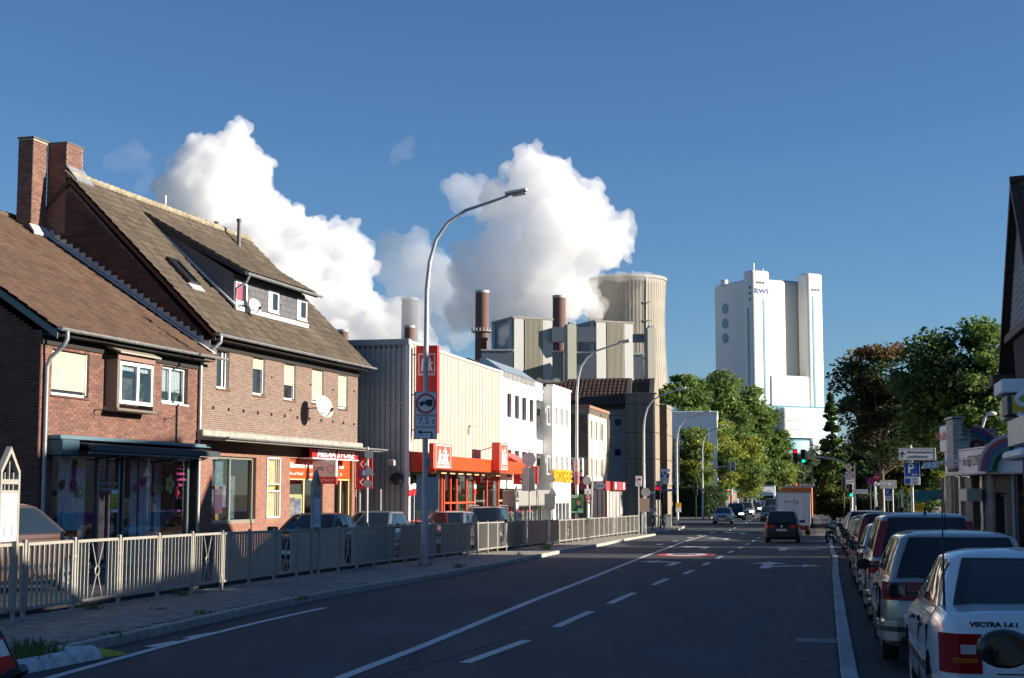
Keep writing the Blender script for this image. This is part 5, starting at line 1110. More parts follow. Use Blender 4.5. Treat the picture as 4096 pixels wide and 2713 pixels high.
# chamfered corner and the part turned to the camera
C2 = Frame((14.45, 46.4), 139., 0.); LC = 7.
ch = C2.root('pharmacy_corner', 'chamfered pharmacy corner with entrance, tan brick piers and orange posters behind glass', 'shop')
MB().bbox(0, LC, 0, .5, zf0, zf1, .01).build('fascia', M_FASW, ch); MB().bbox(-.02, LC, -.04, .5, zf0 - .06, zf0 - .002, .01).bbox(-.02, LC, -.03, .5, zf1 + .002, zf1 + .05, .01).build('fascia_trim', M_METAL, ch)
uC = lambda u, y=0: HX(C2, u, y)
def wallpart(u0, u1, m, name, z1=zf0 - .06, brick=None, y0=.6):
 x0, x1 = uC(u0, y0), uC(u1, y0); w_ = MB().box(x0, x1, y0, y0 + .3, GA - .6, z1).build(name, m, ch)
 if brick: replicate('brick', BRICK, brick, brick_rows(x0, x1, GA, z1 - .02, M=Matrix.Translation((0, y0, 0))), w_, 60)
 return x0, x1
wallpart(3941, 3958, M_ZINCD, 'door_post'); wallpart(3958, 3972, M_MORTD, 'pier', brick=M_BRT); wallpart(4014, 4034, M_MORTD, 'pier', brick=M_BRT); wallpart(4035, 4048, mat('post_grey', (.36, .34, .34), .5), 'post', y0=.5)
x0, x1 = uC(3958, .7), uC(4034, .7); w_ = MB().box(x0, x1, .62, .9, 2.0, zf0 - .06).build('lintel', M_MORTD, ch); replicate('brick', BRICK, M_BRT, brick_rows(x0, x1, 2.0, zf0 - .1, M=Matrix.Translation((0, .62, 0))), w_, 30)
x0, x1 = uC(3985, .9), uC(4014, .9); f = MB().box(x0, x0 + .06, .9, 1., GA, 1.95).box(x1 - .06, x1, .9, 1., GA, 1.95).box(x0, x1, .9, 1., 1.88, 1.95).build('door', M_METAL, ch); MB().box(x0 + .06, x1 - .06, .94, .95, GA, 1.88).build('pane', M_CG, f)
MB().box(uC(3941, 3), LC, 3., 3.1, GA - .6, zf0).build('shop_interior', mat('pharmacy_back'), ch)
x0 = uC(4050, .6); f = MB().box(x0, x0 + .08, .6, .7, GA - .5, zf0).box(x0, LC, .6, .7, GA - .5, GA + .1).build('shop_front', M_METAL, ch); MB().box(x0 + .08, LC, .64, .65, GA, zf0).build('pane', M_CG, f)
for k, (v0, v1) in enumerate(((1960, 1985), (2022, 2052))):
 za, zb = C2.hit(4070, v1, (0, .75, 0)).z, C2.hit(4070, v0, (0, .75, 0)).z; t = C2.root('poster', ['upper orange poster behind the pharmacy corner glass', 'lower orange poster behind the pharmacy corner glass'][k], 'poster', 'orange posters'); MB().box(uC(4058, .75), uC(4094, .75), .74, .76, za, zb).build('sheet', mat('poster_orange', (.55, .16, .02), .7), t)
# rainbow arches
RBW = [mat('rainbow_rim', (.42, .45, .46), .5), mat('rainbow_red', (.30, .06, .09), .6), mat('rainbow_blue', (.03, .09, .30), .6), mat('rainbow_green', (.02, .20, .15), .6)]
def arc(Fm, cx, cz, r0, y, a0, a1, lab, ws=(.12, .22, .2, .14), dep=.08, sgn=1, sx=1.):
 t = Fm.root('rainbow', lab, 'ornament', 'rainbow ornaments of the pharmacy'); r = r0
 for w_, m_, nm in zip(ws[::-1], RBW[::-1], ('green_band', 'blue_band', 'red_band', 'rim')):
  b = MB(); n = 16
  for k in range(n):
   q0, q1 = R(a0 + (a1 - a0) * k / n), R(a0 + (a1 - a0) * (k + 1) / n)
   b.prism([(cx + sx * rr_ * math.cos(q), y, cz + rr_ * math.sin(q)) for rr_, q in ((r, q0), (r + w_, q0), (r + w_, q1), (r, q1))], (0, -sgn * dep, 0))
  b.build(nm, m_, t); r += w_
pr_ = C2.hit(3990, 1885, (0, -.05, 0)); arc(C2, pr_.x + .58, zf0 + .02, .62, -.03, 92, 180, 'rainbow arch standing on the white fascia of the pharmacy corner', ws=(.1, .14, .13, .12), dep=.25)
t = C2.root('red_arrow', 'dark red emblem arrow on the fascia at the right edge', 'sign'); x_ = uC(4092, 0); MB().prism([(x_ - .05, -.02, 2.95), (x_ + .3, -.02, 3.2), (x_ + .3, -.02, 2.7)], (0, -.03, 0)).prism([(x_ + .02, -.02, 3.22), (x_ + .3, -.02, 3.4), (x_ + .3, -.02, 3.22)], (0, -.03, 0)).build('arrow', M_TW, t)
# wall with the pharmacy A facing the camera, brick pillars and the sign above the roof
D3 = Frame((P(3757, 1978, 50.5).x, 50.5), 97., 0.)
uD = lambda u, y=0: HX(D3, u, y); vD = lambda v, u=3850, y=0: D3.hit(u, v, (0, y, 0)).z
aw_ = D3.root('rainbow_wall', 'pale marbled wall above the pharmacy with a dark red A emblem', 'wall'); M_MARB = mat('marble_cream', (.46, .45, .36), .5, var=.12, vscale=1.5)
n_ = 3
for i in range(n_):
 for j in range(2): xa, xb = uD(3845) + (uD(3996) - uD(3845)) * i / n_, uD(3845) + (uD(3996) - uD(3845)) * (i + 1) / n_; za, zb = vD(1850), vD(1722); zq = [za + (zb - za) * j / 2, za + (zb - za) * (j + 1) / 2]; MB().bbox(xa + .006, xb - .006, .3, .5, zq[0] + .006, zq[1] - .006, .008).build('slab', M_MARB, aw_)
MB().box(uD(3845), uD(3996), .36, .48, 2.8, zb).build('core', M_MORTD, aw_); MB().bbox(uD(3845), uD(3996), .26, .54, zb, zb + .06, .01).build('coping', M_METAL, aw_)
ca = D3.hit(3885, 1819, (0, .3, 0)); arc(D3, ca.x, ca.z, .60, .29, 0, 88, 'quarter rainbow mounted on the marbled wall', ws=(.06, .11, .12, .1), dep=.04)
t = D3.root('pharmacy_emblem', 'dark red gothic A emblem on the marbled wall under the rainbow', 'sign'); e = D3.hit(3908, 1790, (0, .29, 0)); q = .30
b = MB()
for pl in ([(-.9, -1), (-.45, -1.15), (-.35, -.6), (-.35, .35), (0, .62), (0, .95), (-.7, .55), (-.7, -.65)], [(0, .62), (.3, .4), (.3, .1), (.75, .05), (.75, .5), (0, .95)], [(-.05, .12), (.62, .12), (.62, -.12), (.3, -.2), (.3, -.5), (.9, -.85), (1.15, -.6), (1.3, -.75), (1.0, -1.2), (.2, -.85), (0, -.5)]):
 b.prism([(e.x + px * q, .285, e.z + pz * q) for px, pz in pl], (0, -.05, 0))
b.build('emblem', M_TW, t)
for (u0, u1, v0, v1, lab, dpt) in ((3771, 3846, 1675, 1850, 'tall pale brick pillar with zinc cap over the pharmacy', 1.2), (3833, 3873, 1760, 1850, 'short pale brick pillar beside the marbled wall', .6)):
 x0, x1 = uD(u0 + (u1 - u0) * .5 if u0 < 3800 else u0), uD(u1); za, zb = vD(v1), vD(v0)
 t = D3.root('brick_pillar', lab, 'pillar', 'pale brick pillars on the pharmacy roof'); c = MB().box(x0 + .01, x1 - .01, -.2, dpt, za - .3, zb).build('core', M_MORTD, t)
 rows = brick_rows(x0, x1, za - .2, zb - .02, M=Matrix.Translation((0, -.2, 0))) + brick_rows(-dpt, .2, za - .2, zb - .02, M=Matrix.Translation((x0, 0, 0)) @ Matrix.Rotation(R(-90), 4, 'Z'))
 replicate('brick', BRICK, M_BRW, rows, c, 300); MB().bbox(x0 - .06, x1 + .06, -.26, dpt + .06, zb, zb + .07, .015).build('cap', M_ZINC, t)
t = A.root('roof_sign', 'white sign panel with red lettering behind the pharmacy fascia', 'sign'); xa, xb = HX(A, 3832, -.2), HX(A, 3757, -.2)
MB().bbox(xa, xb, -.3, -.2, zf1 + .02, 4.35, .02).build('panel', M_FASW, t)
text('Wundertankstelle', .5, mat('lettering_rust', (.45, .10, .05), .6), t, FACER((xa + xb) / 2, -.195, 3.98), .004, font_w=1.2)
text('RN', .55, M_TXTR, t, FACER(xa + .9, -.195, 4.05), .004); text('GE', .4, M_TXTR, t, FACER(xb - .8, -.195, 3.98), .004)
# lamp arm over the fascia with three spots, lamp behind the wall
t = A.root('spot_rail', 'white arm with a row of three spot lamps in front of the pharmacy', 'lamp'); p0 = A.hit(3845, 1842, (0, .3, 0)); p1 = A.hit(3700, 1856, (0, 1.3, 0))
MB().tube([p0, p1], .035, 8).build('arm', M_SIGNW, t)
for k in range(3): pp = Vector(p1).lerp(p0, k * .16); MB().lathe([(.04, .02), (.1, -.08), (.11, -.16)], 10, M=Matrix.Translation(pp)).build('spot', M_SIGNW, t, 40)
p = P(3945, 1978, 56); t = thing('street_lamp', 'short white curved lamp rising behind the marbled wall', 'street lamp', (p.x, 56, 0)); zt = P(3945, 1655, 56).z
MB().tube([(-.12, 0, 0), (-.12, 0, zt - 1.), (-.08, 0, zt - .55), (.05, 0, zt - .15), (.2, 0, zt)], .05, 8).build('pole', M_SIGNW, t, 50); MB().ball((.32, 0, zt + .0), (.17, .1, .08), 12).build('lamp_head', M_SIGNW, t, 60)
# ================================================================== dark brick house with the gable at the right edge
B3 = Frame((12.2, 36.0), 12., 0.)
rh = B3.root('brick_house', 'dark brick house with boarded street gable and steep tiled roof at the right edge', 'house')
ZA, HW = 9.45, 4.1; zg0 = ZA - HW * 1.04
MB().box(-HW, HW, -11, -.35, -1., zg0).prism([(-HW, -.35, zg0), (0, -.35, ZA - .25), (HW, -.35, zg0)], (0, -10, 0)).build('wall', M_MORTD, rh)
rows = brick_rows(-HW, HW, 2.2, zg0 - .3, M=Matrix.Translation((0, -.35, 0)) @ Matrix.Rotation(R(180), 4, 'Z')) + brick_rows(0, 10, 2.5, 5.0, M=Matrix.Translation((-HW, 0, 0)) @ Matrix.Rotation(R(-90), 4, 'Z'))
replicate('brick', BRICK, M_BRICKD, rows, rh, 300)
# gable boards: white flaking below, grey above
M_FLK = mat('flaking_white_board', (.50, .55, .56), .8, vscale=4, col2=(.05, .055, .055)); M_GRB = mat('grey_board', (.23, .25, .26), .8, var=.15, vscale=3)
z = 6.05
while z < ZA - .25:
 hw = min(HW - .5, (ZA - .2 - z) / 1.04 - .12)
 if hw > .1: MB().prism([(-hw, .0, z), (hw, .0, z), (hw, .03, z + .005), (hw, .005, z + .16), (-hw, .005, z + .16), (-hw, .03, z + .005)][0:2] + [(hw, .0, z + .165), (-hw, .0, z + .165)], (0, -.03, 0)).build('gable_board', M_FLK if z < 7.35 else M_GRB, rh)
 z += .175
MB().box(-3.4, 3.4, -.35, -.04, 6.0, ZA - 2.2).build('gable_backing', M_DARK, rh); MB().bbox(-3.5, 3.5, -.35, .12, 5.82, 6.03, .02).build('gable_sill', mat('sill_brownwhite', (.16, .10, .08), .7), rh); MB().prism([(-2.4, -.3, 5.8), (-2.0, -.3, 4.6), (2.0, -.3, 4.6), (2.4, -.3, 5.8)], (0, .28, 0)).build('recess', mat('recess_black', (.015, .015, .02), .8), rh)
sl3 = math.hypot(HW + .4, (HW + .4) * 1.04)
for s in (1, -1):
 ust = Vector((-s, 0, 1.04)).normalized(); rfp = MB().prism([(s * (HW + .4), .16, ZA - (HW + .4) * 1.04 - .02), (0, .16, ZA - .02), (0, .16, ZA - .2), (s * (HW + .4), .16, ZA - (HW + .4) * 1.04 - .2)], (0, -10.9, 0)).build('roof', M_BATTEN, rh)
 if s < 0: replicate('roof_tile', TILE, M_TILE3, tile_rows((-(HW + .42), .16, ZA - (HW + .42) * 1.04), (0, -1, 0), Vector((1, 0, 1.04)).normalized(), sl3, .0, 10.8), rfp, 300, 40)
 MB().prism([(s * (HW + .42), .2, ZA - (HW + .42) * 1.04), (0, .2, ZA), (0, .2, ZA - .24), (s * (HW + .42), .2, ZA - (HW + .42) * 1.04 - .24)], (0, -.03, 0)).build('verge_board', M_TIMBER, rh)
b = MB()
for k in range(10): b.tube([(0, .2 - k * .36, ZA + .03), (0, -.16 - k * .36, ZA + .05)], .1, 8)
b.build('ridge_tile', M_TILE3, rh, 40)
MB().bbox(HW - .6, HW + .6, -4, .4, zg0 - .42, zg0 - .12, .03).build('eave_box', M_TIMBER, rh)
# projecting signs on that house
t = B3.root('box_sign', 'yellow and dark green box sign with a white S, under a pale blue box', 'sign'); 
c0 = B3.hit(4030, 1660, (0, .9, 0)); c1 = B3.hit(4030, 1575, (0, .9, 0)); sgx = c0.x
hz = c1.z - c0.z
MB().bbox(sgx, sgx + 1.0, .1, .9, c0.z, c1.z, .02).build('box', mat('sign_frame_green', (.015, .06, .05), .5), t); MB().box(sgx + 1.0, sgx + 1.9, .2, .85, c0.z - .05, c1.z - .05).build('cream_box', mat('box_cream'), t); MB().bbox(sgx + .1, sgx + 1.6, .0, 1.0, c1.z + .03, c1.z + .33, .03).build('pale_box', M_FASW, t)
Mt = Matrix.Translation((sgx - .004, .5, (c0.z + c1.z) / 2)) @ Matrix.Rotation(R(-90), 4, 'Z') @ Matrix.Rotation(R(90), 4, 'X'); M_SY = mat('sign_yellow', (.60, .38, .02), .5)
MB().bbox(-.3, .3, -hz * .44, hz * .44, -.005, .004, .002, M=Mt).build('yellow_panel', M_SY, t)
b = MB(); b.tube([(.2 * math.cos(q) , .11 + .13 * math.sin(q), .01) for q in [R(k) for k in range(20, 271, 25)]] + [(.2 * math.cos(q), -.13 + .13 * math.sin(q), .01) for q in [R(k) for k in range(90, -161, -25)]], .055, 6, M=Mt); b.build('s_mark', M_SIGNW, t); MB().lathe([(.07, .0), (.07, .03)], 14, M=Mt).build('dot', MATS['sign_frame_green'], t); text('SCHNEIDER', .1, MATS['sign_frame_green'], t, Mt @ Matrix.Translation((0, -.34, .006)), .002, offset=.003)
t = B3.root('curved_fascia', 'white curved fascia box over the shop at the right edge', 'fascia'); c0 = B3.hit(4022, 1790, (0, .9, 0)); c1 = B3.hit(4022, 1690, (0, .9, 0)); pts = []
for k in range(7): q = R(90 * k / 6); pts.append((c0.x - .5 + .5 * math.cos(q), .3 + .6 * math.sin(q)))
b = MB(); b.prism([(x_, y_, c0.z) for x_, y_ in pts + [(c0.x - 4, .9), (c0.x - 4, -.3), (c0.x, -.3)]], (0, 0, c1.z - c0.z)); b.build('box', mat('fascia_cream', (.60, .62, .58), .3, var=.08, vscale=2), t)
MB().bbox(c0.x - 4, c0.x - .7, .3, 1.05, c0.z - .3, c0.z - .12, .05).build('tube_lamp', M_SIGNW, t)
# ================================================================== unseen houses added on the sunny side, heights and gaps shaped to cast shade
def shade_row_house(x0, x1, y0, y1, eave, ridge, lab, m, along=True):
 """plain pitched house on the right side, its own walls, roof and windows"""
 h = thing('row_house', lab, 'house', (x0, y0, gz(y0)), -R(12) * 0)
 w_, d_ = x1 - x0, y1 - y0
 if along: b = MB().box(0, w_, 0, d_, -.5, eave).prism([(0, 0, eave), (w_ / 2, 0, ridge), (w_, 0, eave)], (0, d_, 0)); b.build('wall', m, h)
 else: MB().box(0, w_, 0, d_, -.5, eave).prism([(0, 0, eave), (0, d_ / 2, ridge), (0, d_, eave)], (w_, 0, 0)).build('wall', m, h)
 if along:
  for s in (0, 1):
   xa = -.4 if s == 0 else w_ + .4; k = (ridge - eave) / (w_ / 2)
   MB().prism([(xa, -.3, eave - .4 * k + .04), (w_ / 2, -.3, ridge + .04), (w_ / 2, -.3, ridge + .2), (xa, -.3, eave - .4 * k + .2)], (0, d_ + .6, 0)).build('roof', M_TILE3, h)
 else:
  for s in (0, 1):
   ya = -.4 if s == 0 else d_ + .4; k = (ridge - eave) / (d_ / 2)
   MB().prism([(-.3, ya, eave - .4 * k + .04), (-.3, d_ / 2, ridge + .04), (-.3, d_ / 2, ridge + .2), (-.3, ya, eave - .4 * k + .2)], (w_ + .6, 0, 0)).build('roof', M_TILE3, h)
 for fl in range(max(1, int(eave // 2.9))):
  for k in range(max(1, int(d_ // 2.6))):
   yy = .8 + k * 2.6; f = MB().box(-.04, .0, yy, yy + 1.1, .9 + fl * 2.9, 2.3 + fl * 2.9).build('window', M_WHITE, h); MB().box(-.05, -.041, yy + .08, yy + 1.02, .98 + fl * 2.9, 2.22 + fl * 2.9).build('pane', M_GLASS, f)
  for k in range(max(1, int(w_ // 3))):
   xx = .8 + k * 3; f = MB().box(xx, xx + 1.1, -.04, 0, .9 + fl * 2.9, 2.3 + fl * 2.9).build('window', M_WHITE, h); MB().box(xx + .08, xx + 1.02, -.05, -.041, .98 + fl * 2.9, 2.22 + fl * 2.9).build('pane', M_GLASS, f)
 return h
M_RB = mat('render_row', (.5, .46, .38), .8, var=.08, vscale=.5, streak=.1); M_RB2 = mat('brick_row', (.22, .10, .07), .85, var=.2, vscale=3)
shade_row_house(13, 23, -14, 3, 8, 11.5, 'tall brick row house on the right, nearest behind the camera', M_RB2)
shade_row_house(14, 24, 3.4, 17.6, 8.6, 11.8, 'cream rendered row house on the right, opposite the foreground road', M_RB)
shade_row_house(14.5, 24, 18.2, 22.3, 7.2, 8.0, 'low brick link building between two row houses on the right', M_RB2, along=False)
shade_row_house(15.5, 25, 22.4, 27.4, 7.4, 9.0, 'small cream row house between the link building and the garage', M_RB)
shade_row_house(15.5, 25, 27.5, 29.0, 6.8, 7.6, 'narrow brick garage building on the right', M_RB2, along=False)
shade_row_house(15.5, 25, 29.1, 31.6, 8.4, 12.2, 'cream row house on the right beside the dark brick gable house', M_RB)
shade_row_house(18.6, 27, 32, 41.6, 10.5, 14.2, 'tall rear apartment house behind the dark brick gable house', M_RB)
shade_row_house(19.5, 28, 42.2, 46.2, 9.4, 11.9, 'narrow rear brick house behind the pharmacy', M_RB2, along=False)
shade_row_house(20.5, 28, 46.4, 52.4, 8.6, 10.2, 'rear cream house behind the pharmacy', M_RB)
shade_row_house(23, 31, 58.3, 68.5, 8., 10.3, 'rear brick house on the lane beyond the pharmacy', M_RB2)
shade_row_house(28.5, 37, 70.2, 80., 6.4, 8.6, 'rear cream house on the lane, lower roof', M_RB)
shade_row_house(33.5, 42, 81.5, 94., 5.6, 8., 'last rear brick house on the lane before the trees', M_RB2)
# ================================================================== power station
def rbox(x0, x1, y0, y1, z0, z1, r=3., seg=4, edges='vt'):
 """box with its upright edges and its top edges rounded"""
 bm = bmesh.new(); bmesh.ops.create_cube(bm, size=1)
 for v in bm.verts: v.co = Vector((x0 + (v.co.x + .5) * (x1 - x0), y0 + (v.co.y + .5) * (y1 - y0), z0 + (v.co.z + .5) * (z1 - z0)))
 es = [e for e in bm.edges if not all(abs(v.co.z - z0) < 1e-4 for v in e.verts) and (('v' in edges and abs(e.verts[0].co.z - e.verts[1].co.z) > 1e-3) or ('t' in edges and all(abs(v.co.z - z1) < 1e-4 for v in e.verts)))]
 bmesh.ops.bevel(bm, geom=es, offset=r, segments=seg, profile=.5, affect='EDGES')
 bm.verts.index_update(); mb = MB().add([v.co.copy() for v in bm.verts], [[v.index for v in f.verts] for f in bm.faces]); bm.free(); return mb
M_TWH = mat('tower_white', (.66, .67, .65), .5, var=.03, vscale=.02); M_TEAL = mat('tower_teal', (.10, .30, .36), .4, var=.05, vscale=.02); M_TGR = mat('tower_grey', (.40, .42, .43), .5)
T = Frame((P(3022, 1978, 1165).x, 1165.), 62., 0.)
tw = T.root('power_station_tower', 'tall white boiler house with twin stair towers, teal strips and round windows', 'tower')
uT = lambda u, y=0: HX(T, u, y)
def yT(u, x=0): return T.hit(u, 1700, (x, 0, 0), (1, 0, 0)).y
def zT(v, u=3050, y=0): return T.hit(u, v, (0, y, 0)).z
xa, xb = uT(3022), uT(3090)
rbox(0, xb, 0, yT(2980), -2, zT(1082), 2.2).build('stair_tower', M_TWH, tw, 40)
ys = yT(2864, 3); rbox(2, uT(3155, 3), 3, ys, -2, zT(1120, 3120, 3), 3).build('boiler_block', M_TWH, tw, 40)
xc = uT(3155, 3); rbox(xc - 2, uT(3290, 14), 14, ys, -2, zT(1122, 3180, 14), 4).build('boiler_block', M_TGR, tw, 40)
x2, x3 = uT(3241), uT(3303)
rbox(x2, x3, 0, yT(3198, x2), -2, zT(1094, 3270), 2.2).build('stair_tower', M_TWH, tw, 40)
rbox(xb - 2, x2 - .5, -1, 10, -2, zT(1502, 3150, -1), 2).build('coal_bunker', M_TWH, tw, 40)
rbox(xb - 16, x3 + 8, -6, 12, -2, zT(1622, 3150, -6), 2.5).build('base_block', M_TEAL, tw, 40)
rbox(uT(3134, -14), uT(3282, -14), -14, -6, zT(1752, 3200, -14), zT(1630, 3200, -14), 2.5).build('turbine_hall', M_TWH, tw, 40)
b = MB()
for v in (1680, 1716): b.box(uT(3134, -14) + .5, uT(3282, -14) - .5, -14.3, -14.05, zT(v + 4, 3200, -14), zT(v, 3200, -14))
b.build('hall_strip', M_TGR, tw); rbox(uT(3136, -14), uT(3235, -14), -16, -6, -2, zT(1758, 3200, -14), 2).build('lower_hall', M_TEAL, tw, 40); rbox(uT(3235, -14), uT(3300, -14), -17, -6, -2, zT(1756, 3200, -14), 2).build('lower_hall', M_TWH, tw, 40)
for (u, v0, v1, y) in ((3063, 1196, 1620, -.25), (3262, 1168, 1622, -.25)): x = uT(u); MB().box(x - .9, x + .9, y, -.02, zT(v1), zT(v0)).build('teal_strip', M_TEAL, tw)
yy = yT(3000); MB().box(-.25, -.02, yy - 1, yy + 1, 0, T.hit(3000, 1230, (0, 0, 0), (1, 0, 0)).z).build('teal_strip', M_TEAL, tw)
for v in (1235, 1295, 1353):
 p = T.hit(2901, v, (2, 0, 0), (1, 0, 0)); MB().lathe([(4.1, 0), (4.1, .4)], 24, M=Matrix.Translation((1.7, p.y, p.z)) @ Matrix.Rotation(R(90), 4, 'Y')).build('round_window', M_TEAL, tw)
for u0 in (3040, 3262):
 for k in range(3): x = uT(u0 + k * 12); MB().lathe([(1.0, 0), (1.0, .2)], 10, M=FACE(x, -.25, zT(1131 + (12 if u0 > 3100 else 0)))).build('port_hole', M_BLACK, tw)
 for k in range(4): x = uT(u0 - 2 + k * 11); MB().box(x - .9, x + .9, -.2, -.02, zT(1106 if u0 < 3100 else 1118), zT(1102 if u0 < 3100 else 1114)).build('louvre', M_TGR, tw)
for v in (1150, 1173, 1198): p = T.hit(3000, v, (0, 0, 0), (1, 0, 0)); MB().lathe([(1.1, 0), (1.1, .2)], 10, M=Matrix.Translation((-.2, p.y, p.z)) @ Matrix.Rotation(R(90), 4, 'Y')).build('port_hole', M_BLACK, tw)
text('RWE', 5.6, mat('lettering_utility_blue', (.03, .12, .40), .5), tw, FACE(uT(3058), -.3, zT(1166)), .2, font_w=1.25)
MB().tube([(8, 8, zT(1084)), (8, 8, zT(1048))], .5, 5).tube([(20, 12, zT(1084)), (20, 12, zT(1064))], .4, 5).build('mast', M_METAL, tw); MB().box(uT(3262), uT(3290), 6, 12, zT(1094), zT(1087)).build('plant_room', M_TGR, tw); MB().lathe([(3, 0), (3, 5)], 12, M=Matrix.Translation((4, yT(2905, 4) , zT(1122)))).build('roof_drum', M_TWH, tw)
O = Frame((P(2053, 1978, 1010).x, 1010.), 66., 0.)
M_OW = mat('block_white', (.48, .49, .47), .6, var=.06, vscale=.02, streak=.15); M_OB = mat('block_beige', (.30, .28, .22), .6, var=.08, vscale=.03, streak=.2); M_OD = mat('block_dark', (.15, .18, .21), .6, var=.1, vscale=.03); M_OO = mat('block_olive', (.26, .26, .22), .6, var=.06, vscale=.03)
def ribs(par, x0, x1, y, z0, z1, m, n):
 b = MB()
 for k in range(n): xx = x0 + (x1 - x0) * (k + .5) / n; b.box(xx - .25, xx + .25, y - .35, y, z0, z1)
 b.build('cladding_ribs', m, par)['kind'] = 'stuff'
def old_block(u, us, uE, vtop, splits, lab, uside, dx=0):
 Fm = Frame((P(u, 1978, 1010 + dx).x, 1010. + dx), 66., 0.); t = Fm.root('boiler_house', lab, 'building')
 z1 = Fm.hit(u, vtop).z; ud = Fm.hit(uside, 1700, (0, 0, 0), (1, 0, 0)).y; xE = HX(Fm, uE)
 MB().box(0, xE, 0, ud, -2, z1 - 1.5).build('core', M_OD, t)
 MB().bbox(-1, xE + 1, -1, ud + 1, z1 - 1.5, z1, .3).build('roof_edge', mat('plant_roof_edge', (.28, .25, .22), .7), t)
 xs = [0] + [HX(Fm, q) for q in splits] + [xE]
 for i, (a, c) in enumerate(zip(xs, xs[1:])):
  m = (M_OW, M_OB, M_OW)[i % 3]; MB().box(a + .2, c - .2, -1.2, -.02, -2, z1 - 1.6).build('front_panel', m, t)
  if m is M_OB: ribs(t, a + .5, c - .5, -1.2, -2, z1 - 1.7, M_OB, 14)
 MB().box(-1, -.02, ud * .0 + .5, ud * .22, -2, z1 - 1.6).build('side_strip', mat('block_side_grey', (.28, .31, .33), .6), t); MB().box(-1, -.02, ud * .85, ud, -2, z1 - 1.6).build('side_strip', MATS['block_side_grey'], t)
 for k in range(4): MB().box(-1.2, -.1, ud * (.3 + k * .13), ud * (.33 + k * .13), z1 * .45, z1 * .62).build('side_duct', M_OW, t)
 return t, Fm, z1
old_block(2053, 0, 2208, 1266, (2093, 2168), 'tall grey and beige clad boiler house left of the second chimney', 1971)
old_block(2385, 0, 2533, 1281, (2424, 2496), 'tall grey and beige clad boiler house in front of the cooling tower', 2310, 20)
def slab_tower(u0, u1, us, vtop, lab, Y):
 Fm = Frame((P(u0, 1978, Y).x, Y), 66., 0.); t = Fm.root('stair_tower', lab, 'tower'); z1 = Fm.hit(u0, vtop).z
 rbox(0, HX(Fm, u1), 0, Fm.hit(us, 1700, (0, 0, 0), (1, 0, 0)).y, -2, z1, .5, 1).build('shaft', M_OO, t); MB().box(3, 6, 2, 5, z1, z1 + 1.8).build('roof_hatch', M_OD, t)
slab_tower(2270, 2308, 2256, 1297, 'narrow olive grey stair tower beside the second brown chimney', 985)
slab_tower(2594, 2628, 2577, 1311, 'narrow olive grey stair tower right of the boiler houses', 985)
def ann(u0, u1, v0, Y, m, lab, d=18, name='annex'):
 a = P(u0, 1978, Y); c = P(u1, 1978, Y); z1 = P(u0, v0, Y).z; t = thing(name, lab, 'building', (a.x, Y, 0)); MB().box(0, c.x - a.x, 0, d, -2, z1).build('hall', m, t); MB().bbox(-.5, c.x - a.x + .5, -.6, d, z1, z1 + 1., .2).build('roof_edge', M_OW, t); return t
ann(1925, 2052, 1404, 1000, M_OD, 'dark low annex at the foot of the left boiler house')
ann(2208, 2256, 1408, 1040, M_OD, 'dark annex between the left boiler house and the olive tower'); ann(2310, 2386, 1414, 1000, M_OD, 'dark annex left of the right boiler house'); ann(2533, 2578, 1420, 1050, M_OD, 'dark annex right of the right boiler house')
t = thing('conveyor_bridge', 'dark conveyor bridge from the right boiler house to the olive stair tower', 'bridge', (0, 0, 0)); a = P(2533, 1352, 990); c = P(2580, 1352, 990); MB().box(a.x, c.x, 990, 996, a.z - 2.6, a.z + 2.6).build('gallery', M_OD, t); a = P(2208, 1338, 1015); c = P(2385, 1338, 1015); MB().box(a.x, c.x, 1015, 1021, a.z - 5, a.z + 5).build('gallery', M_OD, t)
M_STK = mat('stack_brown', (.155, .088, .07), .8, var=.25, vscale=.02, streak=.25)
def stack(u, v, rpx0, rpx1, Y, lab, m, ring=None, group=None):
 p = P(u, 1978, Y); z1 = P(u, v, Y).z; r0, r1 = rpx0 * Y / F, rpx1 * Y / F
 t = thing('chimney_stack', lab, 'chimney', (p.x, Y, 0), 0, group)
 MB().lathe([(r1 + (r0 - r1) * (1 - k / 10) ** 1.4, z1 * k / 10) for k in range(11)] + [(r1 * .8, z1), (r1 * .8, z1 - 8)], 36).build('shaft', m, t, 40)
 MB().lathe([(r1 * 1.01, z1 - 1.4), (r1 * 1.06, z1 - 1.2), (r1 * 1.06, z1 + .5), (r1 * .9, z1 + .5)], 36).build('rim', M_TGR, t, 40)
 if ring:
  zr = P(u, ring, Y).z; rr_ = r1 + (r0 - r1) * (1 - zr / z1) ** 1.4
  MB().lathe([(rr_ + .1, zr - 1), (rr_ + 2.5, zr), (rr_ + 2.5, zr + .4), (rr_ + .1, zr + .5)], 36).build('gallery', M_TGR, t, 30)
  for k in range(18): q = k * R(20); MB().tube([((rr_ + 2.4) * math.cos(q), (rr_ + 2.4) * math.sin(q), zr), ((rr_ + 2.4) * math.cos(q), (rr_ + 2.4) * math.sin(q), zr + 2.4)], .2, 4).build('post', M_TGR, t)
stack(1927, 1166, 36, 27, 1060, 'brown concrete chimney with a gallery ring, left of the boiler houses', M_STK, 1328)
stack(2239, 1186, 36, 26, 1080, 'brown concrete chimney rising behind the olive stair tower', M_STK, 1338)
stack(1364, 1322, 25, 22, 1150, 'short brown chimney top just over the corrugated roof, left one', M_STK)
stack(1634, 1306, 24, 21, 1120, 'short brown chimney top over the store corner, right one', M_STK)
M_CONC = mat('concrete_warm', (.36, .335, .28), .85, var=.05, vscale=.01, streak=.12)
stack(1634, 1197, 36, 33, 1500, 'pale grey concrete tower fading in the steam behind the lamp post', mat('concrete_pale', (.17, .185, .195), .8, streak=.1))
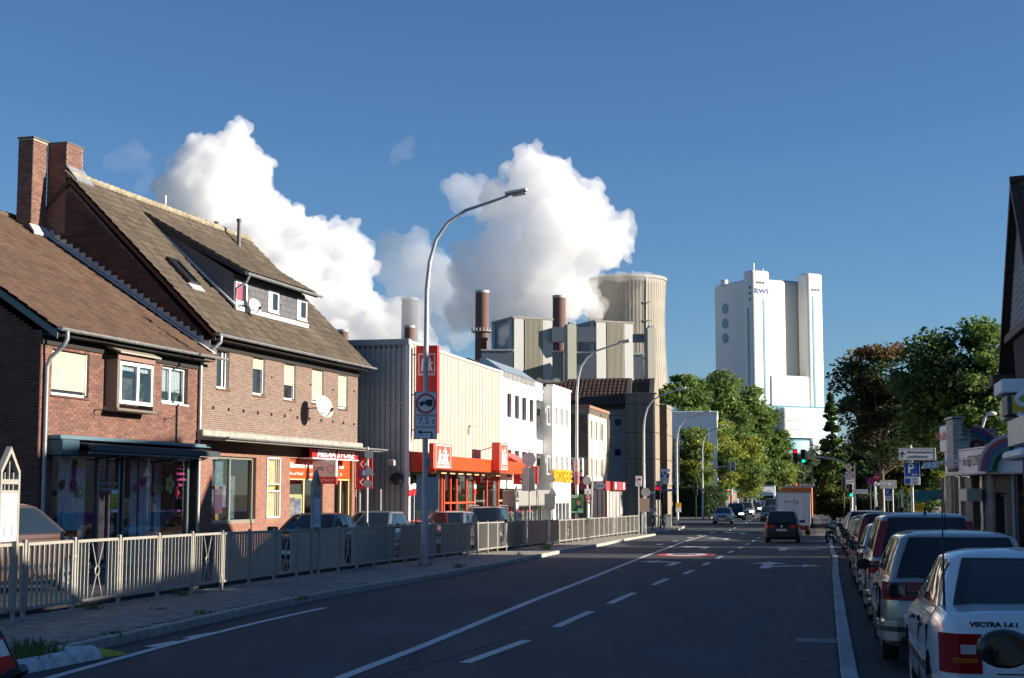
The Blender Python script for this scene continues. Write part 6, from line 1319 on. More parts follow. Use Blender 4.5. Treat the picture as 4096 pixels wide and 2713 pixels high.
Yc = 1400.; p = P(2512, 1978, Yc); zc_ = P(2512, 1120, Yc).z; rc = 160 * Yc / F
ct = thing('cooling_tower', 'huge ribbed concrete cooling tower behind the boiler houses, steam rolling over its rim', 'cooling tower', (p.x, Yc, 0))
prof = [(rc * math.sqrt(.915 + .62 * ((k / 24 - .78)) ** 2 * 2.6), zc_ * k / 24) for k in range(25)]
MB().lathe(prof + [(prof[-1][0] - 1, zc_), (prof[-1][0] - 1.5, zc_ - 12)], 96, caps=False).build('shell', M_CONC, ct, 60)
b = MB()
for k in range(72):
 q = k * R(5); c_, s_ = math.cos(q), math.sin(q)
 if s_ < .3: b.tube([((r + .05) * c_, (r + .05) * s_, z) for r, z in prof[::3]], .13, 4)
b.build('wind_ribs', M_CONC, ct)['kind'] = 'stuff'
MB().lathe([(prof[-1][0] + .1, zc_ - 2.5), (prof[-1][0] + 1.0, zc_ - 2), (prof[-1][0] + 1.0, zc_ + .3), (prof[-1][0] - 1, zc_ + .3)], 96, caps=False).build('rim', M_CONC, ct, 40)
q = math.atan2(-1, .47); b = MB(); b.tube([((r + .8) * math.cos(q), (r + .8) * math.sin(q), z) for r, z in prof[10:]], .45, 4)
for r, z in prof[11:22:2]: b.cbox(((r + 1.2) * math.cos(q), (r + 1.2) * math.sin(q), z), (7, 2, .8))
b.build('ladder', M_TGR, ct)
# ------------------------------------------------------------------ steam: bodies of scattering vapour
def steam_mat(name, dens, col=(1, 1, 1), an=.0):
 m = bpy.data.materials.new(name); m.use_nodes = True; N = m.node_tree.nodes; N.remove(N['Principled BSDF'])
 v = N.new('ShaderNodeVolumeScatter'); v.inputs['Color'].default_value = (*col, 1); v.inputs['Density'].default_value = dens; v.inputs['Anisotropy'].default_value = an
 m.node_tree.links.new(v.outputs[0], N['Material Output'].inputs['Volume']); return m
tex1 = bpy.data.textures.new('puff_large', 'CLOUDS'); tex1.noise_scale = 62; tex1.noise_depth = 1; tex1.noise_basis = 'VORONOI_F1'
tex2 = bpy.data.textures.new('puff_small', 'CLOUDS'); tex2.noise_scale = 24; tex2.noise_depth = 2; tex2.noise_basis = 'VORONOI_F1'
tex3 = bpy.data.textures.new('puff_fine', 'CLOUDS'); tex3.noise_scale = 10; tex3.noise_depth = 3
def plume(blobs, Y, m, lab, gr=1.42, vox=3.0, disp=(-34, -23, -12), jit=.25, name='steam_plume', seed=3):
 r = random.Random(seed); bm = bmesh.new()
 for u, v, rp in blobs:
  u, v, rp = u * 1.7305, v * 1.7305, rp * 1.7305 * Y / F * gr
  p = P(u, v, Y + r.uniform(-jit, jit) * rp * 2); g = bmesh.ops.create_icosphere(bm, subdivisions=3, radius=rp)
  for q in g['verts']: q.co = Vector((q.co.x + p.x, q.co.y * .9 + p.y, q.co.z + p.z))
 me = bpy.data.meshes.new(name); bm.to_mesh(me); bm.free(); o = link(name, me)
 rm = o.modifiers.new('r', 'REMESH'); rm.mode = 'VOXEL'; rm.voxel_size = vox; rm.use_smooth_shade = True
 for tx, st in zip((tex1, tex2, tex3), disp):
  d = o.modifiers.new('d', 'DISPLACE'); d.texture = tx; d.texture_coords = 'GLOBAL'; d.strength = st; d.mid_level = .45
 dg = bpy.context.evaluated_depsgraph_get(); m2 = bpy.data.meshes.new_from_object(o.evaluated_get(dg)); bpy.data.objects.remove(o)
 m2.materials.clear(); m2.materials.append(m); m2.name = name; o = link(name, m2); tag(o, lab, 'steam', None, 'stuff'); return o
ST1 = steam_mat('steam_dense', .05); ST2 = steam_mat('steam_soft', .02); ST3 = steam_mat('steam_wisp', .0035)
plume([(545, 345, 46), (592, 385, 42), (610, 365, 26), (500, 360, 34), (450, 385, 40), (405, 390, 30), (480, 410, 62), (560, 420, 60), (420, 450, 60), (500, 480, 70), (600, 470, 55), (655, 520, 52), (690, 560, 55), (600, 560, 75), (745, 575, 50), (790, 545, 38), (815, 580, 42), (830, 620, 36), (700, 640, 75), (790, 650, 60), (560, 630, 70), (640, 700, 70), (750, 720, 60), (830, 700, 40), (800, 780, 50), (870, 770, 42), (885, 725, 34), (920, 770, 32), (930, 740, 40), (960, 770, 34), (960, 790, 26), (1000, 805, 20), (1035, 815, 16), (700, 790, 60)], 1600, ST1, 'dense white steam plume on the left, leaning up over the mossy roof')
plume([(915, 575, 30), (950, 590, 48), (985, 620, 50), (920, 620, 40), (960, 660, 55), (1020, 660, 40), (900, 680, 26), (1040, 700, 44), (1010, 740, 40), (1060, 760, 36), (940, 720, 44), (950, 760, 30)], 1380, ST2, 'faint grey steam between the two plumes, behind the lamp post', disp=(-30, -18, -8))
plume([(1226, 350, 24), (1210, 385, 38), (1175, 385, 26), (1262, 395, 38), (1300, 425, 40), (1345, 440, 34), (1240, 440, 60), (1330, 480, 55), (1375, 500, 32), (1400, 545, 44), (1435, 560, 22), (1160, 480, 46), (1120, 520, 30), (1200, 530, 66), (1290, 560, 80), (1370, 585, 56), (1425, 600, 24), (1130, 590, 44), (1085, 600, 30), (1200, 630, 70), (1090, 650, 46), (1285, 660, 70), (1350, 680, 36), (1130, 690, 55), (1070, 720, 40), (1220, 710, 55), (1300, 720, 44), (1370, 725, 24), (1160, 750, 44), (1250, 760, 30)], 1330, ST1, 'dense white steam plume boiling up from the cooling tower', seed=8)
plume([(1395, 641, 14), (1412, 640, 13), (1430, 639, 13), (1446, 640, 12), (1462, 640, 12), (1478, 641, 11), (1492, 642, 10), (1505, 644, 9), (1517, 646, 8), (1528, 648, 6), (1388, 700, 22), (1375, 655, 16), (1385, 722, 18)], 1360, ST1, 'steam rolling over the rim of the cooling tower', gr=1.1, disp=(-10, -8, -5), vox=2)
plume([(1060, 430, 34), (1095, 440, 34), (1070, 465, 26), (1110, 410, 22), (1125, 470, 26), (1140, 440, 24)], 1500, ST2, 'thin ragged steam left of the high plume top', disp=(-22, -14, -9))
plume([(270, 375, 20), (305, 350, 24), (330, 370, 24), (300, 385, 18), (345, 400, 22), (330, 430, 18)], 1700, ST3, 'small detached wisp of cloud above the mossy roof', disp=(-18, -14, -9))
plume([(930, 350, 17), (950, 328, 14), (915, 370, 10), (1000, 365, 9), (1025, 325, 12), (1010, 340, 8)], 1700, ST3, 'thin torn wisp of cloud left of the lamp head', disp=(-14, -14, -8))
plume([(1265, 888, 9), (1285, 884, 9), (1302, 890, 5), (1245, 880, 8)], 900, ST1, 'low puff of steam over the roofs at the foot of the boiler house', disp=(-3, -2, -1), vox=1.2)
plume([(1165, 770, 14), (1160, 790, 12), (1172, 755, 9), (1165, 810, 10)], 990, ST2, 'thin steam drifting before the dark flank of the left boiler house', disp=(-5, -3, -2), vox=1.5)
# ================================================================== trees, hedge
def leaf_mat(name, c, var=.35, trans=.45):
 m = mat(name, c, .6, var=var, vscale=.35, pieces=.35)
 N = m.node_tree.nodes; L = m.node_tree.links; b = N['Principled BSDF']; t = N.new('ShaderNodeBsdfTranslucent'); x = N.new('ShaderNodeMixShader'); x.inputs[0].default_value = trans
 src = b.inputs['Base Color'].links[0].from_socket; L.new(src, t.inputs[0]); L.new(b.outputs[0], x.inputs[1]); L.new(t.outputs[0], x.inputs[2]); L.new(x.outputs[0], N['Material Output'].inputs[0]); return m
LG = leaf_mat('leaf_green', (.14, .215, .045)); LY = leaf_mat('leaf_yellowgreen', (.26, .29, .04)); LD = leaf_mat('leaf_dark', (.035, .07, .018)); LB = leaf_mat('leaf_bronze', (.048, .042, .018)); LO_ = leaf_mat('leaf_orange', (.16, .10, .035)); LF = leaf_mat('leaf_far', (.11, .15, .07))
def tree(X, Y, h, rx, lab, m, n=9000, ls=.34, seed=1, z0=None, base=.14, kind='tree', name='broadleaf_tree', group=None, ry=None, mats2=None, clump=.26, dens_in=.35, topm=None):
 rg = np.random.RandomState(seed); r = random.Random(seed); gz0 = gz(Y) if z0 is None else z0
 t = thing(name, lab, kind, (X, Y, gz0), 0, group); zb = h * base; rz = (h - zb) / 2; zc = zb + rz; ry = ry or rx
 nc = 110; cs = []
 for k in range(nc):
  d = rg.normal(size=3); d /= np.linalg.norm(d); q = (.45 + .45 * rg.rand() ** .5) if k > nc * dens_in else rg.rand() * .55
  if name == 'conifer': 
   zz = rg.rand() ** 1.3; a = rg.rand() * 6.283; rr_ = (1 - zz) * (.55 + .5 * rg.rand()); cs.append((rx * rr_ * math.cos(a), ry * rr_ * math.sin(a), zb + zz * (h - zb) * .97))
  else: cs.append((d[0] * rx * q, d[1] * ry * q, zc + d[2] * rz * q))
 cs = np.array(cs); ci = rg.randint(0, nc, n); cr = clump * rx * (.6 + .8 * rg.rand(nc))
 if name == 'conifer': cr = clump * rx * (1.15 - (cs[:, 2] - zb) / (h - zb)) * .9
 d = rg.normal(size=(n, 3)); d /= np.linalg.norm(d, axis=1)[:, None]; q = rg.rand(n) ** .45 * 1.18
 p = cs[ci] + d * (q * cr[ci])[:, None] * np.array([1.15, 1.15, .62 if name != 'conifer' else .5])
 a = rg.normal(size=(n, 3)); a[:, 2] *= .5; a /= np.linalg.norm(a, axis=1)[:, None]; b = np.cross(a, rg.normal(size=(n, 3))); b /= np.linalg.norm(b, axis=1)[:, None]
 s = ls * (.55 + .8 * rg.rand(n))[:, None]
 V = np.stack([p - a * s * .5, p + b * s * .32, p + a * s * .55, p - b * s * .32], 1).reshape(-1, 3)
 me = bpy.data.meshes.new('crown'); me.from_pydata(V.tolist(), [], [(4 * i, 4 * i + 1, 4 * i + 2, 4 * i + 3) for i in range(n)])
 ms = [m] + (mats2 or []); [me.materials.append(x) for x in ms]
 if len(ms) > 1:
  mi = rg.randint(0, len(ms) * 2, nc) % len(ms); mm = mi[ci]
  if topm: mm = np.where(p[:, 2] > h * topm, len(ms) - 1, np.minimum(mm, len(ms) - 2))
  me.polygons.foreach_set('material_index', mm.astype(np.int32))
 link('crown', me, t)
 tr = MB(); R0 = max(.12, h * .018); top = zc + rz * .5 if name != 'conifer' else h * .95
 pts = [Vector((0, 0, -.1))]
 for k in range(1, 7): pts.append(Vector((r.uniform(-.02, .02) * h * .6, r.uniform(-.02, .02) * h * .6, top * k / 6)))
 tr.tube(pts, [R0 * (1 - .13 * k) for k in range(7)], 8); tr.build('trunk', M_BARK, t, 50)
 lb = MB()
 for k in range(0, nc, 5): e = Vector(cs[k]); s_ = pts[min(6, max(2, int(6 * e.z * .6 / top)))]; mdl = s_.lerp(e, .5) + Vector((0, 0, -.03 * h)); lb.tube([s_, mdl, e], [R0 * .35, R0 * .2, R0 * .07], 5)
 lb.build('limb', M_BARK, t, 50); return t
def T_(u, vtop, Y, wpx, lab, m, **k):
 k['n'] = int(k.get('n', 9000) * 1.5); wpx *= 1.12; k['ls'] = k.get('ls', .34) * 1.12
 X = P(u, 1978, Y).x; h = P(u, vtop, Y).z - gz(Y); return tree(X, Y, h, wpx * Y / F, lab, m, **k)
T_(2735, 1468, 186, 112, 'broad green plane tree right behind the bank block', LG, n=12000, seed=2, ls=.42)
T_(2870, 1455, 200, 120, 'tallest green plane tree of the left row, in front of the white tower', LG, n=13000, seed=3, ls=.42)
T_(2985, 1500, 215, 100, 'green plane tree third from the bank block', LG, n=11000, seed=4, ls=.42)
T_(3062, 1600, 240, 84, 'green plane tree where the left row slopes down', LG, n=9000, seed=5, ls=.42)
T_(3112, 1720, 268, 66, 'smaller green tree near the end of the left row', LG, n=7000, seed=6, ls=.42)
T_(2760, 1690, 166, 88, 'low yellow green tree before the white block', LY, n=11000, seed=7, ls=.3, mats2=[LG], base=.12)
T_(2885, 1680, 176, 86, 'yellow green street tree behind the double lamp', LY, n=10000, seed=8, ls=.3, mats2=[LG], base=.12)
T_(2985, 1725, 190, 74, 'yellow green street tree over the oncoming cars', LY, n=9000, seed=9, ls=.3, mats2=[LG], base=.12)
T_(3125, 1830, 262, 50, 'small yellow green tree over the white truck', LY, n=5000, seed=10, ls=.34, mats2=[LG], base=.15)
T_(3180, 1835, 400, 42, 'pale willow-like tree far down the road', LF, n=5000, seed=11, ls=.6, base=.1)
T_(3228, 1790, 470, 52, 'distant grey green tree closing the street', LF, n=5000, seed=12, ls=.7, base=.1)
T_(3290, 1760, 500, 60, 'distant dark tree behind the mast signals', LD, n=5000, seed=13, ls=.7, base=.1)
T_(3200, 1880, 620, 70, 'low hazy tree at the end of the road', LF, n=4000, seed=14, ls=.9, base=.05)
T_(3330, 1560, 126, 74, 'dark conifer with drooping twigs left of the bronze tree', LD, n=15000, seed=15, ls=.26, name='conifer', base=.1, clump=.42, mats2=[LG])
T_(3530, 1335, 112, 165, 'bronze leaved tree thinning to an orange top', LB, n=17000, seed=16, ls=.24, mats2=[LD, LO_], topm=.86, base=.3, clump=.24)
T_(3880, 1285, 104, 250, 'large dense green tree behind the pharmacy', LG, n=24000, seed=17, ls=.3, mats2=[LD], base=.26, clump=.25)
T_(3720, 1480, 130, 120, 'dark green tree between the bronze tree and the large green one', LD, n=10000, seed=18, ls=.3, mats2=[LG], base=.05)
T_(3440, 1740, 150, 110, 'low dark tree over the right pavement', LD, n=12000, seed=19, ls=.28, base=.12)
T_(3640, 1740, 128, 130, 'dark shrubby tree left of the pharmacy pillars', LD, n=12000, seed=20, ls=.26, mats2=[LY, LD], base=.1)
T_(3360, 1800, 230, 60, 'dark street tree far along the right pavement', LD, n=5000, seed=21, ls=.36, base=.2)
def hedge(X0, Y0, X1, Y1, h, w_, lab, n=9000, seed=31, m=None):
 d = Vector((X1 - X0, Y1 - Y0)); L_ = d.length; a = math.atan2(d.y, d.x); t = thing('hedge', lab, 'hedge', (X0, Y0, gz(Y0)), a); rg = np.random.RandomState(seed)
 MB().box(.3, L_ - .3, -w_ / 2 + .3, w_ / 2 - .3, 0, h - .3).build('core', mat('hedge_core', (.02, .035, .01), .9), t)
 f = rg.randint(0, 4, n); u = rg.rand(n) * L_; v = rg.rand(n); p = np.zeros((n, 3)); j = rg.normal(size=(n, 3)) * .13
 p[:, 0] = np.where(f == 3, (rg.rand(n) > .5) * L_, u); p[:, 1] = np.where(f == 0, -w_ / 2, np.where(f == 1, w_ / 2, (v - .5) * w_)); p[:, 2] = np.where(f == 2, h, v * h); q = rg.rand(n); p[:, 2] = np.where(f == 3, q * h, p[:, 2]); p += j
 aa = rg.normal(size=(n, 3)); aa /= np.linalg.norm(aa, axis=1)[:, None]; b = np.cross(aa, rg.normal(size=(n, 3))); b /= np.linalg.norm(b, axis=1)[:, None]; s = .2
 V = np.stack([p - aa * s * .5, p + b * s * .4, p + aa * s * .5, p - b * s * .4], 1).reshape(-1, 3)
 me = bpy.data.meshes.new('foliage'); me.from_pydata(V.tolist(), [], [(4 * i, 4 * i + 1, 4 * i + 2, 4 * i + 3) for i in range(n)]); me.materials.append(m or LD); link('foliage', me, t)
a = P(2690, 1978, 166); c = P(2862, 1978, 162); hedge(a.x, 166, c.x, 162, 3.1, 3.2, 'tall clipped dark hedge at the street corner under the plane trees', n=12000)
a = P(3440, 1978, 128); c = P(3600, 1978, 116); hedge(a.x, 128, c.x, 116, 2.4, 1.4, 'dark hedge behind the right pavement, under the bronze tree', n=7000, seed=33)
# ================================================================== railing along the kerb
fe = thing('railing', 'beige steel railing with ringed crosses running along the left kerb', 'railing', (0, 0, 0))
path = []; y = 22.8 - 8 * 1.64 * .985
while y < 98.3:
 path.append(Vector((FLx(y), y, gz(y) + .11))); dx = (FLx(y + .4) - FLx(y)) / .4; y += 1.66 / math.hypot(1, dx)
HF = 1.13
post = MB().bbox(-.03, .03, -.03, .03, -.1, HF + .07, .008); POST = []; TOP = []; BOT = []; STL = []; BAR = []; DIA = []; RING = []; CLIP = []
Lr = 1.66 - .16
for i, (p, q) in enumerate(zip(path, path[1:])):
 d = q - p; a = math.atan2(d.y, d.x); zs = Matrix.Identity(4); zs[2][0] = d.z / math.hypot(d.x, d.y)
 M = Matrix.Translation(p) @ Matrix.Rotation(a, 4, 'Z') @ zs; L_ = math.hypot(d.x, d.y)
 POST.append(Matrix.Translation(p) @ Matrix.Rotation(a, 4, 'Z')); S = lambda x, z=0: M @ Matrix.Translation((x, 0, z))
 TOP.append(S(L_ / 2, HF)); BOT.append(S(L_ / 2, .17)); STL += [S(.09, 0), S(L_ - .09, 0)]; CLIP += [S(.045, .9), S(L_ - .045, .9), S(.045, .3), S(L_ - .045, .3)]
 ring = i % 3 == 0
 if ring:
  xc_ = L_ / 2; RING.append(S(xc_, .63))
  for s in (1, -1): DIA.append(S(xc_, .63) @ Matrix.Rotation(s * .42, 4, 'Y') @ Matrix.Translation((0, 0, .285))); DIA.append(S(xc_, .63) @ Matrix.Rotation(s * .42, 4, 'Y') @ Matrix.Translation((0, 0, -.285)))
  for k in range(3): BAR += [S(.2 + k * .13), S(L_ - .2 - k * .13)]
 else:
  nb = 8
  for k in range(nb): BAR.append(S(.09 + (L_ - .18) * (k + 1) / (nb + 1)))
POST.append(Matrix.Translation(path[-1]))
replicate('post', post, M_FENCE, POST, fe)
replicate('top_rail', MB().bbox(-Lr / 2 + .03, Lr / 2 - .03, -.025, .025, -.025, .025, .006), M_FENCE, TOP, fe); replicate('bottom_rail', MB().bbox(-Lr / 2 + .03, Lr / 2 - .03, -.025, .025, -.025, .025, .006), M_FENCE, BOT, fe)
replicate('stile', MB().box(-.02, .02, -.022, .022, .14, HF + .02), M_FENCE, STL, fe); replicate('bar', MB().box(-.011, .011, -.022, .022, .19, HF - .02), M_FENCE, BAR, fe, 300)
replicate('diagonal', MB().box(-.01, .01, -.008, .008, -.21, .21), M_FENCE, DIA, fe); rg_ = MB(); rg_.tube([(.075 * math.cos(k * R(22.5)), 0, .075 * math.sin(k * R(22.5))) for k in range(17)], .014, 5, caps=False); replicate('ring', rg_, M_FENCE, RING, fe, smooth=60)
replicate('clip', MB().box(-.03, .03, -.012, .012, -.02, .02), M_FENCE, CLIP, fe, 60)
# gabled advertising frames on the railing
def ad_frame(y, lab, facing=None):
 p = Vector((FLx(y), y, gz(y) + .1)); dx = (FLx(y + .5) - FLx(y)) / .5; a = math.atan2(1, dx) if facing is None else facing
 t = thing('poster_stand', lab, 'poster stand', p + Vector((.06, 0, 0)), a, 'gabled poster stands on the railing')
 w_ = .3; f = MB()
 f.prism([(-w_, -.04, .9), (-w_ + .055, -.04, .9), (-w_ + .055, -.04, 2.2), (-w_, -.04, 2.22)], (0, .08, 0)).prism([(w_, -.04, .9), (w_ - .055, -.04, .9), (w_ - .055, -.04, 2.2), (w_, -.04, 2.22)], (0, .08, 0))
 f.prism([(-w_, -.04, 2.22), (0, -.04, 2.58), (0, -.04, 2.48), (-w_ + .055, -.04, 2.2)], (0, .08, 0)).prism([(w_, -.04, 2.22), (0, -.04, 2.58), (0, -.04, 2.48), (w_ - .055, -.04, 2.2)], (0, .08, 0))
 f.box(-w_ + .055, w_ - .055, -.038, .038, 2.03, 2.1).box(-w_ + .055, w_ - .055, -.038, .038, 1.9, 1.94); f.build('frame', M_FENCE, t)
 for k, zz in ((-1, 2.2), (0, 2.36), (1, 2.2)): MB().box(k * .13 - .012, k * .13 + .012, -.018, .018, 1.9, zz).build('bar', M_FENCE, t)
 MB().box(-w_ + .04, w_ - .04, -.03, .03, 1.2, 1.9).build('poster_board', mat('poster_sheet_pale', (.75, .82, .86), .5, col2=(.5, .68, .78), vscale=3.5), t)
 for fx, sw_ in ((-.13, .035), (.1, .045)): b = MB(); b.ball((fx, -.033, 1.36), (sw_, .004, .1), 10); b.ball((fx, -.033, 1.48), (.022, .004, .03), 8); b.build('printed_figure', mat('print_grey', (.3, .3, .32), .6), t)
 for k in range(4): MB().box(-.2, .16 - .08 * (k % 2), -.0315, -.0305, 1.78 - k * .05, 1.79 - k * .05).build('printed_line', mat('print_grey'), t)
 for xx in (-w_ + .01, w_ - .05): MB().box(xx, xx + .04, -.03, .03, 0, .9).build('foot', M_FENCE, t)
ad_frame(22.3, 'white framed gabled poster stand at the left edge, penguin print below'); ad_frame(37.3, 'dark gabled poster stand on the railing before the media shop car'); ad_frame(62.2, 'gabled poster stand on the railing before the roof-railed dark car'); ad_frame(79.5, 'gabled poster stand with a blue strip before the white shopfront')
# weeds, beacon, lane separators
def weed(u, v, n, h, lab, m=None, group=None):
 p = G(u, v, .1); r = random.Random(int(u)); b = MB()
 for k in range(n):
  a = r.uniform(0, 6.28); q = r.uniform(0, .12 + .02 * n / 10); x, y_ = q * math.cos(a), q * math.sin(a); hh_ = h * .75 * r.uniform(.3, 1); l = Vector((r.uniform(-.5, .5), r.uniform(-.5, .5), 1)) * hh_; w_ = .005
  b.poly([(x - w_, y_, -.02), (x + w_, y_, -.02), (x + l.x * .6 + w_ * 1.4, y_ + l.y * .6, l.z * .6), (x + l.x, y_ + l.y, l.z), (x + l.x * .6 - w_ * 1.4, y_ + l.y * .6, l.z * .6)])
 o = b.build('weed', m or mat('weed_green', (.08, .14, .03), .7, pieces=.3)); o.location = p; tag(o, lab, 'weeds', group or 'weeds in the pavement joints')
weed(140, 2620, 120, .32, 'largest tuft of weeds, at the kerb beside the lane separators'); weed(105, 2640, 70, .28, 'tuft of weeds at the kerb just behind the large one')
for u, v, n, h, lab in ((372, 2440, 40, .22, 'weeds at the railing foot under the ringed panel'), (640, 2440, 30, .1, 'flat weed patch on the pavers below the railing'), (720, 2385, 40, .22, 'weeds under the lit railing panel, left of its post'), (790, 2375, 20, .12, 'small weeds right of the lit railing panel'), (815, 2460, 30, .14, 'weeds in the kerb joint below the lit panel'), (455, 2545, 25, .12, 'weeds in the kerb joint, second tuft from the left'), (1200, 2395, 25, .12, 'weeds in the kerb joint left of the lamp post'), (1700, 2262, 60, .16, 'weeds round the foot of the tall lamp post'), (2186, 2200, 70, .5, 'tall bright grass tuft at the railing, in the sun'), (1838, 2272, 40, .2, 'weeds at the kerb right of the lamp post'), (2075, 2222, 20, .2, 'small weeds at the kerb where the light begins')): weed(u, v, n, h, lab, mat('weed_bright', (.22, .30, .04), .7, pieces=.3) if u == 2186 else None)
M_SEP = mat('separator_white', (.55, .58, .58), .6, var=.3, vscale=6); M_SEPY = mat('separator_yellow', (.5, .42, .04), .6, var=.3, vscale=6)
def separator(px, y1, lab, end=False):
 a, c = G(*px), G(*y1); d = c - a; L_ = d.length; t = thing('lane_separator', lab, 'lane separator', a, math.atan2(d.y, d.x), 'raised lane separators along the kerb')
 n = max(2, int(L_ / .5))
 for k in range(n):
  x0, x1 = L_ * k / n, L_ * (k + 1) / n - .01
  if end and k == n - 1: MB().prism([(x0, -.13, 0), (x1 + .0, -.1, 0), (x1, -.08, .03), (x0, -.07, .12)], (0, .26, 0)).build('end_ramp', M_SEPY, t)
  else: MB().prism([(x0, -.14, 0), (x0, -.10, .10), (x0, -.03, .14), (x0, .03, .14), (x0, .10, .10), (x0, .14, 0)], (x1 - x0, 0, 0)).build('segment', M_SEP, t)
separator((0, 2706), (370, 2636), 'long white lane separator lying beside the edge line'); separator((248, 2638), (490, 2618), 'white lane separator with a yellow end, nearest the kerb', True)
p = G(34, 2712); t = thing('traffic_beacon', 'red and white striped traffic beacon leaning at the lower left corner', 'beacon', (p.x, p.y, p.z), R(-8)); t.rotation_euler = (0, R(-30), R(-8))
for k in range(3):
 b = MB(); z0 = .1 + k * .19; b.prism([(-.14, -.02, z0), (.14, -.02, z0 - .09), (.14, -.02, z0 + .1), (-.14, -.02, z0 + .19)], (0, .04, 0)); b.build('stripe', (M_RED, M_SIGNW)[k % 2], t)
MB().prism([(-.17, -.015, 0), (.17, -.015, 0), (.145, -.015, .78), (-.145, -.015, .78)], (0, .03, 0)).build('panel', M_BLACK, t); MB().bbox(-.2, .2, -.1, .1, -.05, .06, .02).build('foot', M_BLACK, t)
# ================================================================== lamps
def lamp(u, vb, vh, Y, arm, lab, h=None, seed=0):
 b = P(u, 1978, Y); z0 = gz(Y) + (.1 if Y < 100 else .08); zt = P(u, vh, Y).z; H_ = zt - z0
 t = thing('street_lamp', lab, 'street lamp', (b.x, Y, z0), R(-4), 'tall curved street lamps along the road')
 k = arm / 2.9; pts = [(0, 0, 0), (0, 0, 1.3), (0, 0, 1.35), (0, 0, H_ * .5), (.02, 0, H_ * .74), (.10 * k, 0, H_ - 2.0 * k), (.28 * k, 0, H_ - 1.35 * k), (.62 * k, 0, H_ - .85 * k), (1.15 * k, 0, H_ - .48 * k), (2.0 * k, 0, H_ - .2 * k), (arm * .83, 0, H_ - .06)]
 MB().tube(pts, [.105, .105, .085, .075, .068, .06, .055, .05, .045, .04, .035], 12).build('pole', M_POLE, t, 40)
 M = Matrix.Translation((arm * .8, 0, H_ - .05)) @ Matrix.Rotation(-.17, 4, 'Y')
 MB().bbox(0, .68, -.13, .13, -.02, .1, .04, M=M).build('lamp_head', M_METAL, t); MB().bbox(.2, .64, -.1, .1, -.08, -.02, .03, M=M).build('lamp_glass', mat('lamp_diffuser', (.6, .62, .6), .3), t)
 MB().lathe([(.13, 0), (.13, .05), (.108, .07)], 12).build('base_collar', M_ZINCD, t); MB().bbox(.06, .1, -.05, .05, .7, 1.1, .01).build('hatch', M_ZINCD, t); return t, z0
lamps = [(1700, 2263, 780, 44.2, 2.9, 'nearest tall street lamp, carrying the weight limit sign'), (2308, 2180, 1370, 79.5, 2.7, 'tall street lamp before the brown brick end wall, wrapped in an orange banner'), (2577, 2131, 1558, 101, 2.7, 'tall street lamp at the end of the railing'), (2709, 2101, 1650, 123, 2.6, 'street lamp with the yellow box, on the traffic island'), (2811, 2076, 1706, 151, 2.4, 'street lamp before the hedge, with a signal arm'), (2950, 2050, 1778, 196, 2.3, 'street lamp behind the second oncoming car'), (3006, 2040, 1800, 220, 2.3, 'street lamp with a yellow box left of the white truck'), (3148, 2010, 1880, 380, 2.3, 'small far street lamp right of the white truck'), (3160, 2010, 1884, 410, 2.3, 'second small far street lamp in the row'), (3170, 2008, 1888, 445, 2.3, 'third small far street lamp in the row'), (3225, 2005, 1904, 470, 2.3, 'far street lamp on the right side of the road')]
LZ = {}
for a in lamps: LZ[a[0]] = lamp(*a)
for u, vh, Y, lab in ((2880, 1765, 178, 'straight lamp post with a short double head, before the red poster'), (3030, 1830, 232, 'straight lamp post behind the curved pair')):
 z0 = gz(Y) + .08; b_ = P(u, 1978, Y); zt = P(u, vh, Y).z; t = thing('street_lamp', lab, 'street lamp', (b_.x, Y, z0)); MB().tube([(0, 0, 0), (0, 0, zt - z0)], [.09, .05], 10).build('pole', M_POLE, t, 40); MB().bbox(-.15, .62, -.14, .14, zt - z0 - .02, zt - z0 + .13, .04).build('lamp_head', M_METAL, t)
# ================================================================== signs
def sroot(name, lab, cat, u, Y, z=None, rot=0, group=None, x=None):
 p = P(u, 1978, Y); return thing(name, lab, cat, (p.x if x is None else x, Y, gz(Y) + .1 if z is None else z), rot, group)
def pole(t, z, r=.038, m=None, z0=0, dx=0): MB().tube([(dx, .05, z0), (dx, .05, z)], r, 10).build('pole', m or M_METAL, t, 40)
def plate(t, x0, x1, z0, z1, m, name='plate', y=0., r=.012, th=.02, back=None):
 o = MB().bbox(x0, x1, y - th, y, z0, z1, min(r, th * .4)).build(name, m, t); return o
def disc(t, x, z, r, m, name='disc', y=0, th=.012, n=28): MB().lathe([(r, 0), (r, th)], n, M=FACE(x, y, z)).build(name, m, t)
def tri(t, x, z, s, m, name='triangle', y=0, th=.015, down=False):
 k = -1 if down else 1; MB().prism([(x - s, y, z - k * s * .58), (x + s, y, z - k * s * .58), (x, y, z + k * s * 1.15)], (0, -th, 0)).build(name, m, t)
def prohibition(t, x, z, r, inner, y=0.):
 disc(t, x, z, r, M_SIGNW, 'disc', y); b = MB(); b.lathe([(r * .97, 0), (r * .97, .006), (r * .78, .006), (r * .78, 0)], 28, M=FACE(x, y - .012, z), caps=False); b.build('red_ring', M_RED, t); inner(x, z, r, y - .0185)
def truck_sym(t):
 def f(x, z, r, y):
  r *= 1.3
  b = MB(); b.box(x - r * .02, x + r * .5, y - .003, y, z - r * .1, z + r * .28).prism([(x - r * .5, y, z - r * .1), (x - r * .06, y, z - r * .1), (x - r * .06, y, z + r * .16), (x - r * .3, y, z + r * .16), (x - r * .5, y, z + r * .02)], (0, -.003, 0))
  for k in (-.32, .18, .36): b.lathe([(r * .09, 0), (r * .09, .003)], 10, M=FACE(x + r * k, y, z - r * .15))
  b.build('truck_symbol', M_TXTK, t)
 return f
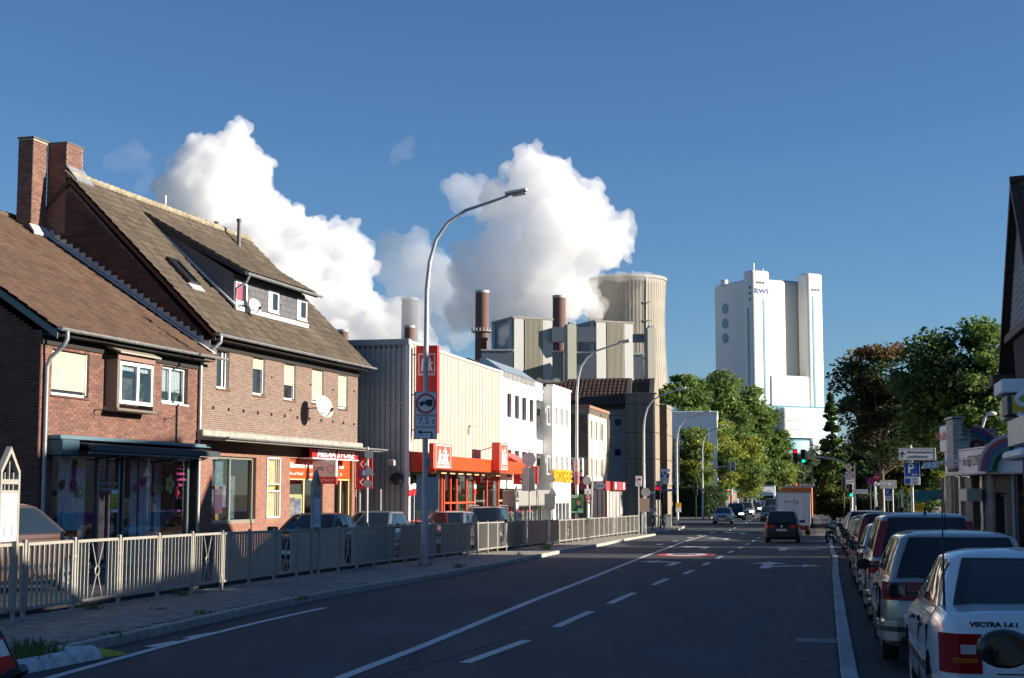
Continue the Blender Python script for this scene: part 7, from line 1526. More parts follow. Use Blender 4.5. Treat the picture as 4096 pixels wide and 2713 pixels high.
def border(t, x0, x1, z0, z1, m, y=0., w_=.012):
 b = MB(); b.box(x0, x1, y - .004, y, z0, z0 + w_).box(x0, x1, y - .004, y, z1 - w_, z1).box(x0, x0 + w_, y - .0038, y, z0 + w_, z1 - w_).box(x1 - w_, x1, y - .0038, y, z0 + w_, z1 - w_); b.build('border', m, t)
# weight limit sign on the nearest lamp
Yl = 44.0; x0, x1 = P(1657, 1978, Yl).x, P(1748, 1978, Yl).x; zz = [P(1700, v, Yl).z for v in (1758, 1710, 1663, 1568)]
t = thing('weight_limit_sign', 'white truck ban sign reading 7,5t with a left arrow on the nearest lamp post', 'sign', ((x0 + x1) / 2, Yl, 0)); hw = (x1 - x0) / 2
plate(t, -hw, hw, zz[0], zz[1] - .004, M_SIGNW, y=-.13); plate(t, -hw, hw, zz[1], zz[2] - .004, M_SIGNW, y=-.13); plate(t, -hw, hw, zz[2], zz[3], M_SIGNW, y=-.13)
for a, c in ((zz[0], zz[1] - .004), (zz[1], zz[2] - .004), (zz[2], zz[3])): border(t, -hw + .01, hw - .01, a + .01, c - .01, M_TXTK, -.151)
prohibition(t, 0, (zz[2] + zz[3]) / 2, .30, truck_sym(t), -.152); text('7,5 t', .27, M_TXTK, t, FACE(.02, -.153, (zz[1] + zz[2]) / 2), .003)
zc_ = (zz[0] + zz[1]) / 2; b = MB(); b.prism([(-.24, -.151, zc_ + .03), (-.1, -.151, zc_ + .11), (-.14, -.151, zc_ + .045), (.16, -.151, zc_ + .045), (.2, -.151, zc_ - .0), (.2, -.151, zc_ - .13), (.155, -.151, zc_ - .13), (.155, -.151, zc_ - .0), (.14, -.151, zc_ + .012), (-.14, -.151, zc_ + .012), (-.1, -.151, zc_ - .05)], (0, -.003, 0)); b.build('left_arrow', M_TXTK, t)
for z in (zz[1] + .05, zz[3] - .1): MB().box(-.12, .12, -.128, -.07, z, z + .04).build('clamp', M_METAL, t)
t = thing('road_sign', 'grey rear side of an eight sided board behind the nearest lamp post', 'sign', (P(1709, 1978, 46.5).x, 46.5, 0)); za, zb = P(1700, 2042, 46.5).z, P(1700, 1908, 46.5).z; hw = 44 * 46.5 / F; MB().prism([(-hw, 0, za + .06), (-hw + .06, 0, za), (hw - .06, 0, za), (hw, 0, za + .06), (hw, 0, zb - .06), (hw - .06, 0, zb), (-hw + .06, 0, zb), (-hw, 0, zb - .06)], (0, .03, 0)).build('board', M_SIGNB, t); MB().tube([(0, .06, gz(46)), (0, .06, zb)], .035, 8).build('pole', M_METAL, t)
t = thing('junction_box', 'small grey box strapped to the nearest lamp post', 'box', (P(1712, 1978, 44.1).x, 44.1, P(1700, 1868, 44).z)); MB().bbox(-.05, .06, -.2, -.09, 0, .24, .01).build('box', M_ZINCD, t)
# red chevron parking direction board by the corrugated gable
Yq = 58.6; x0, x1 = P(1428, 1978, Yq).x, P(1490, 1978, Yq).x; za, zb = P(1450, 1957, Yq).z, P(1450, 1829, Yq).z; t = thing('direction_board', 'red parking board with white chevrons between the media shop and the store', 'sign', (x0, Yq, 0)); w_ = x1 - x0
MB().bbox(-.62, w_, 0, .05, za, zb, .01).build('board', mat('board_red', (.42, .02, .02), .5), t); hh = zb - za
for zc_ in (zb - hh * .22, za + hh * .22):
 for xx in (.08, .26): MB().prism([(xx, -.001, zc_), (xx + .13, -.001, zc_ + .13), (xx + .19, -.001, zc_ + .13), (xx + .06, -.001, zc_), (xx + .19, -.001, zc_ - .13), (xx + .13, -.001, zc_ - .13)], (0, -.006, 0)).build('chevron', M_SIGNW, t)
plate(t, .12, .4, (za + zb) / 2 - .14, (za + zb) / 2 + .14, M_BLUE, 'parking_square', y=-.001, th=.01); text('P', .24, M_TXTW, t, FACE(.26, -.013, (za + zb) / 2), .003); MB().box(-.08, -.05, -.006, -.001, za + .05, zb - .05).build('white_line', M_SIGNW, t); MB().tube([(.1, .08, gz(58)), (.1, .08, za)], .04, 8).tube([(.9, .08, gz(58)), (.9, .08, za)], .04, 8).build('post', M_METAL, t)
# signs seen from behind
def backs(u, Y, specs, lab, ztop, m=None, rot=0, z0=0):
 t = sroot('road_sign', lab, 'sign', u, Y, 0, rot); pole(t, P(u, ztop, Y).z, .04, m, gz(Y))
 for k, v0, v1, du, w_ in specs:
  a, c = P(u, v1, Y).z, P(u, v0, Y).z; x = du * Y / F; r = w_ * Y / F / 2
  if k == 'o': disc(t, x, (a + c) / 2, r, M_SIGNB, 'disc_back', y=.02)
  elif k == 't': tri(t, x, a + (c - a) * .35, r, M_SIGNB, 'triangle_back', y=.02)
  elif k == 'd': plate(t, x - r, x + r, a, c, M_ZINCD, 'dark_plate_back', y=.02)
  else: plate(t, x - r, x + r, a, c, M_SIGNB, 'plate_back', y=.02)
 return t
backs(1468, 49.5, [('o', 1788, 1848, 6, 36), ('t', 1845, 1912, 6, 46), ('o', 1908, 1962, 3, 30)], 'rear sides of two discs and a triangle on one pole by the media shop', 1788)
backs(2118, 72, [('o', 1808, 1868, -2, 56), ('r', 1869, 1964, -16, 26), ('d', 1872, 1964, 10, 24)], 'rear of a large disc over two plates, before the savings bank', 1800)
backs(2203, 80, [('o', 1897, 1932, -1, 34), ('t', 1936, 1992, 6, 40), ('d', 1975, 2038, -4, 42)], 'rear of a disc over a triangle and plate, before the white shopfront', 1892)
t = backs(2350, 84, [('o', 1905, 1942, -2, 34)], 'no stopping sign under a white plate, with a disc seen from behind', 1902, M_SIGNW)
Y = 84; z1 = P(2350, 1956, Y).z; z0 = P(2350, 1978, Y).z; plate(t, -.16, .18, z0, z1, M_SIGNW, 'white_plate', y=0); zc_ = P(2350, 1995, Y).z; disc(t, .02, zc_, .225, M_RED, 'red_disc', y=0); disc(t, .02, zc_, .16, M_BLUE, 'blue_disc', y=-.013)
for s in (1, -1): MB().box(-.16, .16, -.004, 0, -.02, .02, M=Matrix.Translation((.02, -.026, zc_)) @ Matrix.Rotation(s * R(45), 4, 'Y')).build('red_bar', M_RED, t)
t = sroot('pipe_post', 'leaning grey pipe post next to the red pavilion', 'post', 2370, 86); MB().tube([(-.1, 0, 0), (.02, 0, P(2370, 1912, 86).z - gz(86))], .05, 8).build('pipe', M_METAL, t)
# election poster and banner wrap on the second lamp
Y = 79.3; x_ = P(2308, 1978, Y).x; za, zb = P(2300, 2054, Y).z, P(2300, 1978, Y).z; t = thing('election_poster', 'green election poster with a smiling portrait tied to the second lamp post', 'poster', (x_, Y, 0), 0)
plate(t, -.33, .31, za, zb, mat('poster_green', (.04, .20, .05), .5, var=.4, vscale=6), 'sheet', y=-.12); b = MB(); b.ball((.05, -.142, (za + zb) / 2 + .06), (.11, .006, .16), 14); b.build('printed_face', mat('print_skin', (.42, .22, .15), .6), t); b = MB(); b.ball((.06, -.141, (za + zb) / 2 + .17), (.14, .004, .12), 12); b.build('printed_hair', mat('print_brown', (.06, .03, .02), .6), t); MB().prism([(-.2, -.1405, za + .12), (.3, -.1405, za + .12), (.2, -.1405, za + .42), (-.02, -.1405, za + .42)], (0, -.003, 0)).build('printed_jacket', mat('print_navy', (.02, .03, .08), .6), t)
plate(t, .0, .3, za + .02, za + .27, mat('poster_green_light', (.05, .35, .08), .5), 'green_square', y=-.1445, th=.004); text('BIST', .1, M_TXTW, t, FACE(.15, -.151, za + .2), .002); text('DU?', .13, M_TXTW, t, FACE(.15, -.151, za + .09), .002, offset=.004); MB().box(-.3, .1, -.143, -.141, zb - .1, zb - .05).box(-.3, .02, -.143, -.141, zb - .17, zb - .13).box(-.32, -.0, -.1435, -.1405, za + .05, za + .1).build('printed_line', M_TXTW, t)
t = thing('pole_banner', 'white and orange banner wrapped round the second lamp post', 'banner', (x_, Y + .2, 0)); za, zb = P(2300, 1936, Y).z, P(2300, 1838, Y).z; zm = za + (zb - za) * .5
MB().lathe([(.14, za), (.14, zm)], 16).build('orange_half', mat('banner_orange', (.75, .16, .03), .6, col2=(.10, .12, .30), vscale=3), t, 40); MB().lathe([(.14, zm + .002), (.14, zb)], 16).build('white_half', mat('banner_white', (.7, .7, .7), .6, col2=(.6, .15, .05), vscale=4), t, 40)
# small weight sign, signal backs and brown board near the end lamp
def signal(t, x, z, lit, y=-.1, s=1., back=False, rot=None):
 b = MB().bbox(x - .14 * s, x + .14 * s, y, y + .2 * s, z - .45 * s, z + .45 * s, .03 * s).build('signal_housing', M_BLACK, t)
 for k, nm in enumerate(('red', 'amber', 'green')):
  zz_ = z + (.29 - .29 * k) * s; on = lit == nm
  c = {'red': (.7, .0, .01), 'amber': (.6, .25, 0), 'green': (0, .6, .25)}[nm]
  m = mat('lamp_%s_%s' % (nm, 'lit' if on else 'off'), c if on else tuple(q * .05 for q in c), .3, emit=c if on else None, es=2.2)
  l = MB().lathe([(.095 * s, 0), (.08 * s, .02), (.0, .03)], 16, M=FACE(x, y, zz_)).build(nm + '_lamp', m, t, 60)
  v = MB(); n = 10; vs = []
  for i in range(n + 1): q = R(-10 + 200 * i / n); vs += [(x + .11 * s * math.cos(q), y - .0, zz_ + .11 * s * math.sin(q)), (x + .11 * s * math.cos(q), y - .16 * s, zz_ + .11 * s * math.sin(q))]
  v.add(vs, [(2 * i, 2 * i + 1, 2 * i + 3, 2 * i + 2) for i in range(n)]); v.build('visor', M_BLACK, t)
Y = 98; t = sroot('weight_limit_sign', 'small truck ban sign 7,5t left of the end lamp', 'sign', 2555, Y, 0); za, zb = P(2555, 1945, Y).z, P(2555, 1905, Y).z; plate(t, -.2, .2, za, zb, M_SIGNW); prohibition(t, 0, za + (zb - za) * .66, .16, truck_sym(t), -.022); text('7,5t', .17, M_TXTK, t, FACE(0, -.023, za + .12), .002); pole(t, zb, .035, z0=gz(Y), dx=0)
Y = 99; t = sroot('road_sign', 'grey disc seen from behind right of the end lamp', 'sign', 2583, Y, 0); disc(t, 0, P(2583, 1970, Y).z, .3, M_SIGNB, y=.02); pole(t, P(2583, 1955, Y).z, .03, z0=gz(Y))
t = sroot('notice_board', 'plain brown board behind the end lamp', 'board', 2578, 98.6, 0); plate(t, -.3, .32, P(2578, 2048, 98.6).z, P(2578, 1993, 98.6).z, mat('board_brown', (.36, .25, .18), .7), y=.25); MB().tube([(-.15, .3, gz(98)), (-.15, .3, P(2578, 2000, 98.6).z)], .03, 6).build('post', M_METAL, t)
Y = 108; t = sroot('traffic_light', 'traffic light with red lamp on the island, beside the blue street name sign', 'traffic light', 2632, Y, 0, R(-14)); pole(t, P(2632, 1925, Y).z, .06, z0=gz(Y)); signal(t, -.02, P(2632, 1972, Y).z, 'red', s=1.1); plate(t, -.12, .38, P(2632, 1945, Y).z, P(2632, 1924, Y).z, mat('plate_greygreen', (.20, .26, .23), .5), 'side_plate', y=-.02)
signal(t, .3, P(2632, 1990, Y).z, 'none', s=.8)
t = sroot('street_name_sign', 'blue street name sign pointing right from the island pole', 'sign', 2644, 109, 0); pole(t, P(2644, 1950, 109).z, .04, z0=gz(109)); plate(t, .15, .98, P(2644, 1966, 109).z, P(2644, 1957, 109).z, M_BLUE, y=.04); text('Am Rathaus Mitte', .1, M_TXTW, t, FACE(.56, .015, P(2644, 1961.5, 109).z), .002); plate(t, .02, .16, P(2644, 1972, 109).z, P(2644, 1955, 109).z, M_RED, 'red_end', y=.04)
t = sroot('street_name_sign', 'white name sign pointing left from the island', 'sign', 2606, 109.4, 0); plate(t, -.25, .3, P(2606, 1975, 109).z, P(2606, 1967, 109).z, M_SIGNW, y=.04); MB().tube([(.3, .06, gz(109)), (.3, .06, P(2606, 1966, 109).z)], .03, 6).build('pole', M_METAL, t)
# bank sign on a stand
Y = 112; t = sroot('bank_sign', 'white and blue bank sign with tapered panel and two lamps over the signal', 'sign', 2660, Y, 0); za, zb = P(2660, 1937, Y).z, P(2660, 1892, Y).z
MB().prism([(-.36, 0, za), (.26, 0, za), (.36, 0, zb), (-.36, 0, zb)], (0, .12, 0)).build('panel', M_SIGNW, t); plate(t, -.3, .3, zb - .32, zb - .03, M_BLUE, 'blue_field', y=-.001, th=.01)
b = MB(); b.prism([(-.22, -.012, zb - .08), (-.08, -.012, zb - .08), (0, -.012, zb - .2), (.08, -.012, zb - .08), (.22, -.012, zb - .08), (.22, -.012, zb - .13), (.14, -.012, zb - .13), (.05, -.012, zb - .31), (-.05, -.012, zb - .31), (-.14, -.012, zb - .13), (-.22, -.012, zb - .13)], (0, -.005, 0)); b.build('bank_mark', M_SIGNW, t)
MB().box(-.3, -.1, -.006, 0, zb - .39, zb - .35).box(.1, .3, -.006, 0, zb - .39, zb - .35).build('red_dash', M_RED, t); text('RAIBA', .13, M_TXTK, t, FACE(-.02, -.004, zb - .5), .002); zq = P(2660, 1882, Y).z; plate(t, -.38, .38, zq - .1, zq + .1, M_SIGNW, 'top_panel', y=0, th=.1)
for s in (-.15, .15): MB().ball((s, -.05, zq - .18), .06, 10).build('lamp', M_SIGNW, t)
MB().tube([(-.3, .1, gz(Y)), (-.3, .1, zq)], .05, 8).build('pole', M_METAL, t)
Y = 121.6; t = sroot('yellow_box', 'yellow and white box mounted on the island lamp post', 'box', 2712, Y, 0); za, zb = P(2712, 2049, Y).z, P(2712, 2012, Y).z; MB().bbox(-.2, .2, -.25, -.05, za, (za + zb) / 2, .01).build('white_half', M_SIGNW, t); MB().bbox(-.2, .2, -.25, -.05, (za + zb) / 2 + .002, zb, .01).build('yellow_half', mat('box_yellow', (.75, .42, .02), .5), t)
Y = 117; t = sroot('switch_cabinet', 'pale grey switch cabinet on the island', 'cabinet', 2674, Y); MB().bbox(-.22, .22, 0, .4, 0, .9, .02).build('body', mat('cabinet_grey', (.42, .43, .38), .6), t); MB().bbox(-.26, .26, -.04, .44, .9, .96, .02).build('lid', MATS['cabinet_grey'], t)
for u, lab in ((2609, 'black bollard in front of the cyclist'), (2640, 'black bollard between the island poles'), (2655, 'black bollard with white band near the cabinet')):
 t = sroot('bollard', lab, 'bollard', u, 107 + (u - 2609) * .06, group='bollards on the traffic island'); MB().lathe([(.05, 0), (.045, .95), (.02, 1.0)], 10).build('post', M_BLACK, t, 40); MB().lathe([(.05, .62), (.05, .8)], 10).build('white_band', M_SIGNW, t, 40)
t = sroot('traffic_light', 'slim dark signal post with curved arm before the hedge', 'traffic light', 2783, 148, 0); MB().tube([(0, 0, gz(148)), (0, 0, 4.4), (.15, 0, 5.), (.5, 0, 5.4)], .06, 8).build('pole', M_BLACK, t); signal(t, 0, P(2783, 1955, 148).z, 'none', s=1.3)
t = sroot('signal_arm', 'long thin arm with two dark signal backs over the oncoming lane', 'traffic light', 2811, 150.8, 0); a = P(2811, 1878, 150.8); c = P(2925, 1862, 150.8); MB().tube([(0, 0, a.z), (c.x - a.x, 0, c.z)], .05, 6).build('arm', M_METAL, t)
for u in (2917, 2937): x_ = (u - 2811) * 150.8 / F; MB().bbox(x_ - .15, x_ + .15, -.1, .1, P(u, 1885, 150.8).z, P(u, 1848, 150.8).z, .03).build('signal_back', mat('signal_back_blue', (.04, .07, .11), .5), t)
t = sroot('info_plate', 'small blue grey plate on the lamp before the hedge', 'sign', 2811, 150.6, 0); plate(t, -.2, .2, P(2811, 1967, 150).z, P(2811, 1953, 150).z, M_ZINCD, y=-.1)
# shop frontage far left side: red advert, shelter, discs
t = sroot('bus_shelter', 'small glass shelter with blue roof edge left of the red advert', 'shelter', 2862, 176, gz(176)); MB().box(0, 1.6, 0, 1.2, 2.5, 2.62).build('roof', mat('shelter_blue', (.12, .22, .3), .5), t); MB().tube([(.02, 0, 0), (.02, 0, 2.5)], .04, 6).tube([(1.55, 0, 0), (1.55, 0, 2.5)], .04, 6).build('post', M_METAL, t); MB().box(.0, .02, .05, 1.15, .3, 2.4).build('pane', M_CG, t)
t = sroot('advert_board', 'red framed advert board by the oncoming cars', 'board', 2905, 178, gz(178)); plate(t, -.5, .55, .9, 2.9, M_RED, 'frame'); plate(t, -.38, .38, 1.1, 2.5, mat('advert_print', (.2, .3, .6), .5, col2=(.8, .8, .75), vscale=5), 'print', y=-.021); MB().tube([(0, .05, 0), (0, .05, .9)], .05, 6).build('post', M_METAL, t)
for u, v, w_, Y, lab in ((2914, 1952, .5, 182, 'pale round sign over the red advert board'), (2936, 1972, .35, 190, 'small pink and white sign right of the red advert')): t = sroot('round_sign', lab, 'sign', u, Y, 0); disc(t, 0, P(u, v, Y).z, w_, M_SIGNW); MB().tube([(0, .06, gz(Y)), (0, .06, P(u, v, Y).z)], .04, 6).build('pole', M_METAL, t)
t = sroot('flag_pole', 'cream pole with patterned banner behind the oncoming cars', 'banner', 2930, 186, gz(186)); MB().tube([(0, 0, 0), (0, 0, 4.6)], .05, 6).build('pole', M_CREAM, t); plate(t, .05, .5, 1.6, 2.6, mat('banner_print', (.6, .3, .2), .6, col2=(.75, .75, .7), vscale=6), 'banner')
# ---- right side signs
Y = 112; t = sroot('mast_signal', 'signal mast with long arm carrying one red and one green traffic light over the road', 'traffic light', 3407, Y, 0, 0)
pA = [P(3407, 2060, Y), P(3407, 1900, Y), P(3392, 1868, Y), P(3372, 1850, Y), P(3345, 1838, Y), P(3280, 1828, Y), P(3190, 1822, Y)]; bx = P(3407, 1978, Y).x
pp = [(0, 0, gz(Y))] + [(q.x - bx, 0, q.z) for q in pA]; MB().tube(pp, [.11, .11, .10, .09, .085, .08, .07, .06], 10).build('mast', M_POLE, t, 40)
signal(t, P(3181, 1978, Y).x - bx, P(3181, 1825, Y).z, 'red', y=-.3, s=1.15); signal(t, P(3213, 1978, Y).x - bx, P(3213, 1827, Y).z, 'green', y=-.3, s=1.15); signal(t, P(3403, 1978, Y).x - bx - .05, P(3403, 1963, Y).z, 'green', y=-.3, s=1.1)
t = sroot('priority_sign', 'yellow and white priority road diamond on the signal mast', 'sign', 3397, Y - .15, 0); z = P(3397, 1870, Y).z
for s_, m_, yy in ((.31, M_SIGNW, 0), (.17, mat('sign_amber', (.8, .42, .02), .5), -.013)): MB().prism([(-s_, yy, z), (0, yy, z - s_), (s_, yy, z), (0, yy, z + s_)], (0, -.012, 0)).build('diamond', m_, t)
t = sroot('height_limit_sign', 'white height limit sign 3,7m with right arrow under the diamond', 'sign', 3402, Y - .15, 0); za, zb = P(3402, 1938, Y).z, P(3402, 1887, Y).z; plate(t, -.34, .34, za, zb, M_SIGNW)
prohibition(t, 0, zb - .33, .28, lambda x, z, r, y: text('3,7m', r * .62, M_TXTK, t, FACE(x, y, z), .003), -.022); MB().box(-.2, .16, -.024, -.021, za + .17, za + .2).box(-.2, -.17, -.024, -.021, za + .08, za + .17).prism([(.16, -.021, za + .13), (.26, -.021, za + .185), (.16, -.021, za + .24)], (0, -.003, 0)).build('right_arrow', M_TXTK, t)
t = sroot('traffic_light', 'dark signal back left of the green light on the right pavement', 'traffic light', 3376, 118, 0); MB().tube([(0, 0, gz(118)), (0, 0, 3.4)], .05, 6).build('pole', M_BLACK, t); MB().bbox(-.16, .16, -.1, .15, 2.2, 3.3, .03).build('signal_back', M_BLACK, t)
def street_sign(u, Y, u0, u1, v0, v1, txt, lab, vt, blue=True):
 t = sroot('street_name_sign', lab, 'sign', u, Y, 0); bx = P(u, 1978, Y).x; x0, x1 = P(u0, 1978, Y).x - bx, P(u1, 1978, Y).x - bx; za, zb = P(u, v1, Y).z, P(u, v0, Y).z
 plate(t, x0, x1, za, zb, M_BLUE if blue else M_SIGNW, y=.02); plate(t, x0 + .02, x1 - .06, za + .02, zb - .02, M_SIGNW, 'white_field', y=-.001, th=.008); text(txt, (zb - za) * .55, M_TXTK, t, FACE((x0 + x1) / 2, -.0105, (za + zb) / 2), .002); pole(t, P(u, vt, Y).z, .055, M_SIGNW if blue else None, gz(Y))
street_sign(3502, 96, 3507, 3570, 1930, 1943, 'Nordstr. ' + chr(9658), 'white and blue street name plate on a pale post, above the small parking sign', 1928); street_sign(3421, 104, 3422, 3473, 1958, 1975, 'Rheydter Str.', 'white street name plate on a thin blue post right of the signal mast', 1860, False)
Y = 92; t = sroot('parking_sign', 'small blue parking sign with white plate below, left of the large one', 'sign', 3553, Y, 0); za, zm, zb = P(3553, 2004, Y).z, P(3553, 1984, Y).z, P(3553, 1957, Y).z; plate(t, -.2, .2, zm, zb, M_BLUE); text('P', .34, M_TXTW, t, FACE(-.04, -.022, (zm + zb) / 2), .003, offset=.006); plate(t, -.2, .2, za, zm - .005, M_SIGNW, 'white_plate'); pole(t, zm, .03, z0=gz(Y)); MB().box(.0, .15, -.024, -.021, zm + .06, zm + .1).build('symbol', M_TXTW, t)
Y = 58; t = sroot('parking_sign', 'large blue P parking sign with white hours plate on a grey post', 'sign', 3650, Y, 0, R(-3)); za, zm, zb = P(3650, 1940, Y).z, P(3650, 1908, Y).z, P(3650, 1849, Y).z; plate(t, -.3, .3, zm, zb, M_BLUE); border(t, -.29, .29, zm + .01, zb - .01, M_TXTW, -.021, .01); text('P', .5, M_TXTW, t, FACE(-.04, -.023, (zm + zb) / 2 + .03), .003, offset=.01)
b = MB(); zc_ = zm + .09; b.box(.03, .17, -.024, -.021, zc_ - .01, zc_ + .01).prism([(-.02, -.021, zc_), (.04, -.021, zc_ + .035), (.04, -.021, zc_ - .035)], (0, -.003, 0)).prism([(.22, -.021, zc_), (.16, -.021, zc_ + .035), (.16, -.021, zc_ - .035)], (0, -.003, 0)); b.build('double_arrow', M_TXTW, t)
plate(t, -.3, .3, za, zm - .006, M_SIGNW, 'hours_plate'); plate(t, -.26, -.06, za + .04, zm - .05, M_BLUE, 'disc_symbol', y=-.021, th=.004); text('2 Std.', .09, M_TXTK, t, FACE(.12, -.022, zm - .08), .002); text('werktags', .06, M_TXTK, t, FACE(.12, -.022, zm - .17), .002); text('8-18h', .07, M_TXTK, t, FACE(.12, -.022, zm - .25), .002); pole(t, P(3650, 1790, Y).z, .055, z0=gz(Y))
t = sroot('direction_sign', 'white direction sign reading Alle Gewerbegebiete und RWE-Werke with an up arrow', 'sign', 3672, Y - .05, 0, R(-3)); za, zb = P(3672, 1843, Y).z, P(3672, 1793, Y).z; x0, x1 = -74 * Y / F, 74 * Y / F; plate(t, x0, x1, za, zb, M_SIGNW); border(t, x0 + .015, x1 - .015, za + .015, zb - .015, M_TXTK, -.021, .014)
zc_ = (za + zb) / 2; text('Alle Gewerbegebiete', .118, M_TXTK, t, FACE(-.34, -.022, zc_ + .085), .003, align='LEFT', font_w=.92); text('und RWE-Werke', .118, M_TXTK, t, FACE(-.34, -.022, zc_ - .095), .003, align='LEFT', font_w=.92); xx = x0 + .17; MB().box(xx - .012, xx + .012, -.024, -.021, zc_ - .13, zc_ + .08).prism([(xx, -.021, zc_ + .12), (xx - .1, -.021, zc_ + .0), (xx - .06, -.021, zc_ - .01), (xx, -.021, zc_ + .06), (xx + .06, -.021, zc_ - .01), (xx + .1, -.021, zc_)], (0, -.003, 0)).build('up_arrow', M_TXTK, t); MB().tube([(-.22, .04, za - .1), (-.22, .04, zb + .12)], .05, 8).build('clamp', M_METAL, t)
t = sroot('post', 'plain cream post right of the small parking sign', 'post', 3610, 84); pole(t, P(3610, 1958, 84).z - gz(84) - .1, .07, M_CREAM)
t = sroot('post', 'green and cream post beside the plain cream one', 'post', 3597, 88); pole(t, P(3597, 1966, 88).z - gz(88) - .1, .05, mat('post_green', (.10, .25, .12), .6))
Y = 104; t = sroot('stop_sign', 'dull red octagonal stop sign in the shade of the bronze tree', 'sign', 3508, Y, 0); z = P(3508, 1910, Y).z; MB().lathe([(.26, 0), (.26, .012)], 8, M=FACE(0, 0, z) @ Matrix.Rotation(R(22.5), 4, 'Z')).build('octagon', mat('stop_red', (.35, .02, .03), .5), t); text('STOP', .14, M_TXTW, t, FACE(0, -.013, z), .003); pole(t, z + .3, .03, z0=gz(Y))
t = sroot('magenta_panel', 'magenta advert panel left of the stop sign', 'board', 3484, 105, 0); plate(t, -.24, .22, P(3484, 1941, 105).z, P(3484, 1912, 105).z, mat('panel_magenta', (.35, .02, .16), .5)); MB().tube([(0, .05, gz(105)), (0, .05, P(3484, 1940, 105).z)], .03, 6).build('post', M_METAL, t)
t = sroot('direction_sign', 'large pale back board behind the street name plate', 'sign', 3555, 101, 0); plate(t, -.55, .55, P(3555, 1955, 101).z, P(3555, 1921, 101).z, mat('board_pale', (.35, .34, .28), .6), y=.1); MB().tube([(-.3, .12, gz(101)), (-.3, .12, P(3555, 1950, 101).z)], .04, 6).tube([(.3, .12, gz(101)), (.3, .12, P(3555, 1950, 101).z)], .04, 6).build('post', M_METAL, t)
Y = 150; t = sroot('roadworks_sign', 'red triangle roadworks sign over a round speed limit 30 sign near the pedestrians', 'sign', 3327, Y, 0); z = P(3327, 1976, Y).z; tri(t, 0, z, .42, M_RED); tri(t, 0, z - .01, .29, M_SIGNW, 'white_field', y=-.016, th=.004); prohibition(t, 0, P(3327, 2000, Y).z, .3, lambda x, z, r, y: text('30', r * .9, M_TXTK, t, FACE(x, y, z), .003)); MB().ball((0, -.022, z + .0), (.08, .006, .14), 8).build('worker_symbol', M_TXTK, t); pole(t, z, .035, z0=gz(Y))
t = sroot('yellow_board', 'yellow advertising board behind the parked silver van', 'board', 3668, 62, 0); plate(t, -.29, .29, P(3668, 2046, 62).z, P(3668, 2018, 62).z, mat('board_yellow', (.62, .42, .01), .6)); text('MINIPREISE', .09, M_TXTR, t, FACE(0, -.022, P(3668, 2031, 62).z), .003); MB().tube([(-.2, .04, gz(62)), (-.2, .04, P(3668, 2040, 62).z)], .02, 6).build('post', M_METAL, t)
t = sroot('small_board', 'small cream board with blue and red print by the pharmacy', 'board', 3747, 56, 0); plate(t, -.13, .13, P(3747, 2046, 56).z, P(3747, 2028, 56).z, M_CREAM); plate(t, -.1, .0, P(3747, 2040, 56).z, P(3747, 2033, 56).z, M_BLUE, 'print', y=-.021, th=.003); plate(t, .01, .05, P(3747, 2040, 56).z, P(3747, 2033, 56).z, M_RED, 'print', y=-.021, th=.003); MB().tube([(0, .04, gz(56)), (0, .04, P(3747, 2045, 56).z)], .02, 6).build('post', M_METAL, t)
Y = 64; t = sroot('shop_awning', 'green shop awning between the parking sign and the pharmacy', 'awning', 3630, Y, 0); a = P(3632, 2000, Y); c = P(3765, 1965, Y + 2); bx = P(3630, 1978, Y).x; MB().prism([(a.x - bx, 0, a.z), (c.x - bx - .0, 0, a.z + .05), (c.x - bx, 1.8, c.z), (a.x - bx + .9, 1.8, c.z)], (0, 0, .05)).build('canvas', mat('awning_green', (.01, .12, .08), .7), t); MB().box(a.x - bx, a.x - bx + .9, -.02, .0, a.z - .08, a.z + .06).build('valance', mat('valance_green', (.05, .25, .17), .7), t); MB().tube([(0.05, .1, gz(64)), (0.05, .1, a.z)], .03, 6).build('post', M_METAL, t)
# ================================================================== cars
M_TYRE = mat('tyre', (.02, .02, .02), .85); M_RIM = mat('rim', (.4, .4, .41), .35, .7); M_ARCH = mat('arch_dark', (.01, .01, .01), .9)
M_CG2 = mat('car_glass', (.012, .018, .022), .03, spec=.8); M_TL = mat('tail_light_red', (.30, .008, .01), .12, coat=.6); M_TLW = mat('tail_light_clear', (.5, .45, .42), .15, coat=.5); M_TLO = mat('tail_light_amber', (.45, .10, .01), .15, coat=.5); M_HL = mat('headlight', (.55, .58, .6), .08, .3, coat=.8); M_HLON = mat('headlight_lit', (.9, .85, .7), .2, emit=(1, .9, .7), es=5.); M_BRK = mat('brake_light_lit', (.8, .02, .02), .2, emit=(1, .03, .02), es=2.)
M_TRIM = mat('trim_black', (.018, .018, .02), .4); M_CHR = mat('chrome', (.6, .6, .6), .12, 1.)
def paint(name, c, metal=0.): return mat('paint_' + name, c, .28 if metal else .22, metal, coat=.8, spec=.4)
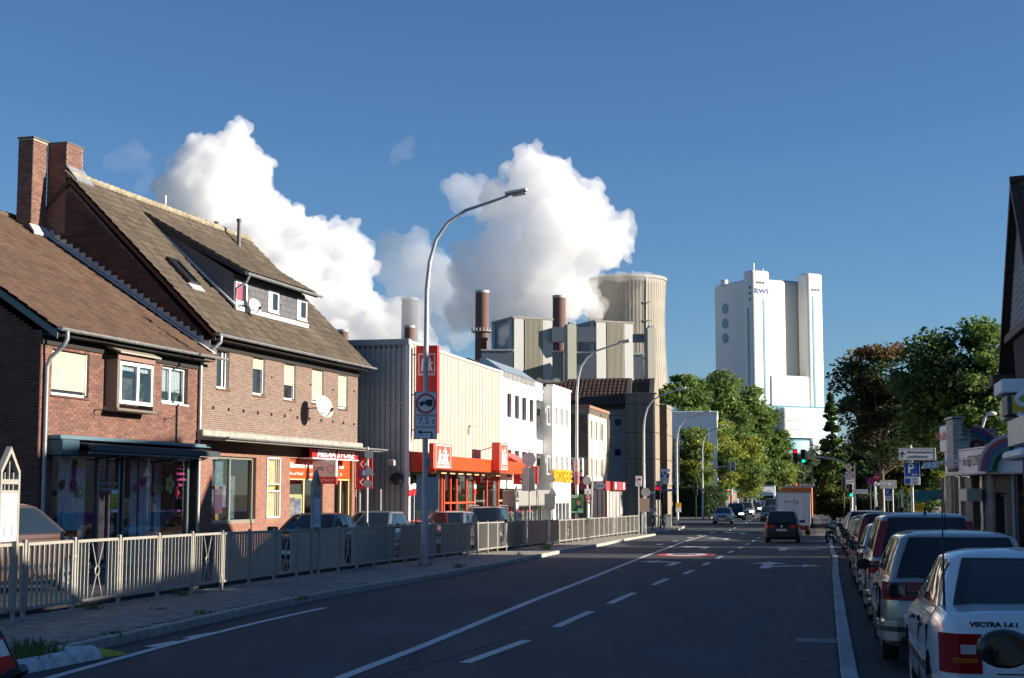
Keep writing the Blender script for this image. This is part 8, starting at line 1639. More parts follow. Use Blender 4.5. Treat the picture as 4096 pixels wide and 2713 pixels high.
SHAPES = {
 'sedan': dict(L=4.43, W=1.70, H=1.44, top=[(-2.215, .86), (-2.1, 1.0), (-1.4, 1.04), (-1.0, .96), (.9, .92), (1.15, .92), (1.7, .84), (2.1, .72), (2.215, .62)], gh=(-1.62, -.72, .22, 1.2), belt=.95),
 'hatch': dict(L=4.0, W=1.69, H=1.44, top=[(-2., .88), (-1.9, .98), (-1., .96), (.85, .92), (1.1, .90), (1.6, .82), (1.9, .72), (2., .6)], gh=(-1.9, -1.35, .15, 1.12), belt=.94),
 'estate': dict(L=4.6, W=1.76, H=1.49, top=[(-2.3, .9), (-2.2, 1.0), (-1., .98), (1.0, .94), (1.25, .93), (1.9, .84), (2.2, .72), (2.3, .6)], gh=(-2.22, -1.86, .2, 1.28), belt=.96),
 'mpv': dict(L=4.4, W=1.79, H=1.66, top=[(-2.2, .94), (-2.12, 1.06), (-1., 1.04), (1.1, 1.0), (1.45, .98), (1.85, .88), (2.1, .76), (2.2, .62)], gh=(-2.12, -1.86, .55, 1.55), belt=1.03)}
BODY = {}
def smooth(a, b, t): t = min(1, max(0, (t - a) / (b - a))); return t * t * (3 - 2 * t)
def halfw(S, x):
 e = (S['L'] / 2 - abs(x)); w = S['W'] / 2 * (1 - .07 * max(0, (abs(x) - .3 * S['L']) / (.2 * S['L'])) ** 2)
 return w * (1 - .10 * max(0, 1 - e / .16) ** 2)
def bodymesh(sh):
 if sh in BODY: return BODY[sh]
 S = SHAPES[sh]; L_ = S['L']; xs = sorted({-L_ / 2, -L_ / 2 + .03, -L_ / 2 + .08, -L_ / 2 + .16, L_ / 2, L_ / 2 - .03, L_ / 2 - .08, L_ / 2 - .16} | {-L_ / 2 + .3 + k * (L_ - .6) / 20 for k in range(21)})
 sec = [(0, 0), (.86, 0), (.95, .05), (.985, .16), (1., .34), (1., .58), (.985, .78), (.955, .92), (.90, .985), (.6, 1.01), (0, 1.02)]
 mb = MB(); rings = []
 for x in xs:
  tp = lerp_tab(S['top'], x); e = L_ / 2 - abs(x); zb = .19 + .10 * max(0, 1 - e / .5) ** 2 + .06 * max(0, 1 - e / .1); w = halfw(S, x); h = tp - zb
  if x < 0 and e < .05: h -= .03
  half = [(w * a * (1 - .02 * (1 - min(1, e / .1))), zb + h * b) for a, b in sec]
  rings.append([(x, -y, z) for y, z in half] + [(x, y, z) for y, z in half[-2:0:-1]])
 n = len(rings[0]); [mb.v.extend(r) for r in rings]
 mb.f = [(i * n + k, i * n + (k + 1) % n, (i + 1) * n + (k + 1) % n, (i + 1) * n + k) for i in range(len(rings) - 1) for k in range(n)] + [tuple(range(n - 1, -1, -1)), tuple(range((len(rings) - 1) * n, len(rings) * n))]; mb.m = [0] * len(mb.f)
 me = mb.mesh('body', [M_TRIM]); o = link('b', me)
 bm = bmesh.new(); bm.from_mesh(me); bmesh.ops.recalc_face_normals(bm, faces=bm.faces); bm.to_mesh(me); bm.free()
 cuts = []
 for wx in (-L_ * .295, L_ * .305):
  for s in (-1, 1):
   c = MB().lathe([(.355, -.16), (.355, .16)], 28, M=Matrix.Translation((wx, s * (S['W'] / 2 - .06), .31)) @ Matrix.Rotation(R(90), 4, 'X')).build('c', M_ARCH)
   bm = bmesh.new(); bm.from_mesh(c.data); bmesh.ops.recalc_face_normals(bm, faces=bm.faces); bm.to_mesh(c.data); bm.free()
   m = o.modifiers.new('b', 'BOOLEAN'); m.operation = 'DIFFERENCE'; m.object = c; m.solver = 'EXACT'; m.material_mode = 'TRANSFER'; cuts.append(c)
 m2 = bpy.data.meshes.new_from_object(o.evaluated_get(bpy.context.evaluated_depsgraph_get())); bpy.data.objects.remove(o); [bpy.data.objects.remove(c) for c in cuts]
 m2.polygons.foreach_set('use_smooth', [True] * len(m2.polygons)); m2.set_sharp_from_angle(angle=R(38)); BODY[sh] = m2; return m2
def car(sh, pm, lab, X, Y, az, rear='low', front=False, group=None, rails=False, tl=None, antenna=None, lit=False, brake=False, plate_txt=None, name='parked_car', rimless=False, stripe=False, z=None, clear=False, details=True, bump=None, dark_pillars=True):
 S = SHAPES[sh]; L_, W_, H_ = S['L'], S['W'], S['H']; xD, xC, xB, xA = S['gh']; bz = S['belt']
 zz = gz(Y) + (.05 if 'right row' in lab or 'nearest on' in lab else .005) if z is None else z
 dzr = (gz(Y + 2) - gz(Y - 2)) / 4
 t = thing(name, lab, 'car', (X, Y, zz), R(90 - az), group); t.rotation_euler = (0, -math.atan(dzr) * (1 if math.cos(R(az)) > 0 else -1), R(90 - az))
 me = bodymesh(sh).copy(); me.name = 'body'
 for i, m in enumerate(me.materials):
  if m is None or m.name.startswith('trim'): me.materials[i] = pm
 if not any(m == pm for m in me.materials): me.materials[0] = pm
 link('body', me, t)
 # cabin
 hb, ht = W_ / 2 * .90, W_ / 2 * .70; lv = [0, .25, .5, .75, .9, .97, 1.0]; dep = H_ - bz
 def geo(v):
  q = v; xr = xD + (xC - xD) * (q ** 1.15); xf = xA + (xB - xA) * (q ** 1.1); h_ = hb + (ht - hb) * (q ** 1.25); return xr, xf, h_, bz - .03 + (dep - .0) * (1 - (1 - min(1, q)) ** 1.0) * (1 if v < .97 else 1)
 mb = MB(); rings = []
 for j, v in enumerate(lv):
  xr, xf, h_, z_ = geo(min(v, .97)); ins = {.97: .05, 1.0: .16}.get(v, 0); z_ = bz - .03 + (dep + .03 - .045) * min(v, .97) / .97 + {.97: .0, 1.0: .03}.get(v, 0)
  if v == 1.0: xr, xf, h_, _ = geo(.97)
  xr += ins * 1.2; xf -= ins * 1.2; h_ -= ins; r_ = .13; pts = []
  for cx_, cy_, a0 in ((xf - r_, h_ - r_, 0), (xr + r_, h_ - r_, 90), (xr + r_, -h_ + r_, 180), (xf - r_, -h_ + r_, 270)):
   for k in range(5): a = R(a0 + 22.5 * k); bow = 0; pts.append((cx_ + r_ * math.cos(a), cy_ + r_ * math.sin(a), z_))
  out = []
  for p, q in zip(pts, pts[1:] + pts[:1]):
   out.append(p)
   if math.dist(p, q) > .3:
    for f_ in (.25, .5, .75):
     x_, y_ = p[0] + (q[0] - p[0]) * f_, p[1] + (q[1] - p[1]) * f_; bulge = .035 * 4 * f_ * (1 - f_)
     if abs(p[1] - q[1]) > .3: x_ += bulge * 1.6 * (1 if p[0] > 0 else -1)
     else: y_ += bulge * (1 if p[1] > 0 else -1)
     out.append((x_, y_, z_))
  rings.append(out)
 n = len(rings[0]); [mb.v.extend(r) for r in rings]; mb.f = [(j * n + k, j * n + (k + 1) % n, (j + 1) * n + (k + 1) % n, (j + 1) * n + k) for j in range(len(rings) - 1) for k in range(n)]; mb.m = [0] * len(mb.f)
 top = rings[-1]; cz = top[0][2] + .02; mb.v.append(((xB + xC) / 2, 0, cz)); c_ = len(mb.v) - 1; b_ = (len(rings) - 1) * n; mb.f += [(b_ + k, b_ + (k + 1) % n, c_) for k in range(n)]; mb.m += [0] * n
 mb.build('cabin', pm, t, 40)
 Z = lambda v: bz - .03 + (dep + .03 - .045) * v / .97
 # glass patches laid on the cabin
 def patch(nm, fn, u0, u1, v0, v1, m, nu=6, nv=4, th=None, par=t):
  mb = MB(); vs = []
  for j in range(nv + 1):
   v = v0 + (v1 - v0) * j / nv; a, c = (u0(v), u1(v)) if callable(u0) else (u0, u1)
   for i in range(nu + 1): vs.append(fn(a + (c - a) * i / nu, v))
  k = nu + 1; mb.add(vs, [(j * k + i, j * k + i + 1, (j + 1) * k + i + 1, (j + 1) * k + i) for j in range(nv) for i in range(nu)]); return mb.build(nm, m, par, 30)
 def fside(s, off): 
  def f(x, v):
   xr, xf, h_, _ = geo(v); a, c = xr + .13, xf - .13; q = min(1, max(0, (x - a) / (c - a))); return (x, s * (h_ + .14 * q * (1 - q) + off), Z(v))
  return f
 def fend(rear_, off):
  def f(y, v):
   xr, xf, h_, _ = geo(v); q = min(1, max(0, (y + h_ - .13) / (2 * h_ - .26))); bl = .224 * q * (1 - q)
   return (xr - bl - off, y, Z(v)) if rear_ else (xf + bl + off, y, Z(v))
  return f
 ew = lambda k: (lambda v: -(geo(v)[2] - .13) * k, lambda v: (geo(v)[2] - .13) * k)
 a, c = ew(1.08); patch('rear_seal', fend(True, .004), a, c, .10, .93, M_TRIM); a, c = ew(.99); patch('rear_window', fend(True, .008), a, c, .15, .89, M_CG2 if not clear else M_CG2)
 a, c = ew(1.08); patch('front_seal', fend(False, .004), a, c, .06, .94, M_TRIM); a, c = ew(1.0); patch('windscreen', fend(False, .008), a, c, .10, .90, M_CG2)
 for s in (-1, 1):
  patch('side_seal', fside(s, .003), lambda v: geo(v)[0] + .15, lambda v: geo(v)[1] - .13, .12, .90, M_TRIM, 12)
  xm = (xB + xC) / 2 + .05; e0 = lambda v: geo(v)[0] + .22 + .12 * v; e1 = lambda v: geo(v)[1] - .2 - .05 * v
  cuts = [e0, (lambda v: xm - .95 if sh in ('estate', 'mpv') else xm - .75 + .1 * v), (lambda v: xm), e1]
  for i in range(3):
   if i == 0 and sh in ('hatch',) and False: continue
   l0, l1 = cuts[i], cuts[i + 1]; patch('side_window', fside(s, .007), (lambda v, l0=l0: l0(v) + .03), (lambda v, l0=l0, l1=l1: max(l0(v) + .05, l1(v) - .03)), .17, .86, M_CG2, 6)
  # mirror
  mx = xA - .30; mm = (MB().ball((mx + .01, s * (W_ / 2 + .12), bz + .05), (.085, .125, .088), 16) if z == .18 else MB().bbox(mx - .07, mx + .08, s * (W_ / 2 + .02), s * (W_ / 2 + .20), bz - .02, bz + .12, .04)).build('side_mirror', M_TRIM, t, 60); MB().lathe([(.1, 0), (.1, .002)], 20, M=Matrix.Translation((mx - .079, s * (W_ / 2 + .12), bz + .05)) @ Matrix.Diagonal((1, 1, .68, 1)) @ Matrix.Rotation(R(90), 4, 'Y')).build('mirror_glass', M_CG2, mm) if z == .18 else MB().box(mx - .076, mx - .0701, s * (W_ / 2 + .04), s * (W_ / 2 + .18), bz + .0, bz + .10).build('mirror_glass', M_CG2, mm); MB().box(mx - .02, mx + .03, s * (W_ / 2 - .08), s * (W_ / 2 + .03), bz + .0, bz + .04).build('mirror_arm', M_TRIM, mm)
  for hx_ in (xm - .15, xm + .75): MB().bbox(hx_ - .2, hx_ - .02, s * (W_ / 2 - .01), s * (W_ / 2 + .025), bz - .17, bz - .135, .01).build('door_handle', M_TRIM, t)
  for hx_ in (xm, xm - .92): MB().box(hx_ - .004, hx_ + .004, s * (W_ / 2 - .02), s * (W_ / 2 + .0025), .3, bz - .1).build('door_seam', M_ARCH, t)
  MB().bbox(-L_ * .295 + .4, L_ * .305 - .4, s * (W_ / 2 - .01), s * (W_ / 2 + .012), .46, .54, .006).build('side_moulding', M_TRIM, t)
  if rails: MB().tube([(xC + .05, s * (ht - .03), H_ - .06), (xC + .18, s * (ht - .03), H_ + .04), (xB - .1, s * (ht - .03), H_ + .04), (xB + .05, s * (ht - .03), H_ - .06)], .018, 6).build('roof_rail', M_METAL, t)
 # wheels
 for wx in (-L_ * .295, L_ * .305):
  for s in (-1, 1):
   M = Matrix.Translation((wx, s * (W_ / 2 - .115), .31)) @ Matrix.Rotation(-s * R(90), 4, 'X'); w_ = MB().lathe([(.2, -.09), (.29, -.095), (.31, -.07), (.31, .07), (.29, .095), (.2, .09)], 24, M=M, caps=False).build('wheel', M_TYRE, t, 40)
   b = MB(); b.lathe([(.2, .06), (.195, .085), (.17, .07), (.05, .055), (.045, .075), (0.01, .08)], 20, M=M)
   for k in range(6): b.box(.05, .185, -.018, .018, .062, .082, M=M @ Matrix.Rotation(k * R(60), 4, 'Z'))
   b.build('rim', M_RIM, w_, 40)
 # ends: bumpers, lights, plates
 def wrap(sx, s, z0, z1, yin, run, m, nm, off=.012):
  e = sx * L_ / 2; pts = [(e + sx * off, s * yin), (e + sx * off, s * (halfw(S, e) * .97))]
  for d in (.03, .08, .16, .26, .4, .6, .8):
   if d <= run: pts.append((e - sx * d, s * (halfw(S, e - sx * d) + off)))
  inn = [(p[0] - sx * .03 if i < 2 else p[0], p[1] - s * .05 if i > 0 else p[1]) for i, p in enumerate(pts)][::-1]
  return MB().prism([(x, y, z0) for x, y in pts + inn], (0, 0, z1 - z0)).build(nm, m, t)
 bcol = bump or pm
 for sx in (-1, 1):
  for s in (-1, 1): wrap(sx, s, .30, .50, 0., .6, bcol, 'bumper', .045); wrap(sx, s, .40, .455, 0., .6, M_TRIM, 'bumper_strip', .055)
 tz = bz
 for s in (-1, 1):
  if rear == 'low':
   wrap(-1, s, .58, .87, W_ / 2 * .62, .16, M_TL, 'tail_light', .014); MB().bbox(-L_ / 2 - .022, -L_ / 2, s * W_ * .37 - .06, s * W_ * .37 + .05, .72, .79, .004).build('reversing_lamp', M_TLW, t); MB().bbox(-L_ / 2 - .02, -L_ / 2, s * W_ * .41 - .14, s * W_ * .41 + .04, .655, .69, .004).build('light_strip', M_TLO, t)
  elif rear == 'tall':
   wrap(-1, s, .68, .95, W_ / 2 * .74, .16, M_TL, 'tail_light', .014)
   MB().prism([(geo(v)[0] - .035, s * (geo(v)[2] - .0), Z(v)) for v in (.02, .3, .6, .85)] + [(geo(v)[0] - .04, s * (geo(v)[2] - .13), Z(v)) for v in (.85, .6, .3, .02)], (.12, 0, 0)).build('tail_light', M_TL, t)
   wrap(-1, s, .70, .76, W_ / 2 * .76, .08, M_TLW, 'reversing_lamp', .018)
  elif rear == 'wide': wrap(-1, s, .74, .94, W_ / 2 * .42, .26, M_TL if not brake else M_BRK, 'tail_light', .014)
  wrap(1, s, .56, .70, W_ / 2 * .48, .26, M_HLON if lit else M_HL, 'headlight', .016)
 MB().bbox(L_ / 2 - .01, L_ / 2 + .035, -.38, .38, .58, .68, .01).build('grille', M_TRIM, t)
 MB().box(-L_ / 2 - .022, -L_ / 2 - .012, -.26, .26, .62, .73).build('number_plate', M_SIGNW, t); MB().box(L_ / 2 + .05, L_ / 2 + .06, -.26, .26, .34, .45).build('number_plate', M_SIGNW, t)
 MR = lambda y, z_: Matrix.Translation((-L_ / 2 - .024, y, z_)) @ Matrix.Rotation(R(-90), 4, 'Z') @ Matrix.Rotation(R(90), 4, 'X')
 if plate_txt: text(plate_txt, .1, M_TXTK, t, MR(0, .675), .001, name='plate_lettering')
 MB().box(-L_ / 2 - .006, -L_ / 2 + .01, -W_ / 2 * .5, W_ / 2 * .5, .575, .583).build('boot_seam', M_ARCH, t)
 if antenna == 'rod': MB().tube([(-L_ * .35, W_ / 2 * .86, bz), (-L_ * .35 - .05, W_ / 2 * .86, bz + 1.0)], [.012, .004], 5).build('aerial', M_TRIM, t)
 if antenna == 'fin': MB().prism([(xC + .12, -.02, H_ - .01), (xC + .34, -.02, H_ - .01), (xC + .14, -.02, H_ + .08)], (0, .04, 0)).build('roof_fin', M_TRIM, t)
 if antenna == 'whip': MB().tube([(xB - .1, 0, H_), (xB - .35, 0, H_ + .35)], [.01, .004], 5).build('aerial', M_TRIM, t)
 return t
KA = 11.6
def pk(Y, dx=.55, w_=1.7): return RKx(Y + 2.2) + dx + w_ / 2
PW = paint('white', (.72, .74, .76)); PS = paint('silver', (.42, .43, .42), .6); PBG = paint('silver_beige', (.38, .36, .31), .6); PK = mat('paint_black', (.004, .004, .005), .3, coat=.25, spec=.3); PDB = paint('dark_blue', (.01, .02, .05), .2); PRD = paint('dark_red', (.09, .008, .014), .2); PMG = paint('wine', (.22, .015, .05), .2); PKD = PK; PBR = paint('brown', (.20, .12, .09), .5); PLB = paint('pale_blue_silver', (.30, .36, .42), .6)
GP = 'cars parked nose to tail along the right kerb'
# the white saloon nearest the camera
Yv = 11.05 + 2.2; v = car('sedan', PW, 'white saloon parked nearest on the right, with black aerial and dark bumper', 3.95 + .47, Yv + .25, 11., rear='low', group=GP, antenna='rod', plate_txt=None, bump=M_TRIM)
MR = Matrix.Translation((-2.215 - .03, .44, .94)) @ Matrix.Rotation(R(-90), 4, 'Z') @ Matrix.Rotation(R(90), 4, 'X')
text('VECTRA 1.6 i', .046, M_TXTK, v, MR, .012, font_w=1.3, offset=.003, name='boot_lettering'); 
for s in (-1, 1): b = MB(); b.bbox(-.55, -.35, s * .38 - .13, s * .38 + .13, 1.0, 1.28, .04); b.build('headrest', M_TRIM, v)
mv = car('mpv', PK, 'dark car nearest the camera, only its oval mirror in the lower right corner', 2.97, 5.5, 11., rear='tall', group=GP, z=.18)
specs = [(16.9, 'estate', PBG, 'silver beige car with large red corner lights, second in the right row', dict(rear='wide', antenna='whip')),
 (22.6, 'mpv', PS, 'tall silver car with upright red lamps beside its rear window, third in the right row', dict(rear='tall', antenna='fin')),
 (28.4, 'hatch', PLB, 'small rounded silver blue car, fourth in the right row', dict(rear='low')),
 (33.8, 'mpv', PK, 'black van-like car with pale roof edge behind the small silver blue one', dict(rear='tall')),
 (39.4, 'estate', PRD, 'dark red estate with roof rails in the right row', dict(rear='tall', rails=True)),
 (45.2, 'hatch', PMG, 'wine red small car between two taller dark cars in the right row', dict(rear='low')),
 (50.8, 'estate', PDB, 'dark blue estate with bright lit edge in the right row', dict(rear='wide')),
 (57.0, 'mpv', PBG, 'silver beige tall car with roof rails, near the far end of the right row', dict(rear='wide', rails=True)),
 (63.2, 'estate', PS, 'silver estate at the far end of the right row, behind the motorcycle', dict(rear='wide', rails=True))]
for Yr, sh, pm, lab, kw in specs: car(sh, pm, lab, pk(Yr, .5, SHAPES[sh]['W']), Yr + 2.2, 11.6, group=GP, **kw)
# left parking strip
GL = 'cars parked in front of the left shops'
def lft(u, Y, sh, pm, lab, az, **k): p = P(u, 1978, Y); return car(sh, pm, lab, p.x, Y, az, group=GL, z=gz(Y) + .20, **k)
lft(-45, 28.2, 'mpv', PBR, 'brown metallic car behind the railing at the left edge', 16, rear='low')
lft(1262, 42.6, 'hatch', PK, 'black hatchback before the media shop, front towards the camera', 190, front=True, rails=False)
lft(1500, 50.5, 'estate', PLB, 'silver blue car seen from the front beside the black hatchback', 188)
lft(1800, 57.2, 'estate', PLB, 'pale blue car before the clothing store, next to the dark roof-railed one', 188)
lft(1945, 61.5, 'mpv', PDB, 'dark blue car with roof rails before the clothing store', 188, rails=True)
# moving traffic
def drv(u, Y, sh, pm, lab, az, **k): p = P(u, 1978, Y); return car(sh, pm, lab, p.x, Y, az, name='car', **k)
tv = drv(3129, 80.6, 'mpv', PK, 'black people carrier driving away in the right lane, red lamps', 11.5, rear='wide', rails=True, plate_txt='GV IW 192')
MB().lathe([(.06, 0), (.055, .01)], 16, M=Matrix.Translation((-2.225, 0, .86)) @ Matrix.Rotation(R(-90), 4, 'Y')).build('round_badge', M_CHR, tv)
drv(2893, 134.5, 'sedan', PLB, 'silver blue saloon first in the oncoming lane', 191.5)
drv(2942, 151, 'mpv', PK, 'black off-road car with lit headlamp behind the silver blue saloon', 191.5, lit=True, rails=True)
drv(2985, 168, 'mpv', PS, 'silver car with lit headlamps, third in the oncoming lane', 191.5, lit=True)
drv(3020, 196, 'sedan', PDB, 'dark blue saloon fourth in the oncoming lane', 191.5, lit=True)
drv(3010, 262, 'estate', PW, 'pale car parked far off on the left verge', 190); drv(2996, 285, 'hatch', PLB, 'small grey car farther off on the left verge', 190)
drv(3078, 143, 'sedan', PDB, 'dark blue saloon waiting left of the white trailer', 191.5); drv(3098, 160, 'sedan', PK, 'black saloon behind the dark blue one left of the trailer', 191.5)
drv(3296, 395, 'hatch', PK, 'tiny dark car far down the right side', 11.5); drv(3290, 330, 'mpv', PDB, 'dark van-like car far off behind the roadworks sign', 11.5)
drv(3310, 208, 'hatch', PW, 'white hatchback parked right, beside the pedestrians', 11.5, rear='low'); drv(3302, 240, 'hatch', PS, 'grey hatchback in front of the white one by the pedestrians', 11.5)
drv(3245, 190, 'hatch', PK, 'black car ahead of the orange truck, red lamp lit', 11.5, brake=True, rear='wide')
# ---- trucks
def wheels(t, xs, w_, r=.45):
 for x in xs:
  for s in (-1, 1): M = Matrix.Translation((x, s * (w_ / 2 - .15), r)) @ Matrix.Rotation(-s * R(90), 4, 'X'); q = MB().lathe([(r * .6, -.13), (r * .95, -.13), (r, -.1), (r, .1), (r * .95, .13), (r * .6, .13)], 20, M=M, caps=False).build('wheel', M_TYRE, t, 40); MB().lathe([(r * .6, .1), (r * .3, .06), (.01, .09)], 14, M=M).build('rim', M_RIM, q, 40)
def vroot(lab, cat, u, Y, az, name='truck'): p = P(u, 1978, Y); return thing(name, lab, cat, (p.x, Y, gz(Y)), R(90 - az))
def box_truck(u, Y, az, lab, mbox, mcab, L_=6.5, W_=2.4, H_=3.4, front=True, z0=.9, name='truck'):
 t = vroot(lab, 'truck', u, Y, az, name); MB().bbox(-L_ / 2, L_ / 2 - 2.0, -W_ / 2, W_ / 2, z0, H_, .05).build('cargo_box', mbox, t)
 for z_ in (H_ - .1, z0 + .02): MB().box(-L_ / 2 - .02, -L_ / 2 + .04, -W_ / 2 - .01, W_ / 2 + .01, z_, z_ + .09).build('box_frame', M_METAL, t)
 MB().box(-L_ / 2 - .015, -L_ / 2 - .002, -.01, .01, z0 + .1, H_ - .12).build('door_seam', M_ARCH, t)
 c = MB().prism([(L_ / 2 - 1.9, -W_ / 2 + .1, .5), (L_ / 2, -W_ / 2 + .1, .5), (L_ / 2, -W_ / 2 + .1, 1.5), (L_ / 2 - .25, -W_ / 2 + .1, 2.55), (L_ / 2 - 1.9, -W_ / 2 + .1, 2.6)], (0, W_ - .2, 0)).build('cab', mcab, t)
 MB().prism([(L_ / 2 + .01, -W_ / 2 + .2, 1.5), (L_ / 2 - .23, -W_ / 2 + .2, 2.45), (L_ / 2 - .25, -W_ / 2 + .2, 2.45), (L_ / 2 - .02, -W_ / 2 + .2, 1.5)], (0, W_ - .4, 0)).build('windscreen', M_CG2, c)
 for s in (-1, 1): MB().box(L_ / 2 - 1.4, L_ / 2 - .4, s * (W_ / 2 - .1), s * (W_ / 2 - .085), 1.55, 2.3).build('side_window', M_CG2, c); MB().box(L_ / 2 - .02, L_ / 2 + .03, s * .65 - .18, s * .65 + .18, .75, .95).build('headlight', M_HL, c); MB().bbox(L_ / 2 - .3, L_ / 2 - .15, s * (W_ / 2 + .02), s * (W_ / 2 + .22), 1.5, 2.1, .03).build('side_mirror', M_TRIM, c); MB().box(-L_ / 2 - .04, -L_ / 2, s * .95 - .15, s * .95 + .15, z0 - .2, z0 - .05).build('tail_light', M_TL, t)
 MB().box(-L_ / 2, L_ / 2 - 1.9, -.5, .5, .5, z0).build('chassis', M_TRIM, t); MB().box(L_ / 2 - .02, L_ / 2 + .02, -.6, .6, .8, 1.3).build('grille', M_TRIM, c); wheels(t, (-L_ / 2 + 1.3, L_ / 2 - 1.0), W_); return t
M_TRW = mat('truck_white', (.68, .70, .70), .4); M_TRO = mat('truck_orange', (.60, .14, .015), .45); M_TRG = mat('truck_greyblue', (.32, .38, .42), .5)
bt = box_truck(3069, 236, 191.5, 'white box truck with wind deflector in the oncoming lane', M_TRG, M_TRW, H_=3.75, z0=1.0); MB().prism([(1.25, -.95, 2.62), (2.9, -.95, 2.62), (1.35, -.95, 3.55)], (0, 1.9, 0)).build('wind_deflector', M_TRW, bt)
box_truck(3220, 205, 11.5, 'grey blue box truck farthest ahead in the right lane', M_TRG, M_TRW, H_=3.75, L_=7.5, W_=2.5)
ot = box_truck(3190, 121, 11.5, 'orange municipal truck with ladders and beacon on its roof, ahead of the trailer', M_TRO, M_TRO, L_=6.0, W_=2.35, H_=3.2, z0=.7)
for s in (-.6, .5):
 b = MB(); b.tube([(-2.6, s, 3.3), (1., s, 3.35)], .03, 6); b.tube([(-2.6, s + .35, 3.3), (1., s + .35, 3.35)], .03, 6)
 for k in range(9): b.tube([(-2.4 + k * .4, s, 3.31), (-2.4 + k * .4, s + .35, 3.31)], .02, 5)
 b.build('roof_ladder', M_METAL, ot)
MB().lathe([(.12, 3.21), (.12, 3.42), (.05, 3.47)], 12, M=Matrix.Translation((-2.4, .1, 0))).build('beacon', mat('beacon_orange', (.8, .15, .01), .3), ot, 40); MB().box(-3.03, -3.005, .95, 1.15, .8, 2.0).build('warning_stripe', mat('stripe_redwhite', (.6, .05, .04), .5, col2=(.7, .7, .7), vscale=9), ot)
box_truck(3292, 430, 11.5, 'green truck far down the road', mat('truck_green', (.02, .22, .10), .5), M_TRW, H_=3.2)
bv = car('mpv', PRD, 'wine red van behind the dark saloons left of the trailer', P(3086, 1978, 178).x, 178, 191.5, name='van'); bv.scale = (1.1, 1.05, 1.2); bv['category'] = 'van'
# white parcel van: tall box with double doors
Yd = 97.; d = vroot('white parcel delivery box van with double rear doors behind the black people carrier', 'van', 3174, Yd + 2.2, 11.5, 'delivery_van'); dl, dw, dz0, dz1 = 4.4, 2.1, .62, 2.72
MB().bbox(-dl / 2, dl / 2, -dw / 2, dw / 2, dz0, dz1, .04).build('cargo_box', M_TRW, d); MB().box(-dl / 2 - .03, -dl / 2 + .02, -dw / 2 - .02, -dw / 2 + .06, dz0, dz1 + .02).box(-dl / 2 - .03, -dl / 2 + .02, dw / 2 - .06, dw / 2 + .02, dz0, dz1 + .02).box(-dl / 2 - .03, -dl / 2 + .02, -dw / 2 + .06, dw / 2 - .06, dz1 - .06, dz1 + .02).build('box_frame', M_METAL, d)
for s in (-1, 1):
 dd = MB().bbox(-dl / 2 - .02, -dl / 2 - .002, s * .01 if s > 0 else -dw / 2 + .12, dw / 2 - .12 if s > 0 else -.01, dz0 + .06, dz1 - .1, .004).build('rear_door', M_TRW, d)
 for yy in (.18, .62): MB().tube([(-dl / 2 - .04, s * yy, dz0 + .1), (-dl / 2 - .04, s * yy, dz1 - .15)], .018, 6).build('locking_bar', M_SIGNW, dd)
 for zq in (dz0 + .5, dz1 - .5): MB().box(-dl / 2 - .05, -dl / 2 - .02, s * .66 - .03, s * .66 + .03, zq - .05, zq + .05).build('hinge', M_METAL, dd)
 MB().box(-dl / 2 - .03, -dl / 2, s * .85 - .1, s * .85 + .1, .45, .58).build('tail_light', M_TL, d)
MB().box(-dl / 2 - .02, dl / 2 - .1, -dw / 2 + .1, dw / 2 - .1, .35, .6).build('chassis', mat('chassis_red', (.2, .02, .02), .6), d); wheels(d, (-1.2,), dw, .33); MB().prism([(dl / 2, -.95, .45), (dl / 2 + 1.6, -.95, .45), (dl / 2 + 1.6, -.95, 1.1), (dl / 2 + .7, -.95, 2.1), (dl / 2, -.95, 2.15)], (0, 1.9, 0)).build('cab', M_TRW, d); wheels(d, (dl / 2 + .7,), 1.9, .33)
Md = lambda y, z_: Matrix.Translation((-dl / 2 - .024, y, z_)) @ Matrix.Rotation(R(-90), 4, 'Z') @ Matrix.Rotation(R(90), 4, 'X')
text('DPD', .2, mat('lettering_darkgrey', (.08, .08, .09), .5), d, Md(.27, 2.12), .003, font_w=1.3, offset=.004)
b = MB(); cq = (-dl / 2 - .026, -.16, 2.1)
for k in range(6): a0, a1 = R(30 + k * 60), R(90 + k * 60); b.tube([(cq[0], cq[1] + .12 * math.cos(a0), cq[2] + .12 * math.sin(a0)), (cq[0], cq[1] + .12 * math.cos(a1), cq[2] + .12 * math.sin(a1))], .012, 4)
for k in range(3): a0 = R(90 + k * 120 + 60); b.tube([cq, (cq[0], cq[1] + .12 * math.cos(a0), cq[2] + .12 * math.sin(a0))], .01, 4)
b.build('cube_mark', MATS['lettering_darkgrey'], d); b = MB()
for a0, a1 in ((20, -50), (250, 290), (130, 100)): b.tube([(cq[0], cq[1] - .17 * math.cos(R(a0 + (a1 - a0) * k / 5)), cq[2] + .17 * math.sin(R(a0 + (a1 - a0) * k / 5))) for k in range(6)], .018, 4)
b.build('red_arc', M_RED, d)
